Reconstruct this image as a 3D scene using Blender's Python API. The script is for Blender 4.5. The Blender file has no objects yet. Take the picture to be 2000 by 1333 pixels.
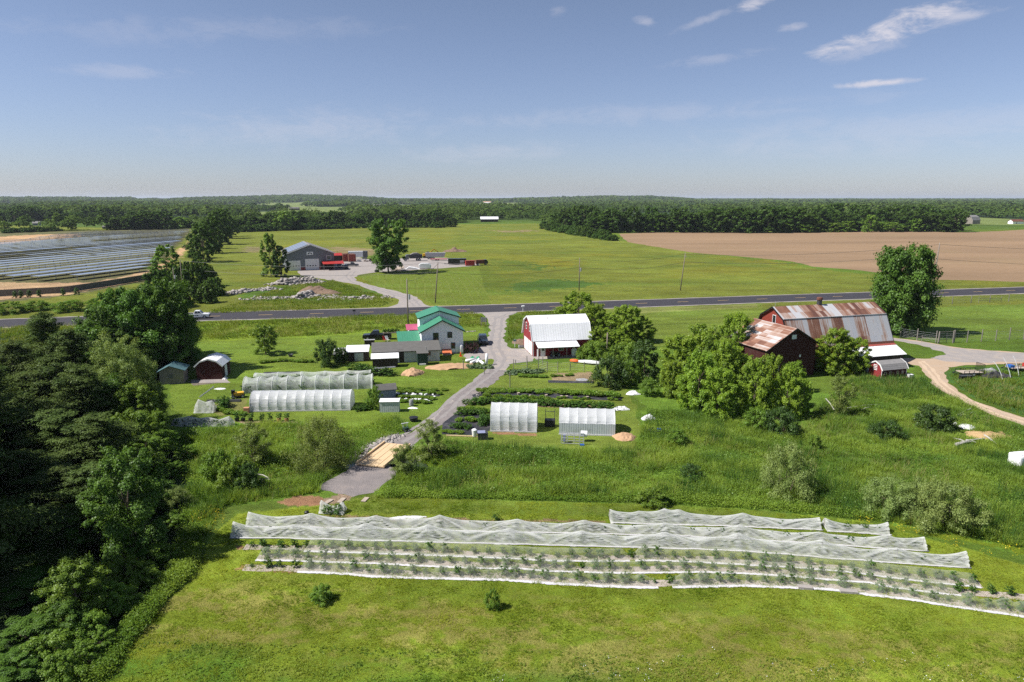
import bpy, math, random
import numpy as np
from mathutils import Vector, Matrix
from mathutils.geometry import tessellate_polygon
R = math.radians
random.seed(7); rng = np.random.default_rng(11)
SC = bpy.context.scene
COL = SC.collection
# ------------------------------------------------------------------ survey: where things stand on the land
CAM_H = 28.0; FP = 1333.3; TH = math.atan((666.5-387.5)/FP); CT, ST = math.cos(TH), math.sin(TH)
def G(px, py, z=0.0):
    u = (px-1000)/FP; v = -(py-666.5)/FP
    t = (z-CAM_H)/(-ST+v*CT)
    return (u*t, (CT+v*ST)*t)
def GV(px, py, z=0.0):
    a = G(px, py, z); return Vector((a[0], a[1], z))
def HT(y, pyt):
    k = (666.5-pyt)/FP
    return y*(k*CT-ST)/(CT+k*ST)+CAM_H
def HP(px, pyb, pyt): return HT(G(px, pyb)[1], pyt)
def MPP(px, py):            # metres for one survey unit at that ground point
    y = G(px, py)[1]; return (y*CT+CAM_H*ST)/FP
# ------------------------------------------------------------------ noise
def _h(ix, iy, s):
    n = (ix.astype(np.int64)*374761393 + iy.astype(np.int64)*668265263 + s*974711) & 0xffffffff
    n = ((n ^ (n >> 13))*1274126177) & 0xffffffff
    n = n ^ (n >> 16)
    return (n & 0xffff)/65535.0
def vn(x, y, s=0):
    x = np.asarray(x, float); y = np.asarray(y, float)
    ix = np.floor(x); iy = np.floor(y); fx = x-ix; fy = y-iy
    fx = fx*fx*(3-2*fx); fy = fy*fy*(3-2*fy)
    a = _h(ix, iy, s); b = _h(ix+1, iy, s); c = _h(ix, iy+1, s); d = _h(ix+1, iy+1, s)
    return (a*(1-fx)+b*fx)*(1-fy)+(c*(1-fx)+d*fx)*fy
def fbm(x, y, s=0, o=4):
    t = 0; a = .5; n = 0
    for i in range(o):
        t = t+a*vn(x*2**i, y*2**i, s+i*17); n += a; a *= .5
    return t/n
def inpoly(x, y, poly):
    r = np.zeros(x.shape, bool); n = len(poly)
    for i in range(n):
        x1, y1 = poly[i]; x2, y2 = poly[(i+1) % n]
        if y1 == y2: continue
        c = ((y1 > y) != (y2 > y)) & (x < (x2-x1)*(y-y1)/(y2-y1)+x1)
        r ^= c
    return r
def lerp(a, b, t): return a+(b-a)*t
def along(pts, t):          # point at fraction t of a polyline
    d = [0]
    for a, b in zip(pts, pts[1:]): d.append(d[-1]+math.dist(a, b))
    s = t*d[-1]
    for i in range(len(pts)-1):
        if s <= d[i+1] or i == len(pts)-2:
            f = (s-d[i])/max(1e-9, d[i+1]-d[i])
            return tuple(lerp(p, q, f) for p, q in zip(pts[i], pts[i+1]))
def plen(pts): return sum(math.dist(a, b) for a, b in zip(pts, pts[1:]))
DITCH = [G(470, 940), G(560, 925), G(640, 905), G(690, 893), G(760, 893), G(830, 905), G(900, 915)]
def ditch(x, y):
    x = np.asarray(x, float); y = np.asarray(y, float)
    d = np.full(x.shape, 1e9)
    for (ax, ay), (bx, by) in zip(DITCH, DITCH[1:]):
        vx, vy = bx-ax, by-ay
        t = np.clip(((x-ax)*vx+(y-ay)*vy)/(vx*vx+vy*vy), 0, 1)
        d = np.minimum(d, np.hypot(x-ax-t*vx, y-ay-t*vy))
    return -1.1*np.exp(-(d/1.7)**2)
RIDGE = [(-400, 384), (0, 385.5), (150, 386.5), (255, 387), (268, 390.5), (300, 388.5), (322, 392), (340, 387.5), (440, 385), (600, 381.5), (690, 384.5), (770, 389), (900, 390.5), (1000, 388.5), (1080, 386.5), (1190, 383.5), (1270, 384), (1345, 388), (1362, 393), (2600, 393)]
def hills(x, y):
    x = np.asarray(x, float); y = np.asarray(y, float)
    px = 1000+FP*x/np.maximum(y, 1)/CT
    py = np.interp(px, [p[0] for p in RIDGE], [p[1] for p in RIDGE])
    z = CAM_H+(387.5-py)/FP*5000-13
    return np.maximum(z, 0)*np.exp(-((y-5000)/1000.)**2)*(y > 2500)
def zg(x, y):
    return ditch(x, y)+hills(x, y)
# ------------------------------------------------------------------ object helpers
def tag(o, label=None, cat=None, group=None, kind=None):
    if label: o['label'] = label
    if cat: o['category'] = cat
    if group: o['group'] = group
    if kind: o['kind'] = kind
    return o
def thing(name, label, cat, loc=(0, 0, 0), rot=0, group=None):
    o = bpy.data.objects.new(name, None); COL.objects.link(o); o.empty_display_size = .3
    o.location = loc if len(loc) == 3 else (loc[0], loc[1], 0); o.rotation_euler = (0, 0, rot)
    return tag(o, label, cat, group)
def dup(o, parent=None):
    c = o.copy(); COL.objects.link(c); c.parent = parent
    for ch in o.children: dup(ch, c)
    return c
def link(name, me, parent=None):
    o = bpy.data.objects.new(name, me); COL.objects.link(o)
    if parent is not None: o.parent = parent
    return o
def npmesh(name, V, F, mat, face_attr=None, vert_attr=None, smooth=False, col_attr=None):
    V = np.asarray(V, np.float32).reshape(-1, 3); F = np.asarray(F, np.int32); k = F.shape[1]
    me = bpy.data.meshes.new(name); me.vertices.add(len(V)); me.vertices.foreach_set('co', V.ravel())
    me.loops.add(F.size); me.loops.foreach_set('vertex_index', F.ravel())
    me.polygons.add(len(F)); me.polygons.foreach_set('loop_start', np.arange(0, F.size, k, dtype=np.int32))
    if smooth: me.polygons.foreach_set('use_smooth', np.ones(len(F), bool))
    for nm, a in (face_attr or {}).items():
        at = me.attributes.new(nm, 'FLOAT', 'FACE'); at.data.foreach_set('value', np.asarray(a, np.float32))
    for nm, a in (vert_attr or {}).items():
        at = me.attributes.new(nm, 'FLOAT', 'POINT'); at.data.foreach_set('value', np.asarray(a, np.float32))
    if col_attr is not None:
        at = me.attributes.new('Col', 'FLOAT_COLOR', 'POINT')
        c = np.ones((len(V), 4), np.float32); c[:, :3] = col_attr; at.data.foreach_set('color', c.ravel())
    me.update(calc_edges=True); me.materials.append(mat)
    return me
class MB:
    def __init__(s): s.v = []; s.f = []
    def add(s, vs, fs):
        b = len(s.v); s.v += [tuple(v) for v in vs]; s.f += [tuple(i+b for i in f) for f in fs]; return s
    def box(s, x0, x1, y0, y1, z0, z1):
        return s.add([(x0, y0, z0), (x1, y0, z0), (x1, y1, z0), (x0, y1, z0), (x0, y0, z1), (x1, y0, z1), (x1, y1, z1), (x0, y1, z1)],
                     [(0, 3, 2, 1), (4, 5, 6, 7), (0, 1, 5, 4), (1, 2, 6, 5), (2, 3, 7, 6), (3, 0, 4, 7)])
    def bar(s, p, q, w, h=None):
        h = h or w; p = Vector(p); q = Vector(q); d = (q-p).normalized()
        u = Vector((0, 0, 1)) if abs(d.z) < .95 else Vector((1, 0, 0))
        a = d.cross(u).normalized()*w/2; b = a.cross(d).normalized()*h/2
        return s.add([p-a-b, p+a-b, p+a+b, p-a+b, q-a-b, q+a-b, q+a+b, q-a+b],
                     [(0, 1, 2, 3), (7, 6, 5, 4), (0, 4, 5, 1), (1, 5, 6, 2), (2, 6, 7, 3), (3, 7, 4, 0)])
    def tube(s, pts, r, n=6, r1=None):
        pts = [Vector(p) for p in pts]; m = len(pts); vs = []; fs = []
        for i, p in enumerate(pts):
            d = (pts[min(i+1, m-1)]-pts[max(i-1, 0)]).normalized()
            u = Vector((0, 0, 1)) if abs(d.z) < .9 else Vector((1, 0, 0))
            a = d.cross(u).normalized(); b = d.cross(a)
            rr = r if r1 is None else lerp(r, r1, i/(m-1))
            vs += [p+(a*math.cos(2*math.pi*k/n)+b*math.sin(2*math.pi*k/n))*rr for k in range(n)]
        for i in range(m-1):
            for k in range(n):
                k2 = (k+1) % n; fs.append((i*n+k, i*n+k2, i*n+n+k2, i*n+n+k))
        fs += [tuple(range(n-1, -1, -1)), tuple((m-1)*n+k for k in range(n))]
        return s.add(vs, fs)
    def cyl(s, x, y, z0, z1, r, r1=None, n=14):
        return s.lathe([(r, z0), (r if r1 is None else r1, z1)], (x, y, 0), n)
    def lathe(s, prof, o=(0, 0, 0), n=14, axis='z'):
        vs = []; m = len(prof)
        for r_, z in prof:
            for k in range(n):
                c, d = r_*math.cos(2*math.pi*k/n), r_*math.sin(2*math.pi*k/n)
                p = (c, d, z) if axis == 'z' else ((z, c, d) if axis == 'x' else (d, z, c))
                vs.append((p[0]+o[0], p[1]+o[1], p[2]+o[2]))
        fs = [(i*n+k, i*n+(k+1) % n, i*n+n+(k+1) % n, i*n+n+k) for i in range(m-1) for k in range(n)]
        fs += [tuple(range(n-1, -1, -1)), tuple((m-1)*n+k for k in range(n))]
        return s.add(vs, fs)
    def prism(s, prof, a0, a1, axis='x', sc=1.0):      # prof (u,z), extruded along x or y
        n = len(prof); cu = sum(p[0] for p in prof)/n
        f = (lambda a, p: (a, p[0], p[1])) if axis == 'x' else (lambda a, p: (p[0], a, p[1]))
        vs = [f(a0, p) for p in prof]+[f(a1, p) for p in prof]
        return s.add(vs, [tuple(range(n)), tuple(range(2*n-1, n-1, -1))]+[(i, n+i, n+(i+1) % n, (i+1) % n) for i in range(n)])
    def slab(s, p0, p1, p2, p3, t):
        P = [Vector(p) for p in (p0, p1, p2, p3)]; nn = (P[1]-P[0]).cross(P[3]-P[0]).normalized()
        if nn.z < 0: nn = -nn
        vs = P+[p-nn*t for p in P]
        return s.add(vs, [(0, 1, 2, 3), (7, 6, 5, 4), (0, 4, 5, 1), (1, 5, 6, 2), (2, 6, 7, 3), (3, 7, 4, 0)])
    def build(s, name, mat, parent=None, loc=(0, 0, 0), rot=0, smooth=False, bevel=0):
        me = bpy.data.meshes.new(name); me.from_pydata([tuple(v) for v in s.v], [], s.f); me.materials.append(mat)
        import bmesh
        bm = bmesh.new(); bm.from_mesh(me); bmesh.ops.recalc_face_normals(bm, faces=bm.faces)
        if bevel: bmesh.ops.bevel(bm, geom=[e for e in bm.edges if e.is_manifold and e.calc_face_angle(0) > .5], offset=bevel, segments=2, affect='EDGES', profile=.6)
        bm.to_mesh(me); bm.free()
        if smooth:
            for p in me.polygons: p.use_smooth = True
        o = link(name, me, parent); o.location = loc; o.rotation_euler = (0, 0, rot); return o
# ------------------------------------------------------------------ materials
def _mat(name):
    m = bpy.data.materials.new(name); m.use_nodes = True; nt = m.node_tree; nt.nodes.clear()
    out = nt.nodes.new('ShaderNodeOutputMaterial'); return m, nt, out
def nd(nt, t, **k):
    n = nt.nodes.new('ShaderNode'+t)
    for a, b in k.items():
        if a.startswith('i_'): n.inputs[a[2:].replace('_', ' ')].default_value = b
        else: setattr(n, a, b)
    return n
def ramp(nt, f, stops):
    r = nt.nodes.new('ShaderNodeValToRGB'); e = r.color_ramp.elements
    while len(e) < len(stops): e.new(.5)
    for i, (p, c) in enumerate(stops):
        e[i].position = p; e[i].color = (*c, 1) if len(c) == 3 else c
    nt.links.new(f, r.inputs[0]); return r.outputs[0]
def mixc(nt, f, a, b, mode='MIX'):
    m = nt.nodes.new('ShaderNodeMix'); m.data_type = 'RGBA'; m.blend_type = mode
    for s, v in ((m.inputs[0], f), (m.inputs[6], a), (m.inputs[7], b)):
        if isinstance(v, bpy.types.NodeSocket): nt.links.new(v, s)
        elif isinstance(v, (int, float)): s.default_value = v
        else: s.default_value = (*v, 1)
    return m.outputs[2]
def mth(nt, op, a, b=0.0, c=0.0):
    m = nt.nodes.new('ShaderNodeMath'); m.operation = op
    for s, v in zip(m.inputs, (a, b, c)):
        if isinstance(v, bpy.types.NodeSocket): nt.links.new(v, s)
        else: s.default_value = v
    return m.outputs[0]
def coords(nt, kind='Object', scale=(1, 1, 1), rot=(0, 0, 0)):
    tc = nt.nodes.new('ShaderNodeTexCoord'); mp = nt.nodes.new('ShaderNodeMapping')
    mp.inputs['Scale'].default_value = scale; mp.inputs['Rotation'].default_value = rot
    nt.links.new(tc.outputs[kind], mp.inputs[0]); return mp.outputs[0]
def noise(nt, vec, scale, detail=5, rough=.6):
    n = nt.nodes.new('ShaderNodeTexNoise'); n.inputs['Scale'].default_value = scale; n.inputs['Detail'].default_value = detail; n.inputs['Roughness'].default_value = rough
    nt.links.new(vec, n.inputs['Vector']); return n.outputs[0]
def bump(nt, h, st=.3, d=.05):
    b = nt.nodes.new('ShaderNodeBump'); b.inputs['Strength'].default_value = st; b.inputs['Distance'].default_value = d
    nt.links.new(h, b.inputs['Height']); return b.outputs[0]
def princ(nt, out, col, rough=.8, normal=None, metal=0, spec=.3):
    p = nt.nodes.new('ShaderNodeBsdfPrincipled')
    for k, v in (('Base Color', col), ('Roughness', rough)):
        if isinstance(v, bpy.types.NodeSocket): nt.links.new(v, p.inputs[k])
        else: p.inputs[k].default_value = (*v, 1) if k == 'Base Color' else v
    p.inputs['Metallic'].default_value = metal; p.inputs['Specular IOR Level'].default_value = spec
    if normal is not None: nt.links.new(normal, p.inputs['Normal'])
    nt.links.new(p.outputs[0], out.inputs[0]); return p
def M(name, col, rough=.8, var=.25, scale=2.0, bmp=.2, metal=0, spec=.3, dirt=None, stretch=(1, 1, 1), seam=None, seam_axis='X', bd=.03):
    """plain surface with wear; seam = pitch of ribs or boards along the object's own axis"""
    m, nt, out = _mat(name)
    co = coords(nt, 'Object', stretch); n1 = noise(nt, co, scale, 6, .65); n2 = noise(nt, co, scale*9, 3, .6)
    k = mth(nt, 'MULTIPLY_ADD', n1, var*2, 1-var)
    k = mth(nt, 'MULTIPLY', k, mth(nt, 'MULTIPLY_ADD', n2, var, 1-var*.5))
    c = mixc(nt, 1.0, col, k, 'MULTIPLY')
    if dirt: c = mixc(nt, ramp(nt, n1, [(.5, (0, 0, 0)), (.72, (1, 1, 1))]), c, dirt)
    h = n2
    if seam:
        tc = nt.nodes.new('ShaderNodeTexCoord'); sx = nt.nodes.new('ShaderNodeSeparateXYZ'); nt.links.new(tc.outputs['Object'], sx.inputs[0])
        v = sx.outputs[seam_axis] if seam_axis != 'XY' else mth(nt, 'ADD', sx.outputs['X'], sx.outputs['Y'])
        fr = mth(nt, 'FRACT', mth(nt, 'DIVIDE', v, seam))
        rib = mth(nt, 'SMOOTH_MIN', mth(nt, 'MULTIPLY', mth(nt, 'ABSOLUTE', mth(nt, 'SUBTRACT', fr, .5)), 6), 1.0, .1)
        fl = mth(nt, 'FLOOR', mth(nt, 'DIVIDE', v, seam)); wn = nt.nodes.new('ShaderNodeTexWhiteNoise'); wn.noise_dimensions = '1D'; nt.links.new(fl, wn.inputs['W'])
        c = mixc(nt, 1.0, c, mth(nt, 'MULTIPLY_ADD', rib, .1, .9), 'MULTIPLY')
        c = mixc(nt, 1.0, c, mth(nt, 'MULTIPLY_ADD', wn.outputs[0], .05, .975), 'MULTIPLY')
        h = mth(nt, 'ADD', mth(nt, 'MULTIPLY', n2, .3), rib)
    princ(nt, out, c, rough, bump(nt, h, bmp, bd), metal, spec)
    return m
def leafmat(name, dark, light, trans=.3, gloss=.04, upn=.25):
    m, nt, out = _mat(name)
    at = nd(nt, 'Attribute', attribute_name='tint'); oi = nt.nodes.new('ShaderNodeObjectInfo')
    f = mth(nt, 'ADD', mth(nt, 'MULTIPLY', at.outputs['Fac'], .8), mth(nt, 'MULTIPLY', oi.outputs['Random'], .25))
    c = mixc(nt, f, dark, light)
    hs = nt.nodes.new('ShaderNodeHueSaturation'); nt.links.new(c, hs.inputs['Color'])
    nt.links.new(mth(nt, 'MULTIPLY_ADD', oi.outputs['Random'], .024, .488), hs.inputs['Hue']); c = hs.outputs[0]
    d = nt.nodes.new('ShaderNodeBsdfDiffuse'); t = nt.nodes.new('ShaderNodeBsdfTranslucent'); g = nt.nodes.new('ShaderNodeBsdfGlossy'); g.inputs['Roughness'].default_value = .45
    g.inputs['Color'].default_value = (.8, .85, .8, 1)
    nt.links.new(c, d.inputs[0]); nt.links.new(mixc(nt, 1.0, c, (1.15, 1.1, .5), 'MULTIPLY'), t.inputs[0])
    ge = nt.nodes.new('ShaderNodeNewGeometry'); v1 = nt.nodes.new('ShaderNodeVectorMath'); v1.operation = 'SCALE'; v1.inputs['Scale'].default_value = 1-upn; nt.links.new(ge.outputs['Normal'], v1.inputs[0])
    v2 = nt.nodes.new('ShaderNodeVectorMath'); v2.operation = 'ADD'; v2.inputs[1].default_value = (0, 0, upn); nt.links.new(v1.outputs[0], v2.inputs[0])
    v3 = nt.nodes.new('ShaderNodeVectorMath'); v3.operation = 'NORMALIZE'; nt.links.new(v2.outputs[0], v3.inputs[0]); nt.links.new(v3.outputs[0], d.inputs['Normal'])
    a = nt.nodes.new('ShaderNodeMixShader'); a.inputs[0].default_value = trans; nt.links.new(d.outputs[0], a.inputs[1]); nt.links.new(t.outputs[0], a.inputs[2])
    b = nt.nodes.new('ShaderNodeMixShader'); b.inputs[0].default_value = gloss; nt.links.new(a.outputs[0], b.inputs[1]); nt.links.new(g.outputs[0], b.inputs[2])
    nt.links.new(b.outputs[0], out.inputs[0]); return m
HAZE = 5e-5
SKY_LO = (.69, .745, 1.0); SKY_HI = (.68, .725, .82)
# ------------------------------------------------------------------ camera, light, sky
cam = bpy.data.cameras.new('camera'); cam.lens = 24; cam.sensor_width = 36; cam.clip_end = 200000; cam.clip_start = .5
co_ = bpy.data.objects.new('camera', cam); COL.objects.link(co_); co_.location = (0, 0, CAM_H); co_.rotation_euler = (math.pi/2-TH, 0, 0)
SC.camera = co_
EL = R(50); AZ = (-.980, -.199)
SUN = Vector((AZ[0]*math.cos(EL), AZ[1]*math.cos(EL), math.sin(EL)))
sl = bpy.data.lights.new('sun', 'SUN'); sl.energy = 5.0; sl.angle = R(.53); sl.color = (1, .96, .90)
so = bpy.data.objects.new('sun', sl); COL.objects.link(so); so.rotation_euler = SUN.to_track_quat('Z', 'Y').to_euler(); so.location = (-60, 0, 90)
w = bpy.data.worlds.new('World'); SC.world = w; w.use_nodes = True; nt = w.node_tree; nt.nodes.clear()
wo = nt.nodes.new('ShaderNodeOutputWorld'); bg = nt.nodes.new('ShaderNodeBackground'); bg.inputs['Strength'].default_value = .08
sky = nt.nodes.new('ShaderNodeTexSky'); sky.sky_type = 'NISHITA'; sky.sun_disc = False; sky.sun_elevation = EL
sky.sun_rotation = math.atan2(AZ[0], AZ[1]); sky.altitude = 100; sky.air_density = 1.0; sky.dust_density = .35; sky.ozone_density = 2.2
# thin cirrus: direction on the sky dome, placed as bearings and heights
tc = nt.nodes.new('ShaderNodeTexCoord'); sep = nt.nodes.new('ShaderNodeSeparateXYZ'); nt.links.new(tc.outputs['Generated'], sep.inputs[0])
brg = mth(nt, 'ARCTAN2', sep.outputs['X'], sep.outputs['Y']); alt = mth(nt, 'ARCSINE', sep.outputs['Z'])
def skydir(px, py):
    u = (px-1000)/FP; v = -(py-666.5)/FP; d = Vector((u, CT+v*ST, -ST+v*CT)).normalized()
    return math.atan2(d.x, d.y), math.asin(d.z)
cmb = nt.nodes.new('ShaderNodeCombineXYZ'); nt.links.new(brg, cmb.inputs[0]); nt.links.new(alt, cmb.inputs[1])
def cl_noise(scale, sx, sy, rot, det=8, ro=.62):
    mp = nt.nodes.new('ShaderNodeMapping'); mp.inputs['Scale'].default_value = (sx, sy, 1); mp.inputs['Rotation'].default_value = (0, 0, rot)
    nt.links.new(cmb.outputs[0], mp.inputs[0]); n_ = nt.nodes.new('ShaderNodeTexNoise'); n_.inputs['Scale'].default_value = scale; n_.inputs['Detail'].default_value = det; n_.inputs['Roughness'].default_value = ro
    n_.inputs['Distortion'].default_value = .6
    nt.links.new(mp.outputs[0], n_.inputs['Vector']); return n_.outputs[0]
nz = cl_noise(16, 1, 2.6, R(-14)); nf = cl_noise(55, 1, 3.0, R(-22), 6, .7)
tot = None
def cloud(px, py, rx, ry, rot, amt):
    global tot
    b0, a0 = skydir(px, py); c, s = math.cos(rot), math.sin(rot)
    dx = mth(nt, 'SUBTRACT', brg, b0); dy = mth(nt, 'SUBTRACT', alt, a0)
    u = mth(nt, 'ADD', mth(nt, 'MULTIPLY', dx, c/rx), mth(nt, 'MULTIPLY', dy, s/rx))
    v = mth(nt, 'ADD', mth(nt, 'MULTIPLY', dx, -s/ry), mth(nt, 'MULTIPLY', dy, c/ry))
    r2 = mth(nt, 'ADD', mth(nt, 'MULTIPLY', u, u), mth(nt, 'MULTIPLY', v, v))
    e = mth(nt, 'SUBTRACT', 1.0, r2); e = mth(nt, 'ADD', e, mth(nt, 'MULTIPLY', mth(nt, 'SUBTRACT', nz, .5), 4.2)); e = mth(nt, 'ADD', e, mth(nt, 'MULTIPLY', mth(nt, 'SUBTRACT', nf, .5), 1.6))
    mr = nt.nodes.new('ShaderNodeMapRange'); mr.interpolation_type = 'SMOOTHSTEP'; nt.links.new(e, mr.inputs[0]); mr.inputs[1].default_value = -.15; mr.inputs[2].default_value = 1.5
    win = mth(nt, 'EXPONENT', mth(nt, 'MULTIPLY', r2, -.55))
    m_ = mth(nt, 'MULTIPLY', mth(nt, 'MULTIPLY', mr.outputs[0], win), amt)
    tot = m_ if tot is None else mth(nt, 'MAXIMUM', tot, m_)
for a in ((1765, 48, .085, .017, R(12), 1.05), (1660, 84, .045, .014, R(12), .85), (1850, 36, .055, .010, R(6), .6), (1690, 92, .05, .016, R(10), .35), (1480, 2, .035, .010, R(14), 1.0), (1380, 38, .06, .006, R(17), .3), (1256, 40, .018, .007, R(-14), .4), (1090, 20, .016, .009, 0, .2),
          (1705, 163, .05, .0048, R(1), .95), (1550, 52, .02, .006, R(4), .4), (1400, 116, .08, .008, R(4), .22), (600, 250, .20, .03, R(3), .24), (240, 140, .08, .010, R(2), .22), (960, 300, .14, .016, R(2), .22), (1250, 225, .35, .016, R(2), .18), (400, 60, .25, .02, R(5), .14), (1750, 260, .3, .03, R(2), .2)): cloud(*a)
hz_ = nt.nodes.new('ShaderNodeMapRange'); nt.links.new(alt, hz_.inputs[0]); hz_.inputs[1].default_value = .0; hz_.inputs[2].default_value = .42; hz_.interpolation_type = 'SMOOTHSTEP'
skc = mixc(nt, 1.0, sky.outputs[0], mixc(nt, hz_.outputs[0], SKY_LO, SKY_HI), 'MULTIPLY')
hs0 = nt.nodes.new('ShaderNodeHueSaturation'); hs0.inputs['Saturation'].default_value = .84; nt.links.new(skc, hs0.inputs['Color']); skc = hs0.outputs[0]
skc = mixc(nt, mth(nt, 'MINIMUM', tot, .8), skc, (6.6, 6.4, 7.0))
nt.links.new(skc, bg.inputs[0]); nt.links.new(bg.outputs[0], wo.inputs[0])
SC.view_settings.view_transform = 'Standard'; SC.view_settings.look = 'None'; SC.view_settings.gamma = 1; SC.view_settings.exposure = .5; SC.view_settings.use_curve_mapping = False
cy = SC.cycles; cy.use_denoising = False; cy.max_bounces = 6; cy.diffuse_bounces = 4; cy.glossy_bounces = 2; cy.transmission_bounces = 4; cy.transparent_max_bounces = 12; cy.volume_bounces = 0
cy.use_adaptive_sampling = True; cy.adaptive_threshold = .015; cy.caustics_reflective = False; cy.caustics_refractive = False; cy.sample_clamp_indirect = 4; cy.sample_clamp_direct = 5
SC.render.use_persistent_data = False
# ------------------------------------------------------------------ ground sheet
LAWN = (.215, .285, .028); MEADOW = (.150, .172, .026); WEED = (.13, .22, .028); DRY = (.36, .29, .10); SOIL = (.34, .19, .105); SAND = (.47, .30, .16); GRAV = (.23, .2, .19); FOREST = (.03, .055, .018)
def pp(*a): return list(a)
ZON = [  # survey outline, colour, ragged edge (m)
 (pp((-700, 700), (-700, 440), (0, 440), (470, 452), (760, 440), (1050, 437), (1215, 470), (1600, 527), (1850, 548), (2700, 556), (2700, 596), (1700, 600), (-700, 640)), MEADOW, 2),
 (pp((560, 505), (700, 497), (860, 500), (950, 520), (1060, 560), (960, 577), (560, 560)), (.12, .155, .02), 8),
 (pp((985, 560), (1060, 545), (1180, 552), (1150, 562), (1010, 571)), (.07, .125, .022), 4),
 (pp((960, 505), (1020, 510), (1070, 520), (1040, 530), (975, 528)), (.07, .125, .022), 5),
 (pp((1050, 505), (1110, 508), (1130, 520), (1060, 525)), (.18, .175, .020), 9),
 (pp((1130, 498), (1200, 494), (1180, 503)), (.165, .17, .022), 6),
 (pp((1380, 506), (1500, 508), (1600, 525), (1450, 512)), (.165, .17, .022), 6),
 (pp((640, 482), (730, 486), (760, 500), (700, 499), (650, 493)), (.24, .19, .09), 4),
 (pp((480, 482), (560, 484), (560, 492), (470, 494)), (.2, .17, .08), 4),
 (pp((960, 450), (1010, 452), (1030, 448), (1050, 452), (990, 455)), (.25, .19, .1), 5),
 (pp((-700, 640), (-60, 635), (0, 640), (380, 629), (700, 616), (940, 608), (940, 645), (820, 645), (640, 660), (400, 668), (-700, 700)), (.165, .235, .024), 1),
 (pp((470, 568), (650, 545), (760, 580), (700, 590), (600, 588), (480, 590)), (.08, .14, .02), 2),
 (pp((1160, 606), (1480, 592), (1500, 610), (1480, 660), (1250, 680)), (.150, .20, .030), 1),
 (pp((1180, 605), (1475, 594), (1480, 601), (1250, 612)), (.2, .22, .06), .6),
 (pp((1740, 603), (2400, 580), (2400, 640), (1900, 664), (1760, 660)), (.130, .188, .028), 1),
 (pp((-300, 588), (-300, 440), (0, 444), (120, 452), (372, 447), (375, 452), (310, 516), (300, 548), (140, 578), (0, 590)), (.13, .125, .055), 1.5),
 (pp((-400, 478), (-100, 466), (0, 463), (60, 459), (150, 457), (150, 464), (60, 471), (0, 478), (-200, 490)), SAND, 3),
 (pp((-200, 560), (0, 552), (180, 553), (300, 527), (305, 535), (260, 552), (130, 577), (0, 586), (-200, 596)), (.45, .3, .17), 1),
 (pp((305, 525), (350, 487), (372, 470), (374, 476), (345, 508), (318, 530)), SAND, 1.5),
 # house lawn and the big lawn round the sheds
 (pp((400, 668), (640, 658), (820, 640), (940, 636), (965, 700), (1000, 706), (900, 800), (800, 850), (420, 832), (330, 800), (340, 700)), (.140, .200, .026), .6),
 (pp((900, 795), (1000, 712), (1180, 705), (1230, 760), (1260, 850), (1240, 880), (1000, 876), (860, 852)), (.160, .210, .032), .8),
 # rough weeds in the middle distance
 (pp((330, 832), (520, 826), (700, 838), (760, 815), (820, 822), (800, 870), (860, 860), (1000, 873), (1240, 880), (1262, 800), (1240, 760), (1290, 720), (1660, 732), (1780, 720), (1830, 765), (2000, 830), (2500, 1000), (2500, 1150), (1950, 1075), (1700, 1012), (1300, 980), (740, 965), (700, 970), (560, 975), (440, 990), (390, 1060), (340, 1040)), WEED, 1.0),
 (pp((1560, 715), (1680, 735), (1800, 740), (1830, 760), (1700, 770), (1560, 765)), (.125, .19, .026), 1.5),
 (pp((1300, 830), (1700, 850), (1900, 900), (1900, 960), (1600, 930), (1350, 880)), (.078, .145, .022), 3),
 (pp((430, 990), (560, 972), (640, 972), (620, 1000), (470, 1003), (410, 1060), (380, 1075), (380, 1020)), (.11, .165, .025), 1),
 (pp((1700, 1015), (1950, 1060), (2300, 1130), (2300, 1180), (1990, 1080), (1760, 1035)), (.14, .19, .015), 1),
 (pp((1845, 725), (1870, 715), (2300, 730), (2300, 860), (2000, 812), (1900, 775), (1855, 745)), (.07, .15, .03), .8),
 # front field
 (pp((30, 1700), (150, 1380), (235, 1260), (360, 1145), (420, 1040), (470, 1003), (640, 985), (730, 966), (1000, 978), (1300, 985), (1500, 998), (1700, 1022), (1850, 1062), (2000, 1105), (2600, 1290), (2600, 1900), (1000, 2400), (0, 2200)), LAWN, .3),
 (pp((640, 985), (730, 966), (1000, 978), (1300, 985), (1500, 998), (1760, 1040), (1700, 1060), (1400, 1010), (1000, 1005), (700, 1003)), (.150, .215, .028), .3),
]
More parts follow.
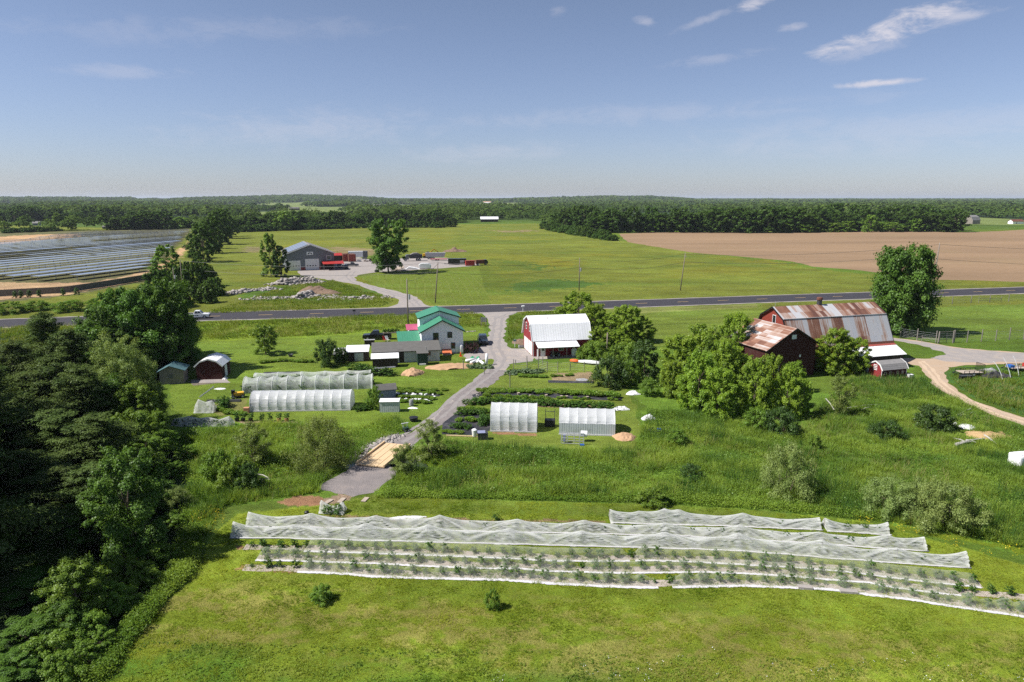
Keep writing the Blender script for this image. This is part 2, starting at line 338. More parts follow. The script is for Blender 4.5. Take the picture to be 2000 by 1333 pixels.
SOILS = [(pp((540, 980), (580, 968), (620, 968), (640, 977), (628, 988), (560, 989)), SOIL, .25), (pp((620, 978), (660, 965), (690, 968), (680, 976), (650, 985)), (.34, .25, .17), .3),
 (pp((455, 1112), (480, 1104), (580, 1106), (600, 1116), (560, 1119)), SOIL, .15), (pp((460, 1066), (560, 1066), (600, 1068), (560, 1072), (465, 1073)), SOIL, .12), (pp((1860, 1155), (1900, 1154), (2030, 1170), (2030, 1176), (1900, 1164)), SOIL, .15),
 (pp((560, 1010), (640, 1006), (730, 1010), (850, 1014), (1000, 1016), (1180, 1018), (1180, 1024), (900, 1022), (700, 1016), (560, 1014)), (.3, .21, .12), .5),
 (pp((958, 843), (1047, 848), (1046, 853), (962, 847)), SOIL, .2), (pp((1080, 729), (1155, 727), (1160, 745), (1075, 742)), (.3, .22, .13), .4), (pp((1400, 1080), (1401, 1080), (1401, 1081)), SOIL, .1),
 (pp((1722, 738), (1768, 731), (1790, 741), (1760, 748), (1727, 745)), (.27, .2, .12), .5), (pp((370, 745), (440, 740), (446, 748), (380, 752)), (.2, .17, .13), .3),
 (pp((420, 790), (480, 780), (480, 800), (430, 812)), (.2, .2, .06), .6), (pp((455, 822), (560, 822), (590, 826), (480, 829)), (.28, .2, .13), .25)]
GCACHE = None
def ground_color(x, y):
    n = fbm(x/2.2, y/2.2, 3, 3)-.5; n2 = fbm(x/2.2+31, y/2.2-17, 5, 3)-.5
    dist = np.hypot(x, y)
    big = fbm(x/45, y/28, 9, 4); med = fbm(x/7, y/5, 12, 4)
    col = np.empty(x.shape+(3,)); col[:] = (.1, .16, .02)
    far = np.clip((dist-700)/400, 0, 1)[..., None]; col = col*(1-far)+np.array(FOREST)*far
    # open farmland among the far woods
    fld = (fbm(x/420+7, y/700, 21, 3) > .63) & (dist > 900)
    col[fld] = (.16, .20, .06)
    for poly, c, ed in ZON+SOILS:
        W = [G(*p) for p in poly]
        k = 1+np.minimum(dist/300, 3)
        m = inpoly(x+n*2*ed*k, y+n2*2*ed*k, W)
        col[m] = c
    v = (.72+.56*med)*(.8+.4*big)
    col = col*v[..., None]
    # yellow buttercup drifts and pale seed heads in the far meadow
    inm = (y > 190) & (y < 720) & (x > -140)
    yl = np.clip((fbm(x/26+3, y/34, 31, 4)-.56)*5, 0, 1)*inm
    col = col*(1-.28*yl[..., None])+np.array((.24, .21, .018))*.28*yl[..., None]
    dk = np.clip((fbm(x/30-9, y/12, 33, 4)-.55)*6, 0, 1)*inm
    col = col*(1-.35*dk[..., None])+np.array((.065, .125, .02))*.35*dk[..., None]
    # front field: thin dry turf in a band, lush clover nearest
    fr = inpoly(x, y, [G(*p) for p in ZON[-2][0]])
    d = y+.12*x
    band = np.exp(-((d-39.8)/3.0)**2)*fr
    dry = np.clip((.5*fbm(x/.8, y/.45, 41, 3)+.5*fbm(x/4.5, y/1.8, 42, 4)-.455)*7, 0, 1)*np.clip(band*1.2+.10*fr, 0, 1)
    dry = np.clip(dry, 0, .52)
    col = col*(1-dry[..., None])+np.array(DRY)*(.8+.4*med[..., None])*dry[..., None]
    lush = fr*(1/(1+np.exp((d-36.4)/.35)))*np.clip((fbm(x/2.5, y/1.6, 43, 4)-.3)*3, 0, 1)
    col = col*(1-.75*lush[..., None])+np.array((.095, .20, .022))*.75*lush[..., None]
    # mown stripes: lawn by the workshop, strip behind the nets
    sh = inpoly(x, y, [G(*p) for p in ((700, 541), (745, 532), (880, 526), (935, 520), (945, 560), (960, 596), (850, 596), (818, 582), (735, 559))])
    st = np.abs(((x*.985+y*.17+.8*np.sin(y/22))/2.6) % 1-.5)*2
    col = np.where(sh[..., None], np.array((.125, .165, .022))*(.88+.18*(st > .25)[..., None])+np.array((.16, .16, .05))*(.5*(st < .16))[..., None]*.6, col)
    sf = fr & (y > 56)
    st2 = np.sin((y+.05*x)*3.4)*.5+.5
    col = np.where(sf[..., None], col*(.93+.12*st2[..., None]), col)
    sr = inpoly(x, y, [G(*p) for p in ((1160, 606), (1480, 592), (1500, 610), (1480, 660), (1250, 680))])
    st3 = np.sin((y-.22*x)*1.25)*.5+.5
    col = np.where(sr[..., None], col*(.88+.2*st3[..., None]), col)
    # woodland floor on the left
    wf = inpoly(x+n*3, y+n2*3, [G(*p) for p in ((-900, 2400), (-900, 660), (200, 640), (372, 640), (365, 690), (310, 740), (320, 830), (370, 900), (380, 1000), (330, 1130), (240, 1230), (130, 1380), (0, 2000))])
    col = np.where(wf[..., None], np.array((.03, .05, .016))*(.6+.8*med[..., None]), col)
    return np.clip(col, 0, 1)
def build_ground():
    ang = np.concatenate([np.linspace(-180, -52, 33)[:-1], np.linspace(-52, 52, 960), np.linspace(52, 180, 33)[1:]])
    r = [0.5, 6, 14, 22, 28]; rr = 31.
    while rr < 1400: r.append(rr); rr *= 1.0056
    while rr < 60000: r.append(rr); rr *= 1.03
    r = np.array(r); A = np.radians(ang)
    X = r[:, None]*np.sin(A)[None]; Y = r[:, None]*np.cos(A)[None]
    Z = zg(X, Y)
    C = np.empty(X.shape+(3,))
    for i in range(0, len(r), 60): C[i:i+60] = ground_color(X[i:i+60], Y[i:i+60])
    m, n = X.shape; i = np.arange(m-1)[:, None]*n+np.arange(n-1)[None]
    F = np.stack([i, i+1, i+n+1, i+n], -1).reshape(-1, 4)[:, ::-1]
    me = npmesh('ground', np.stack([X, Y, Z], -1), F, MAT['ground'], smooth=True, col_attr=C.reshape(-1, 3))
    o = link('ground', me); tag(o, kind='structure')
def ground_mat():
    m, nt, out = _mat('ground'); at = nd(nt, 'Attribute', attribute_name='Col'); co = coords(nt, 'Object')
    a = noise(nt, co, .9, 6, .7); b = noise(nt, co, 5.5, 5, .7); c = noise(nt, co, 22, 3, .7)
    k = mth(nt, 'MULTIPLY', mth(nt, 'MULTIPLY_ADD', a, 1.1, .45), mth(nt, 'MULTIPLY', mth(nt, 'MULTIPLY_ADD', b, 1.5, .25), mth(nt, 'MULTIPLY_ADD', c, 1.5, .25)))
    s1 = noise(nt, coords(nt, 'Object', (.03, .11, 1), (0, 0, R(8))), 1, 6, .65); s2 = noise(nt, coords(nt, 'Object', (.16, .42, 1), (0, 0, R(12))), 1, 5, .65)
    k = mth(nt, 'MULTIPLY', k, mth(nt, 'MULTIPLY', mth(nt, 'MULTIPLY_ADD', s1, .9, .55), mth(nt, 'MULTIPLY_ADD', s2, .8, .6)))
    col = mixc(nt, 1.0, at.outputs['Color'], k, 'MULTIPLY')
    hs = nt.nodes.new('ShaderNodeHueSaturation'); nt.links.new(mth(nt, 'MULTIPLY_ADD', mth(nt, 'ADD', noise(nt, co, 3.1, 4), s1), .06, .44), hs.inputs['Hue']); nt.links.new(col, hs.inputs['Color'])
    h = mth(nt, 'ADD', mth(nt, 'MULTIPLY', b, .6), mth(nt, 'MULTIPLY', c, .4))
    princ(nt, out, hs.outputs[0], .95, bump(nt, h, .9, .22), 0, .1); return m
def sheet(name, poly, z, mat, jit=.25, step=1.0, world=False, kind='structure', parent=None, thick=0):
    W = [p if world else G(*p) for p in poly]; P = []
    for (ax, ay), (bx, by) in zip(W, W[1:]+W[:1]):
        L = math.hypot(bx-ax, by-ay); st = step*(1+L/60); n = max(1, int(L/st)); nx, ny = -(by-ay)/max(L, 1e-6), (bx-ax)/max(L, 1e-6)
        for i in range(n):
            t = i/n; x = ax+(bx-ax)*t; y = ay+(by-ay)*t
            k = (float(fbm(x/1.7, y/1.7, 71, 3))-.5)*4*jit
            P.append((x+nx*k, y+ny*k, z))
    tri = tessellate_polygon([[Vector(p) for p in P]])
    me = bpy.data.meshes.new(name); me.from_pydata(P, [], [tuple(t) for t in tri]); me.materials.append(mat)
    for p in me.polygons:
        if p.normal.z < 0: p.flip()
    o = link(name, me, parent)
    if kind: tag(o, kind=kind)
    return o
def ribbon(name, pts, w, z, mat, kind='structure', jit=0., world=False):
    W = [p if world else G(*p) for p in pts]; L = plen(W); n = max(2, int(L/1.5)); a = []; b = []
    for i in range(n+1):
        p = along(W, i/n); q = along(W, min(1, i/n+.004)); q0 = along(W, max(0, i/n-.004))
        dx, dy = q[0]-q0[0], q[1]-q0[1]; l = math.hypot(dx, dy) or 1; k1, k2 = (float(vn(p[0]*1.3, p[1]*1.3, 5))-.5)*jit, (float(vn(p[0]*1.3+9, p[1]*1.3, 6))-.5)*jit
        a.append((p[0]-dy/l*(w/2+k1), p[1]+dx/l*(w/2+k1), z)); b.append((p[0]+dy/l*(w/2+k2), p[1]-dx/l*(w/2+k2), z))
    return sheet(name, [(p[0], p[1]) for p in a]+[(p[0], p[1]) for p in b[::-1]], z, mat, 0, 1e9, True, kind)
# ------------------------------------------------------------------ materials used all over
MAT = {}
MAT['ground'] = ground_mat()
def addm(k, *a, **kw): MAT[k] = M(k, *a, **kw)
addm('asphalt', (.042, .039, .046), .85, .22, .35, .3, stretch=(1, 1, 1))
addm('gravel', (.30, .27, .255), .95, .3, .6, .9, dirt=(.36, .30, .24), bd=.06)
addm('dark_gravel', (.215, .19, .185), .95, .35, .8, 1.0, dirt=(.26, .22, .2), bd=.08)
addm('dirt', (.42, .31, .215), .95, .25, .5, .8, dirt=(.36, .3, .25), bd=.06)
addm('rut', (.255, .232, .222), .95, .3, 1.5, .6); addm('rut_tan', (.50, .38, .27), .95, .25, 1.5, .6)
addm('paint_yellow', (.62, .42, .16), .7, .2, 3)
addm('soil', (.30, .19, .125), .95, .3, 1.2, .8, bd=.06)
addm('bed', (.40, .34, .30), .95, .25, 1.5, .7)
addm('mulch_black', (.035, .035, .04), .55, .5, .8, .5, dirt=(.11, .1, .1))
addm('sand_pile', (.46, .29, .17), .95, .2, 1.5, .6, bd=.05)
addm('water', (.03, .04, .035), .06, .2, 2, .05, spec=.6)
addm('rock', (.33, .30, .28), .9, .3, 1.5, .5)
addm('white_metal', (.82, .82, .83), .45, .03, .8, .35, seam=.46)
addm('white_metal_y', (.82, .82, .83), .45, .03, .8, .35, seam=.46, seam_axis='Y')
addm('green_metal', (.055, .225, .135), .45, .1, .8, .3, seam=.46)
addm('green_metal_y', (.055, .225, .135), .45, .1, .8, .3, seam=.46, seam_axis='Y')
addm('white_wall', (.85, .85, .86), .8, .03, .8, .03)
addm('white_board', (.62, .62, .63), .85, .2, .8, .4, seam=.32, dirt=(.42, .4, .38))
addm('red_board', (.25, .03, .035), .8, .2, .8, .35, seam=.3, seam_axis='XY')
addm('old_red_board', (.055, .015, .013), .9, .45, 1.2, .4, seam=.28, seam_axis='XY', dirt=(.05, .03, .025))
addm('barn_red', (.22, .04, .025), .9, .3, 1.1, .5, seam=.25, seam_axis='Z')
addm('dark_board', (.055, .042, .036), .9, .4, 1.0, .4, seam=.25, seam_axis='XY')
addm('grey_board', (.27, .24, .21), .9, .3, 1.0, .4, seam=.25, seam_axis='XY', dirt=(.18, .15, .12))
addm('grey_siding', (.17, .185, .205), .7, .1, .6, .3, seam=.3, seam_axis='XY')
addm('shingle_grey', (.125, .12, .112), .9, .3, 1.2, .5, seam=.22, seam_axis='Y')
addm('shingle_light', (.24, .23, .225), .9, .4, 2.5, .5, seam=.2, seam_axis='Y')
addm('teal_roof', (.075, .15, .165), .6, .4, 1.2, .3, seam=.4, seam_axis='Y')
addm('black_trim', (.012, .013, .015), .5, .2)
addm('green_trim', (.02, .06, .045), .5, .2)
addm('dark_green_wood', (.018, .045, .035), .7, .3)
addm('white_trim', (.78, .78, .78), .6, .06)
addm('white_door', (.74, .73, .72), .6, .07, 1, .3, seam=.6, seam_axis='Z')
addm('glass', (.02, .025, .03), .08, .2, 2, 0, spec=.6)
addm('pale_glass', (.10, .12, .14), .1, .3, 2, 0, spec=.6)  # paler pane colour than the plain glass, used for headlights too
addm('corrugated', (.5, .53, .55), .5, .12, .9, .6, seam=.28, dirt=(.36, .38, .39))
addm('timber_new', (.62, .45, .27), .8, .12, 1.5, .3, seam=.3, seam_axis='X')
addm('timber_old', (.40, .33, .27), .9, .3, 2, .4)
addm('wood_grey', (.24, .215, .19), .9, .3, 2, .4)
addm('pole_wood', (.21, .17, .14), .9, .25, 2, .3)
addm('dark_metal', (.05, .052, .055), .5, .3)
addm('galv', (.45, .46, .47), .45, .15)
addm('black_plastic', (.018, .018, .02), .45, .3)
addm('white_plastic', (.78, .78, .78), .45, .06, 2, .2)
addm('tarp_white', (.72, .72, .73), .6, .1, 2.5, .6, bd=.12)
addm('tarp_grey', (.33, .33, .34), .7, .25, 2.5, .6, bd=.1)
addm('black_paint', (.012, .012, .014), .2, .2, spec=.5)
addm('white_paint', (.75, .75, .76), .25, .05, spec=.5)
addm('blue_paint', (.028, .04, .06), .22, .2, spec=.5)
addm('grey_paint', (.12, .125, .13), .3, .2, spec=.5)
addm('rubber', (.015, .015, .016), .8, .3)
addm('orange_plastic', (.75, .12, .03), .5, .08)
addm('orange_rust', (.62, .17, .07), .7, .25, 3)
addm('green_tarp', (.03, .32, .16), .5, .2, 3, .5)
addm('red_paint', (.38, .035, .03), .5, .12)
addm('red_faded', (.30, .07, .055), .7, .25)
addm('rust', (.15, .06, .04), .85, .35, 1.5, .4, seam=.35)
addm('yellow_paint', (.72, .40, .03), .5, .15)
addm('pink_metal', (.42, .09, .16), .5, .1, seam=.4)
addm('blue_plastic', (.03, .12, .42), .5, .1)
addm('blue_grey', (.22, .24, .36), .7, .15)
addm('terracotta', (.50, .25, .14), .8, .2, 4)
addm('hay', (.50, .34, .17), .95, .3, 3, .8, bd=.08)
addm('soil_heap', (.20, .135, .095), .95, .3, 2, .6, bd=.08)
addm('grey_load', (.22, .205, .2), .9, .3, 2, .5)
addm('trunk', (.13, .10, .075), .95, .4, 3, .8)
addm('pale_trunk', (.42, .40, .36), .9, .3, 3, .5)
addm('skirt', (.62, .60, .62), .8, .1, 4, .8, bd=.05)
# ploughed field
def field_mat():
    m, nt, out = _mat('ploughed_soil'); co = coords(nt, 'Object', (1, 1, 1), (0, 0, R(-8)))
    a = noise(nt, coords(nt, 'Object', (.006, .03, 1), (0, 0, R(-6))), 1, 6, .6); b = noise(nt, coords(nt, 'Object', (.25, 1.2, 1), (0, 0, R(-20))), 1, 4, .7)
    c = mixc(nt, 1.0, ramp(nt, a, [(.25, (.20, .135, .082)), (.5, (.265, .178, .108)), (.75, (.32, .215, .13))]), mth(nt, 'MULTIPLY_ADD', b, .7, .65), 'MULTIPLY')
    c = mixc(nt, mth(nt, 'MULTIPLY', ramp(nt, noise(nt, co, .02, 5), [(.56, (0, 0, 0)), (.7, (1, 1, 1))]), .35), c, (.26, .2, .1))
    princ(nt, out, c, .95, bump(nt, b, .8, .25), 0, .1); return m
MAT['ploughed'] = field_mat()
# old galvanised barn roof: sheets weathered to different states, rust runs down the slope
def rusty(name, amount, seedx):
    m, nt, out = _mat(name); tc = nt.nodes.new('ShaderNodeTexCoord'); sx = nt.nodes.new('ShaderNodeSeparateXYZ'); nt.links.new(tc.outputs['Object'], sx.inputs[0])
    X = mth(nt, 'ADD', sx.outputs['X'], seedx); Z = sx.outputs['Z']; Yc = sx.outputs['Y']
    col_i = mth(nt, 'FLOOR', mth(nt, 'DIVIDE', X, .78)); row_i = mth(nt, 'FLOOR', mth(nt, 'DIVIDE', Yc, 1.55))
    wn = nt.nodes.new('ShaderNodeTexWhiteNoise'); wn.noise_dimensions = '2D'; cb = nt.nodes.new('ShaderNodeCombineXYZ'); nt.links.new(col_i, cb.inputs[0]); nt.links.new(row_i, cb.inputs[1]); nt.links.new(cb.outputs[0], wn.inputs['Vector'])
    big = mth(nt, 'FLOOR', mth(nt, 'DIVIDE', X, 2.35)); wb = nt.nodes.new('ShaderNodeTexWhiteNoise'); wb.noise_dimensions = '1D'; nt.links.new(big, wb.inputs['W'])
    st = nt.nodes.new('ShaderNodeCombineXYZ'); nt.links.new(mth(nt, 'MULTIPLY', X, 3.2), st.inputs[0]); nt.links.new(mth(nt, 'MULTIPLY', Z, .28), st.inputs[2])
    run = noise(nt, st.outputs[0], 1.0, 5, .65); pat = noise(nt, coords(nt, 'Object'), .5, 4)
    f = mth(nt, 'ADD', mth(nt, 'ADD', mth(nt, 'MULTIPLY', run, .9), mth(nt, 'MULTIPLY', wn.outputs[0], .34)), mth(nt, 'ADD', mth(nt, 'MULTIPLY', wb.outputs[0], .55), mth(nt, 'MULTIPLY', pat, .35)))
    f = mth(nt, 'ADD', f, amount-1.12)
    r = ramp(nt, f, [(.0, (.45, .46, .49)), (.34, (.50, .49, .50)), (.47, (.42, .31, .26)), (.62, (.26, .125, .08)), (.85, (.13, .06, .045))])
    fr = mth(nt, 'FRACT', mth(nt, 'DIVIDE', X, .195)); rib = mth(nt, 'ABSOLUTE', mth(nt, 'SUBTRACT', fr, .5))
    princ(nt, out, mixc(nt, 1.0, r, mth(nt, 'MULTIPLY_ADD', rib, .25, .87), 'MULTIPLY'), .6, bump(nt, rib, .4, .03), .0, .3); return m
MAT['rust_upper'] = rusty('rusty_roof_upper', .56, 0.); MAT['rust_lower'] = rusty('rusty_roof_lower', .47, 31.); MAT['rust_ell'] = rusty('rusty_roof_wing', .70, 57.)
# insect netting: fine white mesh, streaked where it is pulled into folds
def net_mat(name, base, gain, tint=(.80, .83, .80)):
    m, nt, out = _mat(name); at = nd(nt, 'Attribute', attribute_name='fold'); co = coords(nt, 'Object')
    n = noise(nt, co, 9, 4, .7); n2 = noise(nt, co, 1.2, 3)
    f = mth(nt, 'ADD', base, mth(nt, 'MULTIPLY', at.outputs['Fac'], gain)); f = mth(nt, 'ADD', f, mth(nt, 'MULTIPLY_ADD', n, .30, -.15)); f = mth(nt, 'ADD', f, mth(nt, 'MULTIPLY_ADD', n2, .3, -.15))
    f = mth(nt, 'MINIMUM', mth(nt, 'MAXIMUM', f, .04), .96)
    d = nt.nodes.new('ShaderNodeBsdfDiffuse'); d.inputs[0].default_value = (*tint, 1); t = nt.nodes.new('ShaderNodeBsdfTranslucent'); t.inputs[0].default_value = (*tint, 1)
    a = nt.nodes.new('ShaderNodeMixShader'); a.inputs[0].default_value = .4; nt.links.new(d.outputs[0], a.inputs[1]); nt.links.new(t.outputs[0], a.inputs[2])
    tr = nt.nodes.new('ShaderNodeBsdfTransparent'); b = nt.nodes.new('ShaderNodeMixShader'); nt.links.new(f, b.inputs[0]); nt.links.new(tr.outputs[0], b.inputs[1]); nt.links.new(a.outputs[0], b.inputs[2])
    nt.links.new(b.outputs[0], out.inputs[0]); return m
MAT['net_tall'] = net_mat('net_tall', .36, .62, (.72, .73, .705)); MAT['net_low'] = net_mat('net_low', .14, .26, (.70, .72, .60)); MAT['net_tunnel'] = net_mat('net_tunnel', .34, .5)
# greenhouse film: milky, glossy, slack between the hoops
def film(name, trans=.12, col=(.80, .81, .83)):
    m, nt, out = _mat(name); co = coords(nt, 'Object', (1, 1, .7)); n = noise(nt, co, .9, 3, .5); wv = noise(nt, coords(nt, 'Object', (.5, .5, 2.6)), 1.6, 3, .5)
    c = mixc(nt, n, tuple(v*.86 for v in col), col); nm = bump(nt, mth(nt, 'ADD', n, wv), .45, .12)
    p = nt.nodes.new('ShaderNodeBsdfPrincipled'); nt.links.new(c, p.inputs['Base Color']); p.inputs['Roughness'].default_value = .32; p.inputs['Specular IOR Level'].default_value = .6; nt.links.new(nm, p.inputs['Normal'])
    t = nt.nodes.new('ShaderNodeBsdfTranslucent'); nt.links.new(c, t.inputs[0]); a = nt.nodes.new('ShaderNodeMixShader'); a.inputs[0].default_value = .42; nt.links.new(p.outputs[0], a.inputs[1]); nt.links.new(t.outputs[0], a.inputs[2])
    tr = nt.nodes.new('ShaderNodeBsdfTransparent'); b = nt.nodes.new('ShaderNodeMixShader'); b.inputs[0].default_value = 1-trans; nt.links.new(tr.outputs[0], b.inputs[1]); nt.links.new(a.outputs[0], b.inputs[2])
    nt.links.new(b.outputs[0], out.inputs[0]); return m
MAT['film'] = film('film', .08, (.86, .87, .89)); MAT['film_clear'] = film('film_clear', .24, (.74, .76, .77))
def panel_mat():
    m, nt, out = _mat('solar_cells'); tc = nt.nodes.new('ShaderNodeTexCoord'); sx = nt.nodes.new('ShaderNodeSeparateXYZ'); nt.links.new(tc.outputs['Object'], sx.inputs[0])
    fr = mth(nt, 'FRACT', mth(nt, 'DIVIDE', sx.outputs['X'], 1.05)); line = mth(nt, 'LESS_THAN', fr, .06)
    princ(nt, out, mixc(nt, line, (.16, .17, .21), (.5, .5, .52)), .12, None, 0, 1.0); return m
MAT['solar'] = panel_mat()
# leaves
LEAF = dict(
 oak=leafmat('oak_leaf', (.040, .100, .016), (.145, .255, .036), .35, .02), maple=leafmat('maple_leaf', (.115, .220, .022), (.330, .450, .045), .45, .02, .35), lush=leafmat('lush_leaf', (.080, .170, .022), (.225, .335, .040), .38, .02, .3),
 pine=leafmat('pine_needles', (.036, .074, .022), (.135, .180, .046), .15, .01), willow=leafmat('willow_leaf', (.120, .195, .045), (.32, .40, .12), .35, .02, .4), olive=leafmat('olive_leaf', (.090, .145, .032), (.27, .325, .08), .35, .02, .35),
 dark=leafmat('dark_leaf', (.032, .072, .018), (.090, .155, .030), .3, .02), far=leafmat('far_leaf', (.028, .066, .016), (.105, .155, .034), .25, .0), edge=leafmat('edge_leaf', (.030, .072, .014), (.095, .160, .026), .3, .01), bush=leafmat('berry_leaf', (.028, .085, .014), (.105, .195, .030), .3, .02),
 weed=leafmat('weed_leaf', (.075, .165, .020), (.280, .380, .050), .4, .01, .65), grass=leafmat('grass_blade', (.095, .165, .014), (.23, .275, .036), .4, .01, .65), straw=leafmat('straw_blade', (.19, .21, .055), (.38, .36, .13), .4, .01, .6), turf=leafmat('turf_blade', (.100, .175, .014), (.32, .39, .045), .35, .0, .7),
 yellow=leafmat('yellow_flower', (.5, .4, .02), (.75, .6, .03), .2, .02), white=leafmat('white_flower', (.7, .7, .7), (.85, .85, .85), .2, .02), hosta=leafmat('hosta_leaf', (.06, .12, .04), (.24, .32, .17), .3, .04), purple=leafmat('purple_leaf', (.05, .02, .025), (.1, .04, .04), .25, .03))
# ------------------------------------------------------------------ foliage
def rdir(n):
    v = rng.normal(size=(n, 3)); return v/np.linalg.norm(v, axis=1, keepdims=True)
def leaves(C, Nn, S, asp=.62, fold=.18):
    n = len(C); t = np.cross(Nn, rdir(n)); t /= np.linalg.norm(t, axis=1, keepdims=True)+1e-9; b = np.cross(Nn, t)
    S = np.asarray(S)[:, None]; f = Nn*S*fold
    V = np.stack([C-t*S, C+b*S*asp+f, C+t*S, C-b*S*asp+f], 1).reshape(-1, 3)
    return V, np.arange(n*4).reshape(-1, 4)
def clumps(cc, cr, n, flat=1.0, up=.35, inner=.25, soft=1.0):
    """leaves gathered in ragged sprays that reach outwards; returns centres, normals, per-leaf tint"""
    cr = cr*rng.uniform(.55, 1.35, len(cr)); w = cr**1.7; k = rng.choice(len(cc), n, p=w/w.sum()); d = rdir(n)
    low = (d[:, 2] < -.25) & (rng.random(n) < .5); d[low, 2] *= -1
    rad = (rng.random(n)**.42*(1+.45*soft*(rng.random(n)**4)))[:, None]
    ctr = np.array([0, 0, np.median(cc[:, 2])*.8]); ax = cc-ctr; ax[:, 2] = ax[:, 2]*.6+.25*np.abs(ax[:, 2]).mean(); ax /= np.linalg.norm(ax, axis=1, keepdims=True)+1e-6
    ax = ax+rdir(len(cc))*.5; ax /= np.linalg.norm(ax, axis=1, keepdims=True); st = rng.uniform(.2, 1.0, len(cc))*soft
    off = d*np.array([1, 1, flat])*(cr[k][:, None]*rad); pr = (off*ax[k]).sum(1, keepdims=True); off = off+ax[k]*pr*st[k][:, None]
    off *= (.62+.9*rng.random((len(cc), 1))[k]*0+.0)+.38
    P = cc[k]+off
    N = d*.8+rdir(n)*.65; N[:, 2] += up+.15; N /= np.linalg.norm(N, axis=1, keepdims=True)
    ct = rng.random(len(cc)); tint = np.clip(.5*ct[k]+.5*rng.random(n), 0, 1)
    return P, N, tint
def limb_mesh(name, H, r0, cc, nl, trunk_top=.6, mat=None, stems=1, spread=0.):
    mb = MB()
    for s in range(stems):
        a = random.random()*6.3; sp = spread*(.5+.5*random.random()) if stems > 1 else spread*.3
        top = Vector((math.cos(a)*sp, math.sin(a)*sp, H*trunk_top)); pts = [Vector((math.cos(a)*spread*.12, math.sin(a)*spread*.12, -.25))]
        for i in range(1, 6):
            t = i/5; pts.append(pts[0].lerp(top, t)+Vector((random.uniform(-1, 1), random.uniform(-1, 1), 0))*H*.012)
        mb.tube(pts, r0/(stems**.5), 7, r0*.35/(stems**.5))
        for c in random.sample(list(range(len(cc))), min(nl//stems, len(cc))):
            q = Vector(cc[c]); i = random.randint(2, 4); p = pts[i]
            if q.z < p.z: i = 1; p = pts[1]
            m_ = p.lerp(q, .5)+Vector((0, 0, .06*H*random.random()))
            mb.tube([p, m_, q], r0*.36/(stems**.5), 5, r0*.07)
    me = bpy.data.meshes.new(name); me.from_pydata([tuple(v) for v in mb.v], [], mb.f); me.materials.append(mat or MAT['trunk']); return me
def crown_mesh(name, mat, P, N, T, size, asp=.62, jitter=.35):
    S = size*(1-jitter+2*jitter*rng.random(len(P))); V, F = leaves(P, N, S, asp); return npmesh(name, V, F, mat, {'tint': T})
PROTO = {}
def broad(kind, mat, H, Rr, z0, ncl, nleaf, size, nvar, top=.62, flat=.85, rcl=.30, trunk=.2, stems=1, spread=0., wide=.42, asp=.62, tmat=None, limbs=9, inner=.22, tt=.62):
    PROTO[kind] = []
    for k in range(nvar):
        cc = []; cr = []
        for i in range(ncl):
            t = (i+.5+rng.uniform(-.4, .4))/ncl; t = t**.85
            rm = Rr*math.sqrt(max(.04, 1-((t-wide)/top)**2)); a = i*2.39996+rng.uniform(-.5, .5); q = rm*(.25+.72*rng.random()**.6)
            cc.append((math.cos(a)*q, math.sin(a)*q, z0+(H-z0)*t*.96)); cr.append(Rr*rcl*rng.uniform(.65, 1.35)*(1-.35*t))
        cc = np.array(cc); cr = np.array(cr); cc[:, 2] = np.minimum(cc[:, 2], H-cr*flat*.9)
        P, N, T = clumps(cc, cr, nleaf, flat, inner=inner); P[:, 2] = np.maximum(P[:, 2], .03)
        if kind == 'garden_plant':
            q = nleaf; P[:q] = rdir(q)*(rng.random((q, 1))**.4)*np.array([Rr*1.05, Rr*1.05, H*.42])+np.array([0, 0, H*.46])
        PROTO[kind].append((crown_mesh(kind+'_crown', LEAF[mat], P, N, T, size, asp), limb_mesh(kind+'_trunk', H, trunk, cc, limbs, tt, tmat, stems, spread), H, Rr))
def pine(kind, H, Rr, nvar, nleaf, size):
    PROTO[kind] = []
    for k in range(nvar):
        cc = []; cr = []; ends = []; z = .12*H; 
        while z < H*.97:
            t = z/H; L = Rr*(1-t)**.42*(.65+.5*rng.random())*(.6+.5*min(1, t*5)); nb = 5 if t < .75 else 4; a0 = rng.random()*6.3
            for b in range(nb):
                a = a0+b*2*math.pi/nb+rng.uniform(-.35, .35); l = L*rng.uniform(.65, 1.12); ends.append((math.cos(a)*l*.85, math.sin(a)*l*.85, z+l*.12))
                for q in (.4, .68, .95):
                    cc.append((math.cos(a)*l*q+rng.normal()*.12, math.sin(a)*l*q+rng.normal()*.12, z+l*q*.13)); cr.append((.32+.26*l*(1.15-q*.6))*rng.uniform(.8, 1.2))
            z += H*(.078-.03*t)*rng.uniform(.85, 1.15)
        cc.append((0, 0, H*.97)); cr.append(.45)
        cc = np.array(cc); cr = np.array(cr); P, N, T = clumps(cc, cr, nleaf, .5, .5, .3)
        PROTO[kind].append((crown_mesh(kind+'_crown', LEAF['pine'], P, N, T, size, .30), limb_mesh(kind+'_trunk', H, .22, np.array(ends), 26, .97), H, Rr))
pine('pine', 15, 4.2, 3, 42000, .15)
broad('shade_oak', 'oak', 9, 3.6, .4, 76, 30000, .105, 3, rcl=.19)
broad('oak', 'oak', 12, 4.6, 1.0, 80, 26000, .15, 3, rcl=.21)
broad('near_maple', 'lush', 9, 3.6, .4, 72, 26000, .115, 3, rcl=.2)
broad('pale_willow', 'willow', 9, 4.0, .6, 80, 24000, .10, 2, rcl=.18, asp=.35, stems=3, spread=1.6)
broad('maple', 'maple', 9, 4.0, .2, 96, 20000, .15, 4, rcl=.17)
broad('dark_tree', 'dark', 9, 3.6, .3, 60, 10000, .17, 2, rcl=.2)
broad('big_tree', 'oak', 18, 8.5, 1.0, 170, 42000, .27, 1, rcl=.19, trunk=.55, wide=.48, top=.64, limbs=18, inner=.3)
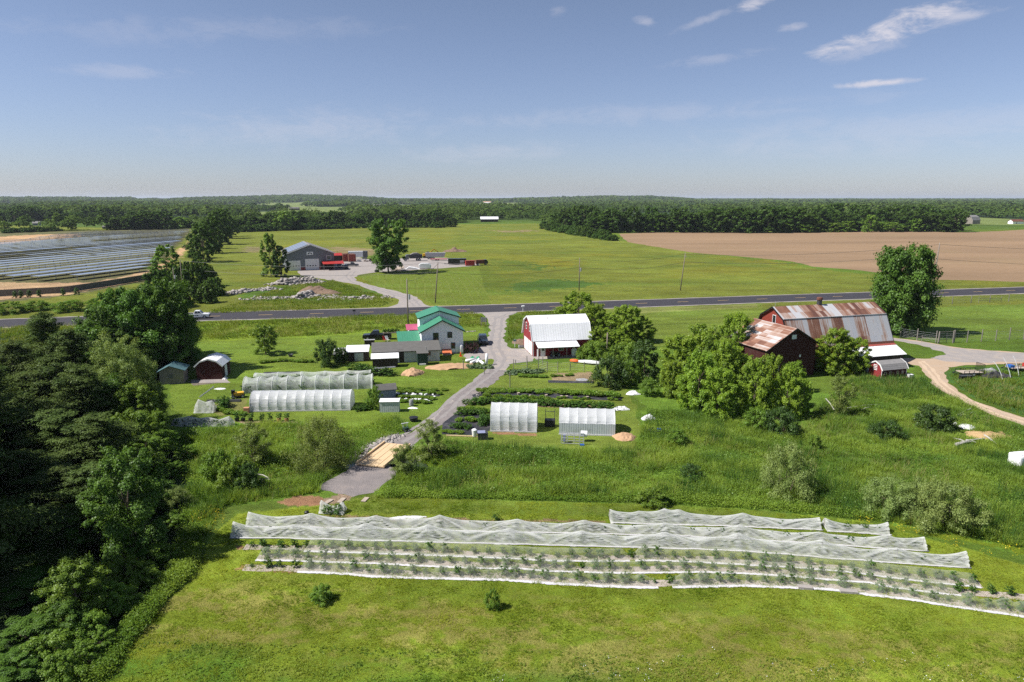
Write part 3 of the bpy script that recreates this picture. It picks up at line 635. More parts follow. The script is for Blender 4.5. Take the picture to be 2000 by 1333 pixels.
broad('round_tree', 'lush', 5.2, 2.4, .5, 44, 7000, .12, 1, trunk=.14, wide=.45, rcl=.22)
broad('loose_tree', 'oak', 20, 7.2, 1.6, 130, 20000, .32, 1, rcl=.19, trunk=.4, stems=2, spread=3.2, wide=.62, top=.70, limbs=14, inner=.4)
broad('poplar', 'lush', 15, 4.2, .5, 70, 9000, .27, 2, rcl=.19)
broad('olive_shrub', 'olive', 5, 4.2, .1, 90, 22000, .08, 2, rcl=.17, stems=4, spread=2.6, trunk=.14, asp=.45, limbs=16, wide=.3, top=.72)
broad('willow_shrub', 'willow', 3.0, 3.0, .05, 70, 17000, .07, 3, rcl=.16, stems=4, spread=1.8, trunk=.09, asp=.4, limbs=12, wide=.25, top=.78)
broad('shrub', 'lush', 3, 2.2, .05, 48, 9000, .085, 3, rcl=.2, stems=3, spread=1.1, trunk=.09, wide=.28, top=.76)
broad('dark_shrub', 'dark', 2.6, 2.4, .05, 48, 9000, .085, 2, rcl=.2, stems=3, spread=1.2, trunk=.09, wide=.25, top=.78)
broad('slim_shrub', 'olive', 4, 1.3, .2, 40, 6500, .07, 2, rcl=.26, stems=2, spread=.5, trunk=.07, asp=.4)
broad('berry_bush', 'bush', .85, .36, .12, 14, 620, .05, 5, rcl=.36, stems=3, spread=.2, trunk=.02, wide=.55, top=.6, limbs=6)
broad('big_bush', 'bush', 1.15, .62, .06, 22, 1000, .06, 3, rcl=.28, stems=3, spread=.3, trunk=.025, wide=.45, top=.66, limbs=6)
broad('garden_plant', 'lush', .6, .5, .02, 22, 700, .085, 4, rcl=.44, stems=2, spread=.2, trunk=.02, wide=.35, top=.72, limbs=4)
broad('edge_tree', 'edge', 17, 6.5, .2, 64, 3600, .52, 5, rcl=.19, wide=.40, top=.66, trunk=.3, inner=.15)
broad('edge_tree_light', 'lush', 13, 5.5, .3, 50, 2800, .48, 2, rcl=.2, wide=.40, top=.66, trunk=.25, inner=.15)
broad('hedge_shrub', 'edge', 5.5, 4.5, .0, 44, 2400, .38, 3, rcl=.2, wide=.25, top=.78, trunk=.16, stems=2, spread=1.5)
broad('conifer', 'dark', 9, 2.4, .1, 54, 4200, .2, 1, rcl=.2, wide=.05, top=.98, trunk=.16)
broad('small_conifer', 'dark', 1.8, .6, .02, 20, 500, .12, 1, rcl=.4, wide=.05, top=.98, trunk=.05)
TREE_NAMES = dict(pine='pine_tree', shade_oak='oak_tree', oak='oak_tree', near_maple='leafy_tree', pale_willow='willow_tree', maple='maple_tree', dark_tree='dark_tree', big_tree='shade_tree', round_tree='round_tree', loose_tree='twin_trunk_tree', poplar='poplar_tree', olive_shrub='large_shrub', willow_shrub='willow_shrub', shrub='shrub', dark_shrub='dark_shrub', slim_shrub='slender_shrub', berry_bush='berry_bush', big_bush='berry_bush', garden_plant='garden_plant', edge_tree='woodland_tree', edge_tree_light='woodland_tree', hedge_shrub='hedge_shrub', conifer='spruce_tree', small_conifer='young_conifer')
SMALL = {'berry_bush', 'big_bush', 'garden_plant', 'small_conifer'}
_cnt = {}
def plant(kind, x, y, H, Rr, label, cat='tree', group=None, z=None, var=None, single=False, name=None):
    i = _cnt.get(kind, 0); _cnt[kind] = i+1; pr = PROTO[kind]; cm, tm, H0, R0 = pr[(i if var is None else var) % len(pr)]
    z = float(zg(np.array([x]), np.array([y]))[0]) if z is None else z
    sc = (Rr/R0*random.uniform(.94, 1.06), Rr/R0*random.uniform(.94, 1.06), H/H0); rot = (0, 0, random.random()*6.283)
    nm = name or TREE_NAMES[kind]
    if single:
        o = link(nm, cm); tag(o, label, cat, group); o.location = (x, y, z); o.scale = sc; o.rotation_euler = rot; return o
    t = thing(nm, label, cat, (x, y, z), 0, group); t.scale = sc; t.rotation_euler = rot
    link('crown' if cat == 'tree' else 'foliage', cm, t); link('trunk' if cat == 'tree' else 'stem', tm, t); return t
def plant_px(kind, px, pyb, pyt, hw, label, cat='tree', group=None, **k):
    x, y = G(px, pyb); return plant(kind, x, y, HT(y, pyt), hw*MPP(px, pyb), label, cat, group, **k)
def plant_at(kind, px, pyt, X, Rr, label, cat='tree', group=None, **k):   # a tree known by its visible top and how far left it stands
    u = (px-1000)/FP; v = -(pyt-666.5)/FP; t = X/u; z = CAM_H-t*(ST-v*CT); return plant(kind, X, (CT+v*ST)*t, max(1.2, z), Rr, label, cat, group, **k)
def plant_top(kind, px, pyt, H, Rr, label, cat='tree', group=None, **k):     # a tree known by its visible top and its height
    x, y = G(px, pyt, H*.97); return plant(kind, x, y, H, Rr, label, cat, group, **k)
# ------------------------------------------------------------------ the setting
build_ground()
ROADP = [(-500, 655), (0, 632), (382, 618.8), (690, 611), (960, 603), (1250, 593), (1500, 584), (1760, 575.3), (2000, 567), (2600, 546)]
RW = [G(*p) for p in ROADP]
road = ribbon('road', RW, 11.6, .012, MAT['asphalt'], world=True)
sh_ = ribbon('road_shoulder', RW, 13.4, .008, MAT['gravel'], jit=.8, world=True)
L_ = plen(RW); mb = MB(); s = 4.0
while s < L_-8:
    a = along(RW, s/L_); b = along(RW, (s+3.3)/L_); d = Vector((b[0]-a[0], b[1]-a[1], 0)).normalized(); n = Vector((-d.y, d.x, 0))*.12
    a = Vector((*a, .016)); b = Vector((*b, .016)); mb.add([a-n, b-n, b+n, a+n], [(0, 1, 2, 3)]); s += 12.2
o = mb.build('centre_line', MAT['paint_yellow'], road)
sheet('ploughed_field', [(1208, 457), (1300, 454), (1450, 455), (1500, 454), (1600, 452.2), (1720, 450.4), (1800, 452), (1870, 454.5), (1950, 452), (2050, 446), (2700, 446), (2700, 562), (2000, 550.6), (1832, 547), (1681, 528.5), (1587, 521), (1546, 511), (1450, 502), (1350, 493.5), (1275, 481.5), (1225, 473)], .004, MAT['ploughed'], .9, 4)
sheet('gravel_yard', [(757, 601), (776, 594), (781, 589.5), (776, 585), (752, 576.5), (726, 567), (695, 556), (656, 549), (619, 543.5), (586, 537.5), (580, 530), (600, 526), (640, 520), (666, 505.6), (700, 503), (726, 508), (770, 505), (869, 503.6), (934, 513), (938, 519), (882, 523), (830, 526.5), (778, 530), (739, 531.5), (703, 537), (692, 542), (696, 548), (705, 552), (739, 561.5), (791, 573), (814, 581), (825, 591.4), (842, 599)], .006, MAT['gravel'], .5, 2)
sheet('driveway', [(926, 608.5), (940, 613), (953, 622), (958, 632), (956.5, 648), (950, 660), (944, 672), (930, 684), (908, 692), (908, 702), (935, 704), (962, 701), (969, 708), (940, 735), (905, 762), (868, 795), (835, 828), (800, 848), (768, 860), (748, 868), (806, 872), (832, 846), (857, 832), (897, 802), (925, 777), (952, 757), (982, 731), (1003, 710), (1040, 706), (1044, 699), (1030, 682), (1000, 681), (990, 675), (985.5, 660), (987, 640), (991, 622), (1003, 612), (1022, 606)], .010, MAT['gravel'], .35, .8)
sheet('gravel_path', [(694, 905), (675, 920), (645, 938), (622, 950), (628, 958), (655, 965), (688, 969), (728, 963), (745, 950), (778, 925), (768, 913), (752, 910)], .010, MAT['dark_gravel'], .3, .6)
sheet('wheel_path', [(748, 867), (800, 848), (835, 828), (868, 795), (905, 762), (940, 735), (958, 722), (992, 724), (952, 757), (925, 777), (897, 802), (857, 832), (832, 846), (806, 871)], .014, MAT['dark_gravel'], .5, .8)
sheet('farm_track', [(1738, 663), (1790, 672), (1838, 683), (1868, 690), (1868, 699), (1815, 700.5), (1764, 700), (1766, 711), (1795, 715), (1806, 730), (1826, 755), (1860, 778), (1915, 802), (2000, 831), (2300, 930), (2300, 900), (2000, 815.6), (1938, 796), (1904, 783), (1872, 765), (1853, 746), (1846, 729), (1852, 718), (1885, 713), (1960, 712), (2010, 712), (2500, 730), (2500, 712), (2000, 689), (1930, 685), (1860, 678), (1800, 667), (1744, 660)], .010, MAT['dirt'], .3, .8)
sheet('farm_lane', [(1744, 661), (1800, 668), (1860, 679), (1930, 686), (2000, 690), (2500, 712), (2500, 724), (2000, 708), (1930, 708), (1880, 709), (1850, 706), (1820, 700), (1848, 692), (1800, 675), (1740, 664)], .014, MAT['gravel'], .5, .8)
sheet('stream_water', [(640, 903), (668, 893), (692, 884), (725, 880), (800, 884), (835, 897), (835, 915), (790, 915), (740, 905), (700, 906), (660, 912)], -.55, MAT['water'], .2, .8)
for pts_, w_ in (([(1003, 611), (974, 622), (970, 650), (966, 680), (978, 702), (970, 716), (935, 745), (890, 780), (850, 818), (800, 850), (770, 866)], .55), ([(1600, 566)], 0)):
    if w_:
        W_ = [G(*p) for p in pts_]
        for sd in (-.8, .8): ribbon('wheel_rut', [(p[0]+sd, p[1]+sd*.3) for p in W_], w_, .018, MAT['rut'], jit=.5, world=True)
W_ = [G(*p) for p in ((815, 598), (800, 583), (740, 566), (690, 550), (680, 540), (690, 530))]
for sd in (-.9, .9): ribbon('wheel_rut', [(p[0]+sd, p[1]) for p in W_], .6, .014, MAT['rut'], jit=.6, world=True)
W_ = [G(*p) for p in ((1800, 706), (1815, 722), (1836, 748), (1866, 771), (1910, 792), (1965, 812), (2060, 840))]
for sd in (-.55, .55): ribbon('wheel_rut', [(p[0]+sd, p[1]+sd*.5) for p in W_], .5, .016, MAT['rut_tan'], jit=.5, world=True)
# ------------------------------------------------------------------ haze
hm = bpy.data.materials.new('haze'); hm.use_nodes = True; hn = hm.node_tree; hn.nodes.clear(); ho = hn.nodes.new('ShaderNodeOutputMaterial'); hv = hn.nodes.new('ShaderNodeVolumePrincipled')
hv.inputs['Color'].default_value = (.80, .88, 1, 1); hv.inputs['Density'].default_value = HAZE; hv.inputs['Anisotropy'].default_value = .1; hn.links.new(hv.outputs[0], ho.inputs['Volume'])
if HAZE > 0:
    hb = MB().box(-62000, 62000, -62000, 62000, -2.5, 95).build('haze', hm); tag(hb, kind='stuff')
# ------------------------------------------------------------------ woods
WF = 'trees of the near wood'
for px, t, X in ((78, 606, -62), (20, 662, -62), (130, 642, -55), (58, 722, -55), (148, 712, -49), (8, 766, -50), (92, 800, -46), (180, 806, -40.5), (38, 880, -44), (122, 905, -38), (18, 985, -41), (96, 1000, -36.5), (28, 1085, -38), (-40, 700, -60), (-60, 860, -54), (185, 905, -35), (100, 690, -54), (30, 820, -50), (-20, 1180, -37), (60, 930, -42)):
    plant_at('pine', px, t, X, 4.2 if t < 880 else 3.4, 'dark layered pine in the dense wood along the left edge', 'tree', 'pines of the near wood')
for x, y, h in [(-(.75*(.979*y_+2)+6.0+(i_ % 2)*3), y_, 16+(i_*7 % 3)) for i_, y_ in enumerate((43, 48, 54, 60, 67))]: plant('pine', x, y, h, 5.0, 'dark layered pine in the dense wood along the left edge', 'tree', 'pines of the near wood')
for px, t, X, r in ((318, 546, -56, 4.6), (268, 570, -59, 4.6), (222, 564, -66, 4.4), (338, 592, -56, 3.4), (188, 600, -64, 4.2), (296, 614, -59, 4.2), (345, 646, -54, 2.6), (246, 636, -60, 4), (160, 640, -62, 4), (200, 735, -48, 3.8), (340, 612, -60, 4)):
    plant_at('oak', px, t, X, r, 'dark broadleaf tree at the head of the near wood below the road', 'tree', 'broadleaf trees at the head of the near wood')
plant_at('pale_willow', 222, 655, -48.5, 3.8, 'pale silvery willow rising out of the dark near wood')
plant_at('pale_willow', 264, 694, -46, 3.0, 'smaller pale willow crown just right of the tall silvery one')
for px, t, X, r in ((262, 752, -44, 2.8), (292, 752, -44.5, 1.8), (250, 800, -41, 2.8), (302, 806, -41, 1.7), (318, 842, -39, 1.8), (280, 850, -38.5, 2.4), (338, 905, -35, 1.4)):
    plant_at('near_maple', px, t, X, r, 'bright green broadleaf tree on the sunny edge of the near wood by the plank shed', 'tree', 'broadleaf trees on the sunny wood edge')
for px, t, X, r in ((246, 1060, -29.5, 1.6), (60, 1150, -35, 2.4), (180, 960, -34, 2.4), (290, 935, -33.5, 2.2), (60, 1040, -38, 3), (215, 905, -36, 2.6)):
    plant_at('shade_oak', px, t, X, r, 'deep green tree in the shade of the near wood', 'tree', 'shaded trees of the near wood')
plant_at('shade_oak', 238, 880, -30.5, 3.1, 'large cone shaped leafy tree standing forward at the edge of the near wood')
plant_at('near_maple', 138, 1098, -29.5, 2.0, 'sunlit bushy tree with pale top in the lower left corner of the wood')
plant_at('shade_oak', 60, 1215, -30.5, 2.4, 'dark leafy tree in the bottom left corner of the wood')
plant_at('shade_oak', 118, 1180, -29, 1.7, 'leafy tree right of the bottom left corner tree')
plant_at('shade_oak', 20, 1285, -29.5, 2.0, 'low leafy tree cut by the bottom left corner of the frame')
plant_at('willow_shrub', 337, 955, -31.3, 1.6, 'grey green feathery shrub beside the cone shaped tree', 'shrub')
for px, t, X, r in ((292, 1066, -28.2, 1.5), (322, 1074, -27.4, 1.2), (245, 1090, -28.6, 1.5), (280, 1120, -27.2, 1.3), (205, 1140, -28, 1.5), (232, 1158, -27.2, 1.2), (168, 1205, -27.4, 1.4), (190, 1240, -26.2, 1.1), (120, 1280, -26.6, 1.3), (335, 1018, -29.6, 1.2), (362, 872, -36, 1.2), (152, 1262, -26.4, 1.2), (95, 1240, -28.5, 1.6)):
    plant_at('shrub', px, t, X, r, 'leafy shrub on the mown field edge of the near wood', 'shrub', 'shrubs edging the near wood')
# hedgerow from the road up to the solar field corner
HG = 'hedgerow trees beside the solar field'
for px, b, t, hw in ((398, 512, 436, 27), (412, 495, 424, 24), (428, 478, 411, 22), (440, 466, 408, 20), (384, 505, 455, 18), (455, 462, 425, 14), (420, 486, 440, 16)):
    plant_px('edge_tree', px, b, t, hw, 'tall hedgerow tree at the far corner of the solar field', 'tree', HG)
plant_px('poplar', 328, 552, 476, 25, 'bright loose topped poplar in front of the solar rows')
for px, b, t, hw in ((310, 575, 528, 26), (352, 566, 520, 22), (385, 575, 514, 22), (405, 560, 520, 20), (420, 578, 543, 22), (372, 590, 556, 24), (340, 600, 560, 28), (402, 592, 556, 20), (290, 590, 556, 26), (250, 598, 568, 24), (395, 540, 508, 16), (365, 545, 512, 16)):
    plant_px('hedge_shrub', px, b, t, hw, 'dark bushy hedgerow shrub between the highway and the solar field', 'shrub', 'hedgerow shrubs above the road')
for px, b, t, hw in ((20, 612, 590, 30), (75, 606, 588, 26), (135, 608, 588, 30), (195, 606, 582, 24), (225, 612, 584, 20)):
    plant_px('shrub', px, b, t, hw, 'low green shrub on the verge below the solar fence', 'shrub', 'verge shrubs below the solar fence')
# single trees round the farm
plant_px('round_tree', 519, 692, 636, 25, 'round green lawn tree standing alone on the mown grass')
plant_px('dark_shrub', 640, 714, 665, 25, 'dark dense shrub beside the low white roofed sheds', 'shrub')
plant_px('dark_shrub', 668, 708, 680, 14, 'small dark shrub hugging the white roofed sheds', 'shrub')
plant_px('loose_tree', 761, 533, 428, 36, 'tall open crowned tree with two trunks beside the workshop yard')
plant_px('poplar', 530, 541, 456, 20, 'grey green leaning tree at the left end of the workshop')
plant_px('conifer', 549, 541, 478, 17, 'dark spruce in front of the grey workshop')
plant_px('big_tree', 1753, 652, 480, 58, 'huge full crowned shade tree behind the right end of the rusty barn')
BT = 'trees round the white roofed garage'
for px, b, t, hw in ((1128, 640, 570, 38), (1158, 655, 594, 30), (1192, 660, 612, 26), (1222, 668, 596, 34), (1252, 668, 618, 26), (1170, 690, 640, 26), (1205, 690, 646, 28)):
    plant_px('maple', px, b, t, hw, 'leafy green tree behind the red garage with white roof', 'tree', BT)
for k, px, b, t, hw in (('shrub', 1165, 706, 668, 28), ('shrub', 1140, 702, 676, 14), ('shrub', 1205, 716, 674, 26), ('dark_shrub', 1190, 756, 700, 34), ('shrub', 1235, 728, 672, 26), ('dark_tree', 1258, 745, 664, 30), ('shrub', 1228, 752, 706, 20), ('shrub', 1270, 772, 740, 20)):
    plant_px(k, px, b, t, hw, 'rounded bush in the thicket between the garage and the maple grove', 'tree' if k == 'dark_tree' else 'shrub', 'bushes of the thicket')
MG = 'maples of the grove before the rusty barn'
for px, b, t, hw in ((1324, 760, 654, 38), (1372, 742, 634, 38), (1434, 720, 612, 36), (1470, 705, 640, 20), (1312, 775, 704, 26), (1362, 800, 684, 38), (1412, 772, 664, 34), (1450, 770, 692, 30), (1400, 815, 718, 34), (1470, 812, 696, 32), (1506, 795, 694, 25), (1534, 815, 716, 30), (1566, 812, 740, 20), (1548, 765, 706, 22), (1346, 792, 736, 26)):
    plant_px('maple', px, b, t, hw, 'sunlit yellow green maple in the grove in front of the rusty barn', 'tree', MG)
plant_px('maple', 1630, 728, 642, 38, 'yellow green maple close against the barn left of the lean-to roof')
plant_px('maple', 1668, 728, 660, 26, 'smaller maple touching the white lean-to roof of the barn')
for k, px, b, t, hw, l in (('dark_shrub', 1525, 848, 798, 32, 'dark round shrub at the foot of the maple grove'), ('shrub', 1478, 838, 800, 28, 'green shrub tucked under the maple grove'), ('slim_shrub', 1640, 812, 735, 26, 'bare stemmed small tree right of the maple grove'),
  ('dark_shrub', 1732, 858, 824, 30, 'dark spreading shrub in the rough grass'), ('dark_shrub', 1822, 838, 794, 40, 'broad dark shrub beside the white bag'), ('willow_shrub', 1535, 968, 872, 50, 'tall olive tinted willow shrub alone in the rough grass'),
  ('willow_shrub', 1735, 1000, 938, 56, 'left pale willow shrub of the big pair above the nets'), ('willow_shrub', 1850, 1028, 948, 70, 'right and larger pale willow shrub of the big pair above the nets'), ('willow_shrub', 1795, 1005, 940, 44, 'pale willow shrub behind and between the big pair'),
  ('shrub', 1275, 985, 955, 30, 'low green shrub at the lip of the mown strip'), ('dark_shrub', 1350, 935, 908, 22, 'small dark shrub low in the weeds'), ('shrub', 1320, 868, 838, 22, 'thin shrub beside the dark water tub'), ('shrub', 1590, 880, 850, 14, 'little bright shrub in the open rough grass'),
  ('olive_shrub', 628, 912, 800, 62, 'large grey green willow shrub left of the timber bridge'), ('slim_shrub', 497, 905, 826, 34, 'slender dark shrub left of the big willow shrub'), ('shrub', 462, 950, 884, 36, 'round bright shrub beside a fallen branch'), ('shrub', 425, 935, 880, 30, 'green shrub against the shade of the near wood'), ('dark_shrub', 485, 955, 905, 26, 'dark shrub right of the round bright one'),
  ('slim_shrub', 840, 889, 816, 29, 'upright bushy shrub at the bend of the gravel path'), ('slim_shrub', 788, 926, 868, 26, 'thin shrub at the right corner of the bridge')):
    if k in PROTO: plant_px(k, px, b, t, hw, l, 'shrub')
plant_px('shrub', 627, 1173, 1147, 24, 'low blue green shrub alone in the front field', 'shrub')
plant_px('shrub', 962, 1188, 1152, 15, 'small yellow tipped sapling alone in the front field', 'shrub')
plant_px('shrub', 732, 798, 757, 18, 'dark leafy bush beside the lavender shed', 'shrub')
# tree lines at the far field edges
def line(kind, pts, n, hh, hw, label, group, cat='tree', jit=4, dep=1.2):
    for i in range(n):
        px, py = along(pts, (i+.5)/n); px += random.uniform(-jit, jit); py += random.uniform(-.3, dep)*-1
        x, y = G(px, py); plant(kind, x, y, hh*random.uniform(.6, 1.18), hw*random.uniform(.8, 1.2), label, cat, group)
W1 = [(1080, 449), (1180, 455), (1300, 454), (1500, 455), (1600, 453), (1720, 451), (1870, 454)]
line('edge_tree', W1, 44, 19, 9.5, 'tall dark tree on the front of the wood beyond the ploughed field', 'front trees of the wood beyond the ploughed field', jit=5, dep=.5)
line('edge_tree', [(p[0], p[1]-3.2) for p in W1], 44, 20, 10, 'dark tree in the second rank of the wood beyond the ploughed field', 'second rank trees beyond the ploughed field', jit=6, dep=1)
line('edge_tree_light', [(1520, 455), (1620, 453.5), (1800, 453)], 9, 13, 7, 'paler lower tree before the dark wood beyond the ploughed field', 'paler trees before the dark wood', jit=9, dep=.0)
line('hedge_shrub', [(1062, 447), (1100, 455), (1150, 463), (1200, 471)], 20, 6.5, 5, 'dark hedge shrub where the meadow meets the ploughed field', 'hedge shrubs by the ploughed field', 'shrub', 3, .3)
W2 = [(455, 452), (540, 449), (620, 447), (760, 441), (890, 444)]
line('edge_tree', W2, 34, 15, 8, 'mid green tree along the back of the green meadow', 'trees along the back of the meadow', jit=5, dep=1.3)
line('hedge_shrub', [(460, 454), (560, 450.5), (700, 446), (870, 444.8)], 26, 6, 6, 'bush along the back of the green meadow', 'bushes along the back of the meadow', 'shrub', 5, .3)
plant_px('edge_tree_light', 555, 450, 413, 24, 'broad grey green tree with a rounded crown at the back of the meadow')
line('edge_tree', [(222, 449), (260, 449), (300, 449), (325, 448)], 12, 15, 9, 'dark round tree in the clump behind the solar field', 'dark clump behind the solar field', jit=3, dep=.8)
line('edge_tree_light', [(330, 448), (370, 446)], 5, 10, 7, 'paler tree at the right of the clump behind the solar field', 'paler trees behind the solar field', jit=3)
line('edge_tree', [(-20, 436), (40, 435), (90, 433), (130, 435), (190, 433), (260, 434)], 24, 16, 10, 'tree beyond the pale strip of field at far left', 'trees beyond the pale strip', jit=6, dep=3)
for px, b, t, hw in ((10, 452, 432, 9), (141, 449, 430, 9), (62, 449, 440, 5), (90, 448, 441, 6)): plant_px('edge_tree_light', px, b, t, hw, 'lone tree on the pale strip behind the solar field', 'tree', 'lone trees behind the solar field')
line('hedge_shrub', [(5, 456), (60, 454), (120, 452)], 12, 4, 4, 'dark low shrub on the back boundary of the solar field', 'boundary shrubs of the solar field', 'shrub', 5, .3)
# far-off woods that read as one mass
def far_woods():
    Vs = []; Fs = []; Ts = []; off = 0
    CLEAR = [((-60, 438), (60, 440), (200, 440), (212, 448), (-60, 450)), ((312, 405.5), (392, 405), (392, 408), (318, 409)), ((528, 404.6), (620, 404.2), (618, 407), (530, 407.4)), ((715, 403), (830, 401), (830, 405), (716, 407)), ((-60, 398.5), (28, 398.5), (28, 402.5), (-60, 402.5)), ((1245, 400.5), (1285, 400.5), (1285, 403.5), (1245, 403.5)),
             ((620, 462), (640, 446), (900, 436), (1062, 434), (1062, 470), (900, 470)), ((1860, 428), (2400, 425), (2400, 470), (1860, 470)), ((1900, 419), (2400, 417), (2400, 422), (1900, 423)), ((920, 430), (1000, 430), (1060, 432), (1060, 437), (900, 438))]
    for (d0, d1, sp, k, sz, hh, dz) in ((690, 1000, 10, 90, 2.0, 12, .35), (1000, 1900, 13, 40, 3.6, 13, .4), (1900, 3600, 21, 20, 6.5, 14, .45), (3600, 7000, 36, 12, 12.0, 15, .45), (7000, 16000, 110, 7, 30, 15, .4)):
        n = int((d1*d1-d0*d0)*R(86)/2/(sp*sp)); a = rng.uniform(R(-43), R(43), n); d = np.sqrt(rng.uniform(d0*d0, d1*d1, n)); x = d*np.sin(a); y = d*np.cos(a)
        keep = ((fbm(x/260, y/420, 55, 3) > .40) & (fbm(x/420+7, y/700, 21, 3) < .635)) | (d > 4300)
        if d0 < 1000: keep &= ~inpoly(x, y, [G(*p) for p in ((-400, 500), (-400, 448), (120, 452), (374, 446), (460, 455), (640, 447), (900, 438), (1060, 436), (1075, 450), (1210, 457), (1500, 456), (1720, 452), (1880, 455), (2600, 440), (2600, 600))])
        for c in CLEAR: keep &= ~inpoly(x, y, [G(*p) for p in c])
        x, y = x[keep], y[keep]; n = len(x); z = zg(x, y)
        big = fbm(x/130, y/200, 61, 3); H = hh*(.4+.75*rng.random(n))*(.5+1.0*big); Rr = sp*.62*(.7+.6*rng.random(n)); tt = np.clip(.5*rng.random(n)+1.1*(big-.25), 0, 1)
        u = rdir(n*k).reshape(n, k, 3); u[:, :, 2] = np.where(u[:, :, 2] < -.1, -u[:, :, 2], u[:, :, 2]); rad = (.72+.4*rng.random((n, k)))[..., None]
        C = np.stack([x, y, z+H*.52], -1)[:, None]+u*rad*np.stack([Rr, Rr, H*.5], -1)[:, None]
        N = (u*.9+rdir(n*k).reshape(n, k, 3)*.6+np.array([0, 0, .25])).reshape(-1, 3); N /= np.linalg.norm(N, axis=1, keepdims=True)
        S = np.repeat(np.minimum(sz, Rr*.62)*(.8+.4*rng.random(n)), k)*dz*1.6
        V, F = leaves(C.reshape(-1, 3), N, S, .8); Vs.append(V); Fs.append(F+off); off += len(V); Ts.append(np.clip(np.repeat(tt, k)+.25*(rng.random(n*k)-.5), 0, 1))
    me = npmesh('far_woods', np.concatenate(Vs), np.concatenate(Fs), LEAF['far'], {'tint': np.concatenate(Ts)})
    tag(link('far_woods', me), 'distant woodland running back to the wooded ridge on the horizon', 'woodland', kind='stuff'); return off//4
NFAR = far_woods()
# ------------------------------------------------------------------ tall grass, weeds and short turf
def tufts(name, label, polys, n, hrange, blades, wid, mat, wmat_noise=None, lean=.5, hole=None, thr=0, sc=3., kind='blade', seed=0):
    P = []; W = [[G(*p) for p in poly] for poly in polys]; ars = []
    for w_ in W: ars.append(abs(sum(a[0]*b[1]-b[0]*a[1] for a, b in zip(w_, w_[1:]+w_[:1])))/2)
    for w_, ar in zip(W, ars):
        m = int(n*ar/sum(ars)*2.2)+50; xs = [p[0] for p in w_]; ys = [p[1] for p in w_]
        bx = (max(xs)-min(xs))*(max(ys)-min(ys)); m = int(n*ar/sum(ars)*bx/ar)
        x = rng.uniform(min(xs), max(xs), m); y = rng.uniform(min(ys), max(ys), m)
        k = inpoly(x, y, w_)
        P.append(np.stack([x[k], y[k]], -1))
    P = np.concatenate(P); x, y = P[:, 0], P[:, 1]
    for h_ in (hole or []):
        k = ~inpoly(x, y, [G(*p) for p in h_]); x, y = x[k], y[k]
    nz_ = fbm(x/sc, y/sc, 81+seed, 4); k = nz_ > thr; x, y, nz_ = x[k], y[k], nz_[k]
    if len(x) > n*1.15: s_ = rng.choice(len(x), int(n*1.1), False); x, y, nz_ = x[s_], y[s_], nz_[s_]
    nn = len(x); h = (hrange[0]+(hrange[1]-hrange[0])*np.clip((nz_-.3)/.4, 0, 1))*(.7+.6*rng.random(nn)); z = zg(x, y)
    tint = np.clip(2.0*(fbm(x/4.5, y/3.2, 91+seed, 4)-.36)+.4*rng.random(nn), 0, 1)
    if kind == 'blade':
        a = rng.uniform(0, 6.283, (nn, blades)); dx, dy = np.cos(a), np.sin(a); ll = lean*(.4+rng.random((nn, blades))); hh = h[:, None]*(.7+.5*rng.random((nn, blades)))
        bx = x[:, None]+dx*h[:, None]*.25*rng.random((nn, blades)); by = y[:, None]+dy*h[:, None]*.25*rng.random((nn, blades)); bz = np.repeat(z[:, None], blades, 1)
        wx, wy = -dy*wid*h[:, None]**.5, dx*wid*h[:, None]**.5
        b0 = np.stack([bx-wx, by-wy, bz-.02], -1); b1 = np.stack([bx+wx, by+wy, bz-.02], -1); tp = np.stack([bx+dx*ll*hh, by+dy*ll*hh, bz+hh], -1)
        md = np.stack([bx+dx*ll*hh*.35, by+dy*ll*hh*.35, bz+hh*.62], -1); w3 = np.stack([wx, wy, wx*0], -1)*.8
        V = np.stack([b0, b1, md+w3, tp, md-w3], 2).reshape(-1, 3); q = np.arange(nn*blades)*5
        F = np.concatenate([np.stack([q, q+1, q+2, q+4], -1), np.stack([q+4, q+2, q+3, q+3], -1)])
        F3 = np.stack([q+4, q+2, q+3], -1)
        # write as quads plus triangles via two meshes merged: keep quads only, tip folded into the quad
        V = np.stack([b0, b1, tp+w3*.25, tp-w3*.25], 2).reshape(-1, 3); q = np.arange(nn*blades)*4; F = np.stack([q, q+1, q+2, q+3], -1); T = np.repeat(tint, blades)
    else:
        C = np.stack([x, y, z+h*.5], -1)[:, None]+rdir(nn*blades).reshape(nn, blades, 3)*(h[:, None, None]*np.array([.8, .8, .5])); C[:, :, 2] = np.maximum(C[:, :, 2], z[:, None]+.03)
        N = rdir(nn*blades); N[:, 2] = np.abs(N[:, 2])+.35; N /= np.linalg.norm(N, axis=1, keepdims=True)
        V, F = leaves(C.reshape(-1, 3), N, wid*(.6+.8*rng.random(nn*blades)), .6); T = np.clip(np.repeat(tint, blades)+.3*(rng.random(nn*blades)-.5), 0, 1)
    me = npmesh(name, V, F, mat, {'tint': T}); o = link(name, me); tag(o, label, 'grass', kind='stuff'); return o
ROUGH = [((395, 838), (520, 828), (700, 838), (765, 812), (800, 838), (720, 870), (620, 948), (625, 962), (560, 972), (440, 990), (400, 1050), (350, 1040), (365, 930), (345, 850)), ((775, 930), (800, 880), (860, 862), (1000, 876), (1240, 884), (1270, 800), (1560, 836), (1660, 740), (1800, 742), (1835, 768), (1990, 836), (2100, 880), (2130, 1080), (1990, 1070), (1850, 1040), (1700, 1014), (1500, 988), (1300, 978), (740, 966))]
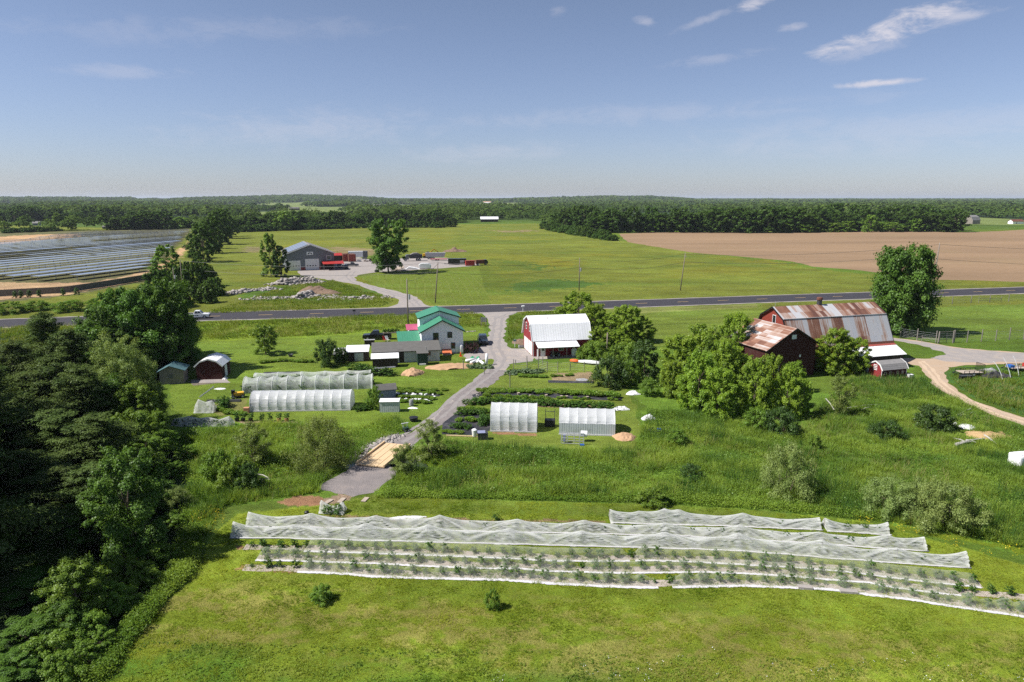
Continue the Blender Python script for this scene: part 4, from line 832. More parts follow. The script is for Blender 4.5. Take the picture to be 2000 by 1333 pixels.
VERGE = [((1848, 735), (1870, 722), (2100, 735), (2100, 850), (2000, 812), (1905, 778)), ((0, 640), (380, 630), (700, 618), (925, 610), (945, 622), (950, 640), (820, 640), (640, 655), (400, 665), (0, 672)), ((995, 618), (1030, 610), (1180, 608), (1160, 626), (1020, 650), (992, 668)), ((470, 590), (560, 560), (650, 548), (770, 588), (745, 600), (440, 612), (400, 612))]
tufts('rough_grass', 'waist high rough grass and weeds between the gardens and the front field', ROUGH, 85000, (.16, .62), 6, .03, LEAF['weed'], lean=.75, sc=2.2)
tufts('rank_weeds', 'broad leaved weeds growing in drifts through the rough grass', ROUGH, 15000, (.2, .75), 12, .055, LEAF['weed'], sc=3.0, thr=.52, kind='leaf', seed=3)
tufts('reeds', 'dark green reeds and rushes in drifts through the rough grass', ROUGH, 16000, (.45, 1.0), 6, .022, LEAF['bush'], lean=.3, sc=6, thr=.54, seed=31)
tufts('bramble', 'yellow green brambles in low mounds through the rough grass', ROUGH, 9000, (.25, .9), 14, .065, LEAF['lush'], sc=5.0, thr=.57, kind='leaf', seed=37)
tufts('dry_grass', 'pale seeding grass stalks in the rough ground', ROUGH+VERGE, 12000, (.3, .75), 5, .02, LEAF['straw'], lean=.8, sc=5, thr=.5, seed=5)
tufts('verge_grass', 'long grass on the verges of the road and the driveways', VERGE, 40000, (.15, .5), 6, .045, LEAF['grass'], lean=.6, sc=3, seed=7)
FIELD = [((60, 1420), (235, 1265), (360, 1150), (420, 1042), (480, 1004), (640, 988), (740, 970), (1000, 980), (1300, 987), (1500, 1000), (1700, 1024), (1850, 1064), (2040, 1118), (2080, 1400))]
tufts('short_turf', 'short mown turf blades over the front field', FIELD, 150000, (.025, .10), 4, .05, LEAF['turf'], lean=1.1, sc=.9, seed=11)
tufts('clover', 'lush clover and dock leaves at the near edge of the front field', [((240, 1262), (300, 1252), (700, 1265), (1200, 1278), (1700, 1290), (2080, 1310), (2080, 1420), (120, 1420))], 9000, (.03, .15), 8, .04, LEAF['weed'], sc=1.1, thr=.42, kind='leaf', seed=13)
tufts('daisies', 'tiny white flowers dotted along the near edge of the field', [((1300, 1265), (1700, 1278), (2080, 1295), (2080, 1400), (900, 1400), (950, 1310))], 260, (.1, .2), 3, .035, LEAF['white'], sc=.8, thr=.55, kind='leaf', seed=15)
tufts('buttercups', 'yellow flowers scattered in the rough field edge', [((370, 1000), (430, 990), (440, 1020), (390, 1060)), ((1640, 1005), (1760, 1030), (1900, 1060), (2080, 1085), (2080, 1120), (1900, 1075), (1680, 1020))], 420, (.25, .5), 4, .045, LEAF['yellow'], sc=1.4, thr=.5, kind='leaf', seed=17)
tufts('field_edge_growth', 'taller growth along the lip of the mown strip', [((740, 962), (1000, 968), (1300, 973), (1500, 984), (1700, 1008), (1720, 1018), (1500, 995), (1300, 983), (1000, 976), (740, 971))], 3600, (.25, .7), 14, .055, LEAF['weed'], sc=2, kind='leaf', seed=19)
tufts('wood_edge_growth', 'leafy undergrowth along the sunny edge of the near wood', [((200, 1330), (300, 1195), (370, 1125), (395, 1060), (360, 1040), (330, 1120), (230, 1240), (150, 1340))], 3600, (.25, .7), 14, .06, LEAF['weed'], sc=2, kind='leaf', seed=23)
# ------------------------------------------------------------------ netted crop rows
def net_mesh(axis, wid, front_skew, ridge, peaks, nS=16, step=.28, seed=0, foldk=9., dense_base=0.):
    """axis: ground polyline under the ridge; ridge(s)->height; peaks: distances where posts lift the net"""
    L = plen(axis); n = max(4, int(L/step)); pts = [along(axis, i/n) for i in range(n+1)]; V = []; FO = []
    pk = np.array(peaks)
    for i, p in enumerate(pts):
        q = pts[min(i+1, n)]; q0 = pts[max(i-1, 0)]; dx, dy = q[0]-q0[0], q[1]-q0[1]; l = math.hypot(dx, dy); nx, ny = dy/l, -dx/l   # n = towards the camera side
        s = i/n*L; h = ridge(s); dmin = pk[np.argmin(np.abs(pk-s))]-s; hp = ridge(min(max(s+dmin, 0), L))
        for j in range(-nS, nS+1):
            t = abs(j)/nS; sg = 1 if j > 0 else -1
            z = h*(1-t**1.5); off = wid*(t**1.0)*(1+.14*(float(vn(s*.9, 3+sg, seed))-.5))
            ang = math.atan2(hp-z+.05, abs(dmin)+.12)
            fo = float(vn(ang*foldk*4.5+sg*7, 1+seed+round(s+dmin), seed+2)); fo2 = float(vn(ang*foldk*10+sg*7, 5+round(s+dmin), seed+4))
            f = (max(0, fo-.35)*1.3+max(0, fo2-.45)*.6)
            am = .10*math.sin(math.pi*min(1, t))*(fo-.5)+.05*(fo2-.5)*min(1, t*4)
            edge = max(0, 1-abs(t-1)*7)*.9+max(0, 1-t*10)*.8+dense_base
            o = off*sg+am*2
            V.append((p[0]+nx*o, p[1]+ny*o, max(.03, z+am))); FO.append(min(1, f+edge))
    m = 2*nS+1; i = np.arange(n)[:, None]*m+np.arange(m-1)[None]; F = np.stack([i, i+m, i+m+1, i+1], -1).reshape(-1, 4)
    # close the two ends
    V = list(V); FO = list(FO)
    E = []
    for base in (0, n*m):
        for j in range(nS):
            E.append((base+j, base+j+1, base+2*nS-j-1, base+2*nS-j))
    return np.array(V), np.concatenate([F, np.array(E)]), np.array(FO), L, pts
def tall_net(rows, label, group, wid=.85, seed=0):
    """rows: (px, top py, base py) of posts"""
    B = [G(px, pb) for px, pt, pb in rows]
    axis = [(b[0], b[1]+wid*.95) for b in B]; hs = [max(.35, HT(a[1], r[1])) for a, r in zip(axis, rows)]
    d = [0]
    for a, b in zip(axis, axis[1:]): d.append(d[-1]+math.dist(a, b))
    def ridge(s):
        i = max(0, min(len(d)-2, int(np.searchsorted(d, s)-1))); t = min(1, max(0, (s-d[i])/(d[i+1]-d[i]))); base = lerp(hs[i], hs[i+1], t); k = min(1, (d[i+1]-d[i])/4.5)
        u = abs(2*t-1); return base*(1-.38*k*(1-u**2.3))+.05*math.exp(-(min(t, 1-t)*(d[i+1]-d[i])/.4)**2)+.03*math.sin(s*2.1+i)
    V, F, FO, L, pts = net_mesh(axis, wid, 0, ridge, d, seed=seed)
    r = thing('netting_row', label, 'crop netting', (axis[0][0], axis[0][1], 0), 0, group); off = np.array([axis[0][0], axis[0][1], 0])
    link('net', npmesh('net', V-off, F, MAT['net_tall'], None, {'fold': FO}, True), r)
    for a, h in zip(axis, hs): MB().cyl(a[0]-off[0], a[1]-off[1], -.1, h-.02, .035, n=8).build('post', MAT['wood_grey'], r)
    mb = MB(); fr = [(b[0]-off[0], b[1]-off[1]-.02, .05) for b in [along(B, i/60) for i in range(61)]]
    fr = [(p[0], p[1]+.12*(float(vn(p[0]*1.5, 1, seed))-.5), .03+.05*float(vn(p[0]*2, 2, seed))) for p in fr]
    mb.tube(fr, .055, 6); mb.build('weighted_hem', MAT['skirt'], r, smooth=True)
    return axis, L
NG = 'tall netted rows'
N1 = [(450, 1020, 1052), (568, 1025, 1052.6), (709, 1023, 1057), (833, 1025.5, 1060), (996, 1033, 1064), (1139, 1037.5, 1068), (1298, 1040, 1072), (1446, 1042, 1077), (1613, 1055, 1091), (1762, 1071, 1102), (1897, 1078.5, 1111)]
N2 = [(480, 1001, 1030), (602, 1003, 1031), (729, 1008, 1033), (856, 1007, 1037), (1013, 1015, 1041), (1144, 1016.5, 1044), (1300, 1022, 1048), (1448, 1026.5, 1053), (1611, 1040, 1064), (1742, 1045.5, 1074), (1814, 1050, 1078)]
N3 = [(1193, 996, 1023), (1250, 999, 1024), (1300, 993.5, 1025), (1330, 996, 1026), (1458, 1003, 1030), (1607, 1011.5, 1037)]
N4 = [(1618, 1013, 1039), (1690, 1030, 1043), (1742, 1020.5, 1047)]
tall_rows = [(N1, 'front and longest tall white netted row, closest to the low bush rows', 1), (N2, 'second tall white netted row, just behind the longest one', 2), (N3, 'third tall netted row, standing only behind the right half', 3), (N4, 'short tall netted piece at the right end of the third row', 4)]
for rows, lab, sd in tall_rows:
    ax, L = tall_net(rows, lab, NG, seed=sd)
    nb = int(L/1.25)
    for i in range(nb):
        p = along(ax, (i+.5)/nb); plant('big_bush', p[0]+random.uniform(-.1, .1), p[1]+random.uniform(-.1, .1), random.uniform(.46, .60), random.uniform(.32, .42), 'dark berry bush inside %s' % {1: 'the longest tall netted row', 2: 'the second tall netted row', 3: 'the third tall netted row', 4: 'the short end piece of tall netting'}[sd], 'bush', 'bushes inside netted row '+{1: 'one', 2: 'two', 3: 'three', 4: 'four'}[sd], single=True)
# low rows
L1 = [(478, 1068), (528, 1068), (609, 1069.7), (667, 1071), (835, 1077), (997, 1083), (1085, 1088), (1174, 1089), (1266, 1087), (1358, 1090), (1478, 1097), (1542, 1100), (1629, 1107), (1692, 1114), (1758, 1123), (1814, 1129), (1912, 1139)]
L2 = [(505, 1087), (560, 1087), (645, 1090), (732, 1092.5), (838, 1098), (952, 1102), (1010, 1102), (1068, 1107), (1182, 1111), (1302, 1110), (1370, 1109), (1465, 1112.5), (1568, 1119.5), (1629, 1125), (1693, 1129), (1727, 1137), (1790, 1145), (1857, 1153), (1923, 1157), (1960, 1161), (2060, 1172)]
L3 = [(477, 1108), (507, 1107), (562, 1108), (630, 1110), (688, 1113), (724, 1117), (849, 1121), (980, 1123.5), (1084, 1131), (1174, 1136), (1277, 1139), (1315, 1138), (1450, 1135), (1555, 1139), (1625, 1143), (1696, 1153), (1770, 1161), (1832, 1171), (1905, 1182), (1972, 1191), (2060, 1206)]
def low_row(pts, nets, nbush, labs, seed, hnet, bse=.86):
    W = [G(*p) for p in pts]; L = plen(W); N = nbush; hts = []
    ribbon('soil_bed', [(p[0], p[1]-.15) for p in W], .85, .006, MAT['bed'], jit=.5, world=True)
    pos = []
    for i in range(N):
        t = (i+.5+random.uniform(-.16, .16))/N; p = along(W, t); h = random.uniform(.5, .85)*(1 if random.random() > .15 else .6); pos.append((t*L, h))
        pxx = 1000+FP*p[0]/(p[1]*CT+CAM_H*ST); cov = any(a <= pxx <= b for a, b in nets)
        plant('berry_bush', p[0], p[1], h, h*.46, labs[0] if cov else labs[1], 'bush', ('berry bushes under the ' if cov else 'open berry bushes of the ')+labs[2], single=True)
    for k, (a, b) in enumerate(nets):
        seg = []
        for i in range(401):
            p = along(W, i/400); pxx = 1000+FP*p[0]/(p[1]*CT+CAM_H*ST)
            if a <= pxx <= b: seg.append((p, i/400*L))
        ax = [s_[0] for s_ in seg[::3]]; s0 = seg[0][1]; LL = plen(ax); pp_ = [(s_-s0, h) for s_, h in pos if s0-.3 <= s_ <= s0+LL+.3]
        def ridge(s):
            v = hnet*(bse+.22*float(vn(s*.28, 9, seed)))
            for ps, h in pp_: v = max(v, (h+.07)*math.exp(-((s-ps)/.85)**2))
            e = min(1, min(s, LL-s)/.5+.12); return v*e
        V, F, FO, _, _ = net_mesh(ax, .62, 0, ridge, [q[0] for q in pp_] or [0], nS=8, step=.2, seed=seed+k, foldk=5)
        r = thing('low_netting', labs[3+k], 'crop netting', (ax[0][0], ax[0][1], 0), 0, 'low netted rows'); off = np.array([ax[0][0], ax[0][1], 0])
        link('net', npmesh('net', V-off, F, MAT['net_low'], None, {'fold': FO*.5}, True), r)
        m_ = 240; hem = []
        for i in range(m_+1):
            p = along(ax, i/m_); q = along(ax, min(1, i/m_+.01)); q0 = along(ax, max(0, i/m_-.01)); dx, dy = q[0]-q0[0], q[1]-q0[1]; l = math.hypot(dx, dy); o = .66+.07*(float(vn(i*.9, 1, seed))-.5)
            hem.append((p[0]+dy/l*o-off[0], p[1]-dx/l*o-off[1], .035))
        hw = .26 if seed != 30 else .34; n_ = len(hem); V2 = []
        for i, q_ in enumerate(hem):
            for j, o_ in enumerate((-.5, -.2, .2, .5)): V2.append((q_[0], q_[1]+o_*hw*(1+.5*(float(vn(i*.7, j, seed+3))-.5)), .03+.05*float(vn(i*.8, j*3, seed+5))*(j in (1, 2))))
        q_ = np.arange(n_-1)[:, None]*4+np.arange(3)[None]; link('weighted_hem', npmesh('weighted_hem', V2, np.stack([q_, q_+1, q_+5, q_+4], -1).reshape(-1, 4), MAT['skirt'], smooth=True), r)
low_row(L1, [(597, 1232), (1236, 1922)], 50, ['small berry bush under the low net of the back bush row', 'uncovered berry bush at the left end of the back bush row', 'back bush row', 'left low net over the back bush row', 'right low net over the back bush row'], 10, .8)
low_row(L2, [(468, 1130), (1140, 1873)], 52, ['small berry bush under the low net of the middle bush row', 'uncovered berry bush at the right end of the middle bush row', 'middle bush row', 'left low net over the middle bush row', 'right low net over the middle bush row'], 20, .75)
low_row(L3, [(585, 1292), (1305, 2060)], 51, ['small berry bush under the low net of the front bush row', 'uncovered berry bush at the left end of the front bush row', 'front bush row', 'left low net over the front bush row', 'right low net over the front bush row'], 30, .6, .34)
def cage(pts, wid, label, seed, nm='netting_cage', mat='net_tall', plants=None):
    B = [G(px, pb) for px, pt, pb in pts]; axis = [(b[0], b[1]+wid) for b in B]; hs = [HT(a[1], r[1]) for a, r in zip(axis, pts)]; d = [0]
    for a, b in zip(axis, axis[1:]): d.append(d[-1]+math.dist(a, b))
    ridge = lambda s: float(np.interp(s, d, hs))
    V, F, FO, L, _ = net_mesh(axis, wid, 0, ridge, d, nS=9, step=.2, seed=seed)
    r = thing(nm, label, 'crop netting', (axis[0][0], axis[0][1], 0)); off = np.array([axis[0][0], axis[0][1], 0])
    link('net', npmesh('net', V-off, F, MAT[mat], None, {'fold': FO}, True), r)
    for a, h in zip(axis[::max(1, len(axis)//4)], hs[::max(1, len(axis)//4)]): MB().cyl(a[0]-off[0], a[1]-off[1], -.1, h-.02, .03, n=7).build('post', MAT['wood_grey'], r)
    return axis
cage([(624, 977, 1004), (640, 988, 1005), (655, 989, 1006), (666, 979, 1007), (671, 990, 1007)], .7, 'small square white net cage with two pointed corners by the gravel path', 41)
plant_px('big_bush', 640, 1004, 988, 10, 'leafy bush inside the small square net cage', 'bush', single=True)
plant_px('big_bush', 660, 1004, 986, 10, 'second leafy bush inside the small square net cage', 'bush', single=True)
cage([(378, 790, 808), (384, 780, 808), (398, 786, 808), (412, 782, 808), (416, 790, 808)], .8, 'white net tent with tools leaning on it near the plank shed', 42)
cage([(334, 819, 833), (350, 816, 834), (365, 813, 834), (385, 817, 834), (405, 815, 834), (425, 820, 834), (446, 813, 834), (455, 823, 833)], .6, 'low lumpy white net row left of the potted plants', 43)
for px in (343, 364, 384, 405, 425, 440): plant_px('big_bush', px, 831, 819, 9, 'dark bush under the low lumpy net row', 'bush', 'bushes under the lumpy net row', single=True)
# netted tunnels over the vegetable beds
def tunnel(pf, npk, top_pts, label, wid, seed, mat='net_tunnel', plants=True, hoopw=True):
    a, b = G(*pf[0]), G(*pf[1]); dx, dy = b[0]-a[0], b[1]-a[1]; L = math.hypot(dx, dy); nx, ny = -dy/L, dx/L
    axis = [(a[0]+nx*wid+dx*i/20, a[1]+ny*wid+dy*i/20) for i in range(21)]; hh = [HT(axis[0][1], top_pts[0]), HT(axis[-1][1], top_pts[1])]
    pk = [L*(i+.02)/(npk-1+.04) for i in range(npk)]; n = int(L/.3); nS = 12; V = []; FO = []
    for i in range(n+1):
        s = i/n*L; t = s/L; h = lerp(hh[0], hh[1], t); dm = min(abs(s-p) for p in pk); sag = min(1, dm/(L/(npk-1)/2)); h *= 1-.17*sag**.8
        for j in range(-nS, nS+1):
            th = j/nS*math.pi/2; z = h*max(0, math.cos(th))**.62; o = wid*math.copysign(abs(math.sin(th))**.9, j)*(1-.06*sag)
            f = max(0, 1-dm*5)*.7+max(0, float(vn(math.atan2(h-z+.1, dm+.2)*12, round(s), seed))-.45)*1.0+max(0, 1-abs(abs(j)/nS-1)*8)*.5
            V.append((a[0]+dx*t+nx*(wid-o), a[1]+dy*t+ny*(wid-o), max(.02, z))); FO.append(min(1, f))
    m = 2*nS+1; q = np.arange(n)[:, None]*m+np.arange(m-1)[None]; F = np.stack([q, q+m, q+m+1, q+1], -1).reshape(-1, 4)
    E = [(bs+j, bs+j+1, bs+2*nS-j-1, bs+2*nS-j) for bs in (0, n*m) for j in range(nS)]
    r = thing('netting_tunnel', label, 'netting tunnel', (a[0], a[1], 0)); off = np.array([a[0], a[1], 0])
    link('net', npmesh('net', np.array(V)-off, np.concatenate([F, np.array(E)]), MAT[mat], None, {'fold': FO}, True), r)
    for p in pk:
        t = p/L; h = lerp(hh[0], hh[1], t); pts = [(a[0]+dx*t+nx*(wid-wid*math.copysign(abs(math.sin(k))**.9, k))-off[0], a[1]+dy*t+ny*(wid-wid*math.copysign(abs(math.sin(k))**.9, k))-off[1], h*max(0, math.cos(k))**.62+.015) for k in np.linspace(-1.57, 1.57, 17)]
        MB().tube(pts, .03, 5).build('hoop', MAT['white_plastic'], r)
    return axis, L
ax, L = tunnel([(474, 770), (727, 760)], 10, (737, 731), 'long hooped net tunnel full of dark plants behind the long greenhouse', 1.9, 51)
for i in range(44):
    p = along(ax, random.random()); plant('big_bush', p[0]+random.uniform(-.3, .3), p[1]+random.uniform(-1.3, 1.2), random.uniform(.8, 1.3), .7, 'dark vegetable plant inside the long hooped net tunnel', 'plant', 'plants inside the long net tunnel', single=True, name='vegetable_plant')
ax, L = tunnel([(495, 744), (724, 737)], 6, (729, 723), 'lower white net tunnel furthest from the long greenhouse', 1.0, 52)
for i in range(26):
    p = along(ax, random.random()); plant('big_bush', p[0]+random.uniform(-.3, .3), p[1]+random.uniform(-1.6, .4), random.uniform(.5, .8), .6, 'green vegetable plant beside the lower white net tunnel', 'plant', 'plants beside the lower net tunnel', single=True, name='vegetable_plant')
# ------------------------------------------------------------------ film greenhouses
def greenhouse(pl, pr, ptop, depth, label, nrib, prof, film_m='film', wall=0, seed=0, dark_end=None, door=False, rot=None):
    a, b = Vector(G(*pl)), Vector(G(*pr)); d = b-a; L = d.length; ang = math.atan2(d.y, d.x) if rot is None else rot
    h = HT(a.y+depth*.5, ptop); r = thing('greenhouse', label, 'greenhouse', (a.x, a.y, 0), ang); n = nrib*8; m = len(prof); V = []
    def P(i, j, k=1.0):
        u, z = prof[j]; return (u*depth, z*h)
    fine = []
    for j in range(m-1):
        for k in range(4):
            t = k/4; fine.append((lerp(prof[j][0], prof[j+1][0], t), lerp(prof[j][1], prof[j+1][1], t)))
    fine.append(prof[-1])
    for i in range(n+1):
        x = L*i/n; ph = (i % 8)/8; sg = math.sin(math.pi*ph) if i not in (0, n) else 0
        for j, (u, z) in enumerate(fine):
            cu, cz = .5-u, .35-z; k = .05*sg+.03*(float(vn(x*1.7, j*.5, seed))-.5); zz = z*h+cz*k*h*.5; zz = max(zz, wall if wall else .02)
            V.append((x, (u+cu*k)*depth, zz))
    mm = len(fine); q = np.arange(n)[:, None]*mm+np.arange(mm-1)[None]; F = np.stack([q, q+mm, q+mm+1, q+1], -1).reshape(-1, 4)
    link('film_cover', npmesh('film_cover', V, F, MAT[film_m], None, None, True), r)
    for i in range(nrib+1):
        x = L*i/nrib; MB().tube([(x, .5*depth+(u-.5)*depth*1.004, z*h+.012) for u, z in fine if z*h >= wall-.01], .022, 5).build('hoop', MAT['white_plastic'], r)
    for x, nm in ((-.005, 'end_wall'), (L+.005, 'end_wall')):
        vs = [(x, u*depth, z*h) for u, z in prof]; e = MB().add(vs, [tuple(range(len(vs)))])
        eo = e.build(nm, MAT[dark_end] if (dark_end and x < 0) else MAT[film_m], r)
        if door and x > 0:
            MB().box(x+.01, x+.05, depth*.36, depth*.64, .02, 1.9).build('door', MAT['white_trim'], r)
    if wall:
        MB().box(.0, L, -.03, .0, .02, wall).build('metal_side_wall', MAT['corrugated'], r); MB().box(.0, L, depth, depth+.03, .02, wall).build('metal_side_wall', MAT['corrugated'], r)
        MB().box(L+.008, L+.04, .0, depth*.3, .02, wall).build('end_board', MAT['corrugated'], r)
    MB().box(-.05, L+.05, -.09, -.035, .01, .16).build('base_board', MAT['skirt'], r)
    return r, L, h, ang
arch = [(0, 0)]+[(.5-.5*math.cos(t), .15+.85*math.sin(t)**.85) for t in np.linspace(.12, math.pi-.12, 13)]+[(1, 0)]
greenhouse((488, 805), (684, 802), 764, 3.6, 'long white film greenhouse, the lowest and longest of the three', 11, arch, seed=3, dark_end='dark_board')
gp = [(0, 0), (.0, .42), (.045, .60), (.16, .78), (.34, .93), (.5, 1.0), (.66, .93), (.84, .78), (.955, .60), (1, .42), (1, 0)]
greenhouse((958, 843), (1047, 848), 785.5, 3.4, 'milky film greenhouse with a pointed arch roof, left of the pair beside the gravel path', 5, gp, 'film', seed=5, door=True, rot=R(-4))
g3 = [(0, 0), (.0, .46), (.05, .62), (.18, .82), (.36, .96), (.5, 1.0), (.64, .96), (.82, .82), (.95, .62), (1, .46), (1, 0)]
greenhouse((1092, 849), (1201, 856), 797, 4.2, 'film roofed greenhouse with corrugated metal lower walls, right of the pair', 6, g3, 'film', wall=1.45, seed=7, rot=R(-5))
# ------------------------------------------------------------------ buildings
def win(par, x, y, z, w, h, rot=0, fm='white_trim', pm='glass', bars=1, name='window'):
    f = MB(); t = .07*max(1, w/1.0)
    f.box(-w/2-t, -w/2, -.06, .03, -t, h+t); f.box(w/2, w/2+t, -.06, .03, -t, h+t); f.box(-w/2, w/2, -.06, .03, -t, 0); f.box(-w/2, w/2, -.06, .03, h, h+t)
    if bars: f.box(-w/2, w/2, -.045, .0, h/2-.025, h/2+.025)
    if bars > 1: f.box(-.02, .02, -.043, .0, 0, h)
    o = f.build(name, MAT[fm], par, (x, y, z), rot); MB().box(-w/2, w/2, -.03, .02, 0, h).build('pane', MAT[pm], o); return o
def gable(b, w, x0, x1, y0, y1, he, ha, par, name='wall', mat='white_wall', axis='y'):
    """walls with two gables; ridge along y (axis='y') or x"""
    if axis == 'y': prof = [(x0, 0), (x1, 0), (x1, he), ((x0+x1)/2, ha), (x0, he)]; m = MB().prism(prof, y0, y1, 'y')
    else: prof = [(y0, 0), (y1, 0), (y1, he), ((y0+y1)/2, ha), (y0, he)]; m = MB().prism(prof, x0, x1, 'x')
    return m.build(name, MAT[mat], par)
def roof2(par, x0, x1, y0, y1, he, ha, oh, mat, t=.12, name='roof', lift=.06):
    xm = (x0+x1)/2; k = (ha-he)/(xm-x0); m = MB()
    m.slab((x0-oh, y0-oh, he-k*oh+lift), (xm, y0-oh, ha+lift), (xm, y1+oh, ha+lift), (x0-oh, y1+oh, he-k*oh+lift), t)
    m.slab((x1+oh, y0-oh, he-k*oh+lift), (x1+oh, y1+oh, he-k*oh+lift), (xm, y1+oh, ha+lift), (xm, y0-oh, ha+lift), t)
    return m.build(name, MAT[mat], par)
# white farmhouse with green roofs: origin = right front corner
hx, hy = G(905, 690); ho = thing('farmhouse', 'white farmhouse with two stepped green metal roofs at the head of the drive', 'house', (hx, hy, 0), R(12))
gable(0, 0, -7.6, 0, 0, 5.0, 4.3, 6.3, ho, 'front_block'); rf = roof2(ho, -7.6, 0, 0, 5.0, 4.3, 6.3, .38, 'green_metal_y')
for sx in (-1, 1): MB().bar((-3.8, -.40, 6.30), (-3.8+sx*4.25, -.40, 4.06), .06, .2).build('fascia', MAT['green_trim'], ho)
gable(0, 0, -7.5, -.1, 5.02, 10.6, 6.0, 7.25, ho, 'rear_block'); roof2(ho, -7.5, -.1, 5.0, 10.6, 6.0, 7.25, .38, 'green_metal_y', name='upper_roof')
for sx in (-1, 1): MB().bar((-3.8, 4.60, 7.25), (-3.8+sx*4.1, 4.60, 5.87), .06, .2).build('fascia', MAT['green_trim'], ho)
win(ho, -5.0, -.005, 2.6, .85, 1.35, 0, 'green_trim', bars=1); win(ho, -2.45, -.005, 3.05, .72, .95, 0, 'green_trim', bars=2); win(ho, -1.85, -.005, 1.0, .65, 1.0, 0, 'green_trim', bars=1)
win(ho, .005, 2.5, 2.6, .8, 1.2, R(90), 'green_trim'); win(ho, .005, 7.5, 2.6, .8, 1.2, R(90), 'green_trim')
MB().box(-11.6, -7.62, 1.4, 6.6, 0, 2.1).build('side_wing', MAT['white_wall'], ho); MB().slab((-11.8, 1.0, 2.2), (-7.63, 1.0, 2.2), (-7.63, 6.8, 3.25), (-11.8, 6.8, 3.25), .12).build('wing_roof', MAT['green_metal'], ho)
MB().slab((-10.0, .3, 1.9), (-7.63, .3, 1.9), (-7.63, 1.02, 2.1), (-10.0, 1.02, 2.1), .1).build('wing_roof', MAT['green_metal'], ho)
MB().tube([(-3.75, .3, 6.2), (-3.75, .3, 7.9)], .03, 6).build('mast', MAT['dark_metal'], ho)
MB().box(-9.4, -7.63, 9.2, 11.2, 0, 2.6).build('back_porch', MAT['white_wall'], ho); MB().slab((-9.8, 8.6, 3.1), (-7.2, 8.6, 3.1), (-7.2, 11.6, 3.7), (-9.8, 11.6, 3.7), .12).build('porch_roof', MAT['pink_metal'], ho)
MB().box(-7.6, .01, -.02, .0, 0, .28).build('foundation', MAT['tarp_grey'], ho)
def cellar():
    x, y = G(873, 693); r = thing('cellar_hatch', 'slanted orange cellar hatch against the farmhouse gable', 'cellar hatch', (x, y, 0), R(12))
    MB().prism([(-.55, 0), (.55, 0), (.55, .85), (-.55, .25)], -.8, .8).build('housing', MAT['timber_old'], r); MB().slab((-.85, -.6, .29), (.85, -.6, .29), (.85, .6, .93), (-.85, .6, .93), .05).build('hatch_door', MAT['orange_rust'], r)
cellar()
def tank(px, py, label, hh=1.75, rr=.42):
    x, y = G(px, py); r = thing('propane_tank', label, 'gas tank', (x, y, 0), 0, 'white upright gas tanks')
    MB().lathe([(.05, .12), (rr*.8, .16), (rr, .3), (rr, hh-.35), (rr*.9, hh-.16), (rr*.5, hh-.05), (.05, hh)], n=18).build('body', MAT['white_plastic'], r, smooth=True)
    MB().cyl(0, 0, hh-.04, hh+.12, rr*.42, n=12).build('valve_guard', MAT['white_plastic'], r); MB().cyl(0, 0, 0, .13, rr*.75, n=14).build('foot_ring', MAT['galv'], r)
tank(891.5, 690, 'left white gas tank at the corner of the farmhouse'); tank(901, 690.5, 'right white gas tank at the corner of the farmhouse'); tank(1121, 697, 'white gas tank under the red garage lean-to', 1.6, .5)
# long low shed in front of the house
x, y = G(730, 711); r = thing('long_shed', 'long low shed with grey shingle roof and whitewashed boards in front of the farmhouse', 'shed', (x, y, 0), R(11))
MB().prism([(0, 0), (4.0, 0), (4.0, 2.75), (0, 2.05)], 0, 11.4).build('wall', MAT['white_board'], r); MB().slab((-.3, -.35, 2.06), (11.6, -.35, 2.06), (11.6, 4.3, 2.87), (-.3, 4.3, 2.87), .12).build('roof', MAT['shingle_grey'], r)
win(r, 9.3, -.005, 1.15, .9, .5, 0, 'black_trim', bars=0); MB().box(4.4, 5.2, -.03, 0, .05, 1.9).build('door', MAT['dark_board'], r)
x, y = G(728, 719); r = thing('lean_to_shed', 'dark lean-to with white metal roof at the left end of the long shed', 'shed', (x, y, 0), R(10))
MB().prism([(0, 0), (1.7, 0), (1.7, 2.0), (0, 1.6)], 0, 4.2).build('wall', MAT['dark_board'], r); MB().slab((-.25, -.35, 1.63), (4.4, -.35, 1.63), (4.4, 1.66, 2.12), (-.25, 1.66, 2.12), .06).build('roof', MAT['white_metal'], r)
x, y = G(777, 708); r = thing('cross_braced_frame', 'dark cross braced timber frame beside the lean-to', 'timber frame', (x, y, 0), R(10)); mb = MB()
for q in ((0, 0), (.95, 0), (0, 1), (.95, 1)): mb.box(q[0], q[0]+.09, q[1], q[1]+.09, 0, 2.1)
mb.box(0, 1.04, .0, .09, 2.1, 2.2); mb.box(0, 1.04, 0, .09, 1.0, 1.08); mb.bar((.05, .05, .05), (1., .05, 1.0), .07); mb.bar((1., .05, .05), (.05, .05, 1.0), .07); mb.bar((.05, .05, 1.1), (1., .05, 2.1), .07); mb.build('frame', MAT['dark_board'], r); MB().box(.1, .94, .5, .56, .1, 2.0).build('panel', MAT['black_plastic'], r)
x, y = G(816, 714); r = thing('outhouse', 'small dark green privy shed standing before the long shed', 'shed', (x, y, 0), R(11))
MB().prism([(0, 0), (1.5, 0), (1.5, 2.25), (0, 2.1)], 0, 1.75).build('wall', MAT['dark_green_wood'], r); MB().slab((-.15, -.2, 2.12), (1.9, -.2, 2.12), (1.9, 1.7, 2.31), (-.15, 1.7, 2.31), .07).build('roof', MAT['shingle_grey'], r); MB().box(.3, 1.4, -.22, -.02, .02, .25).build('step', MAT['white_trim'], r); MB().tube([(1.6, 1.4, 2.2), (1.6, 1.4, 3.0)], .06, 7).build('vent_pipe', MAT['tarp_grey'], r)
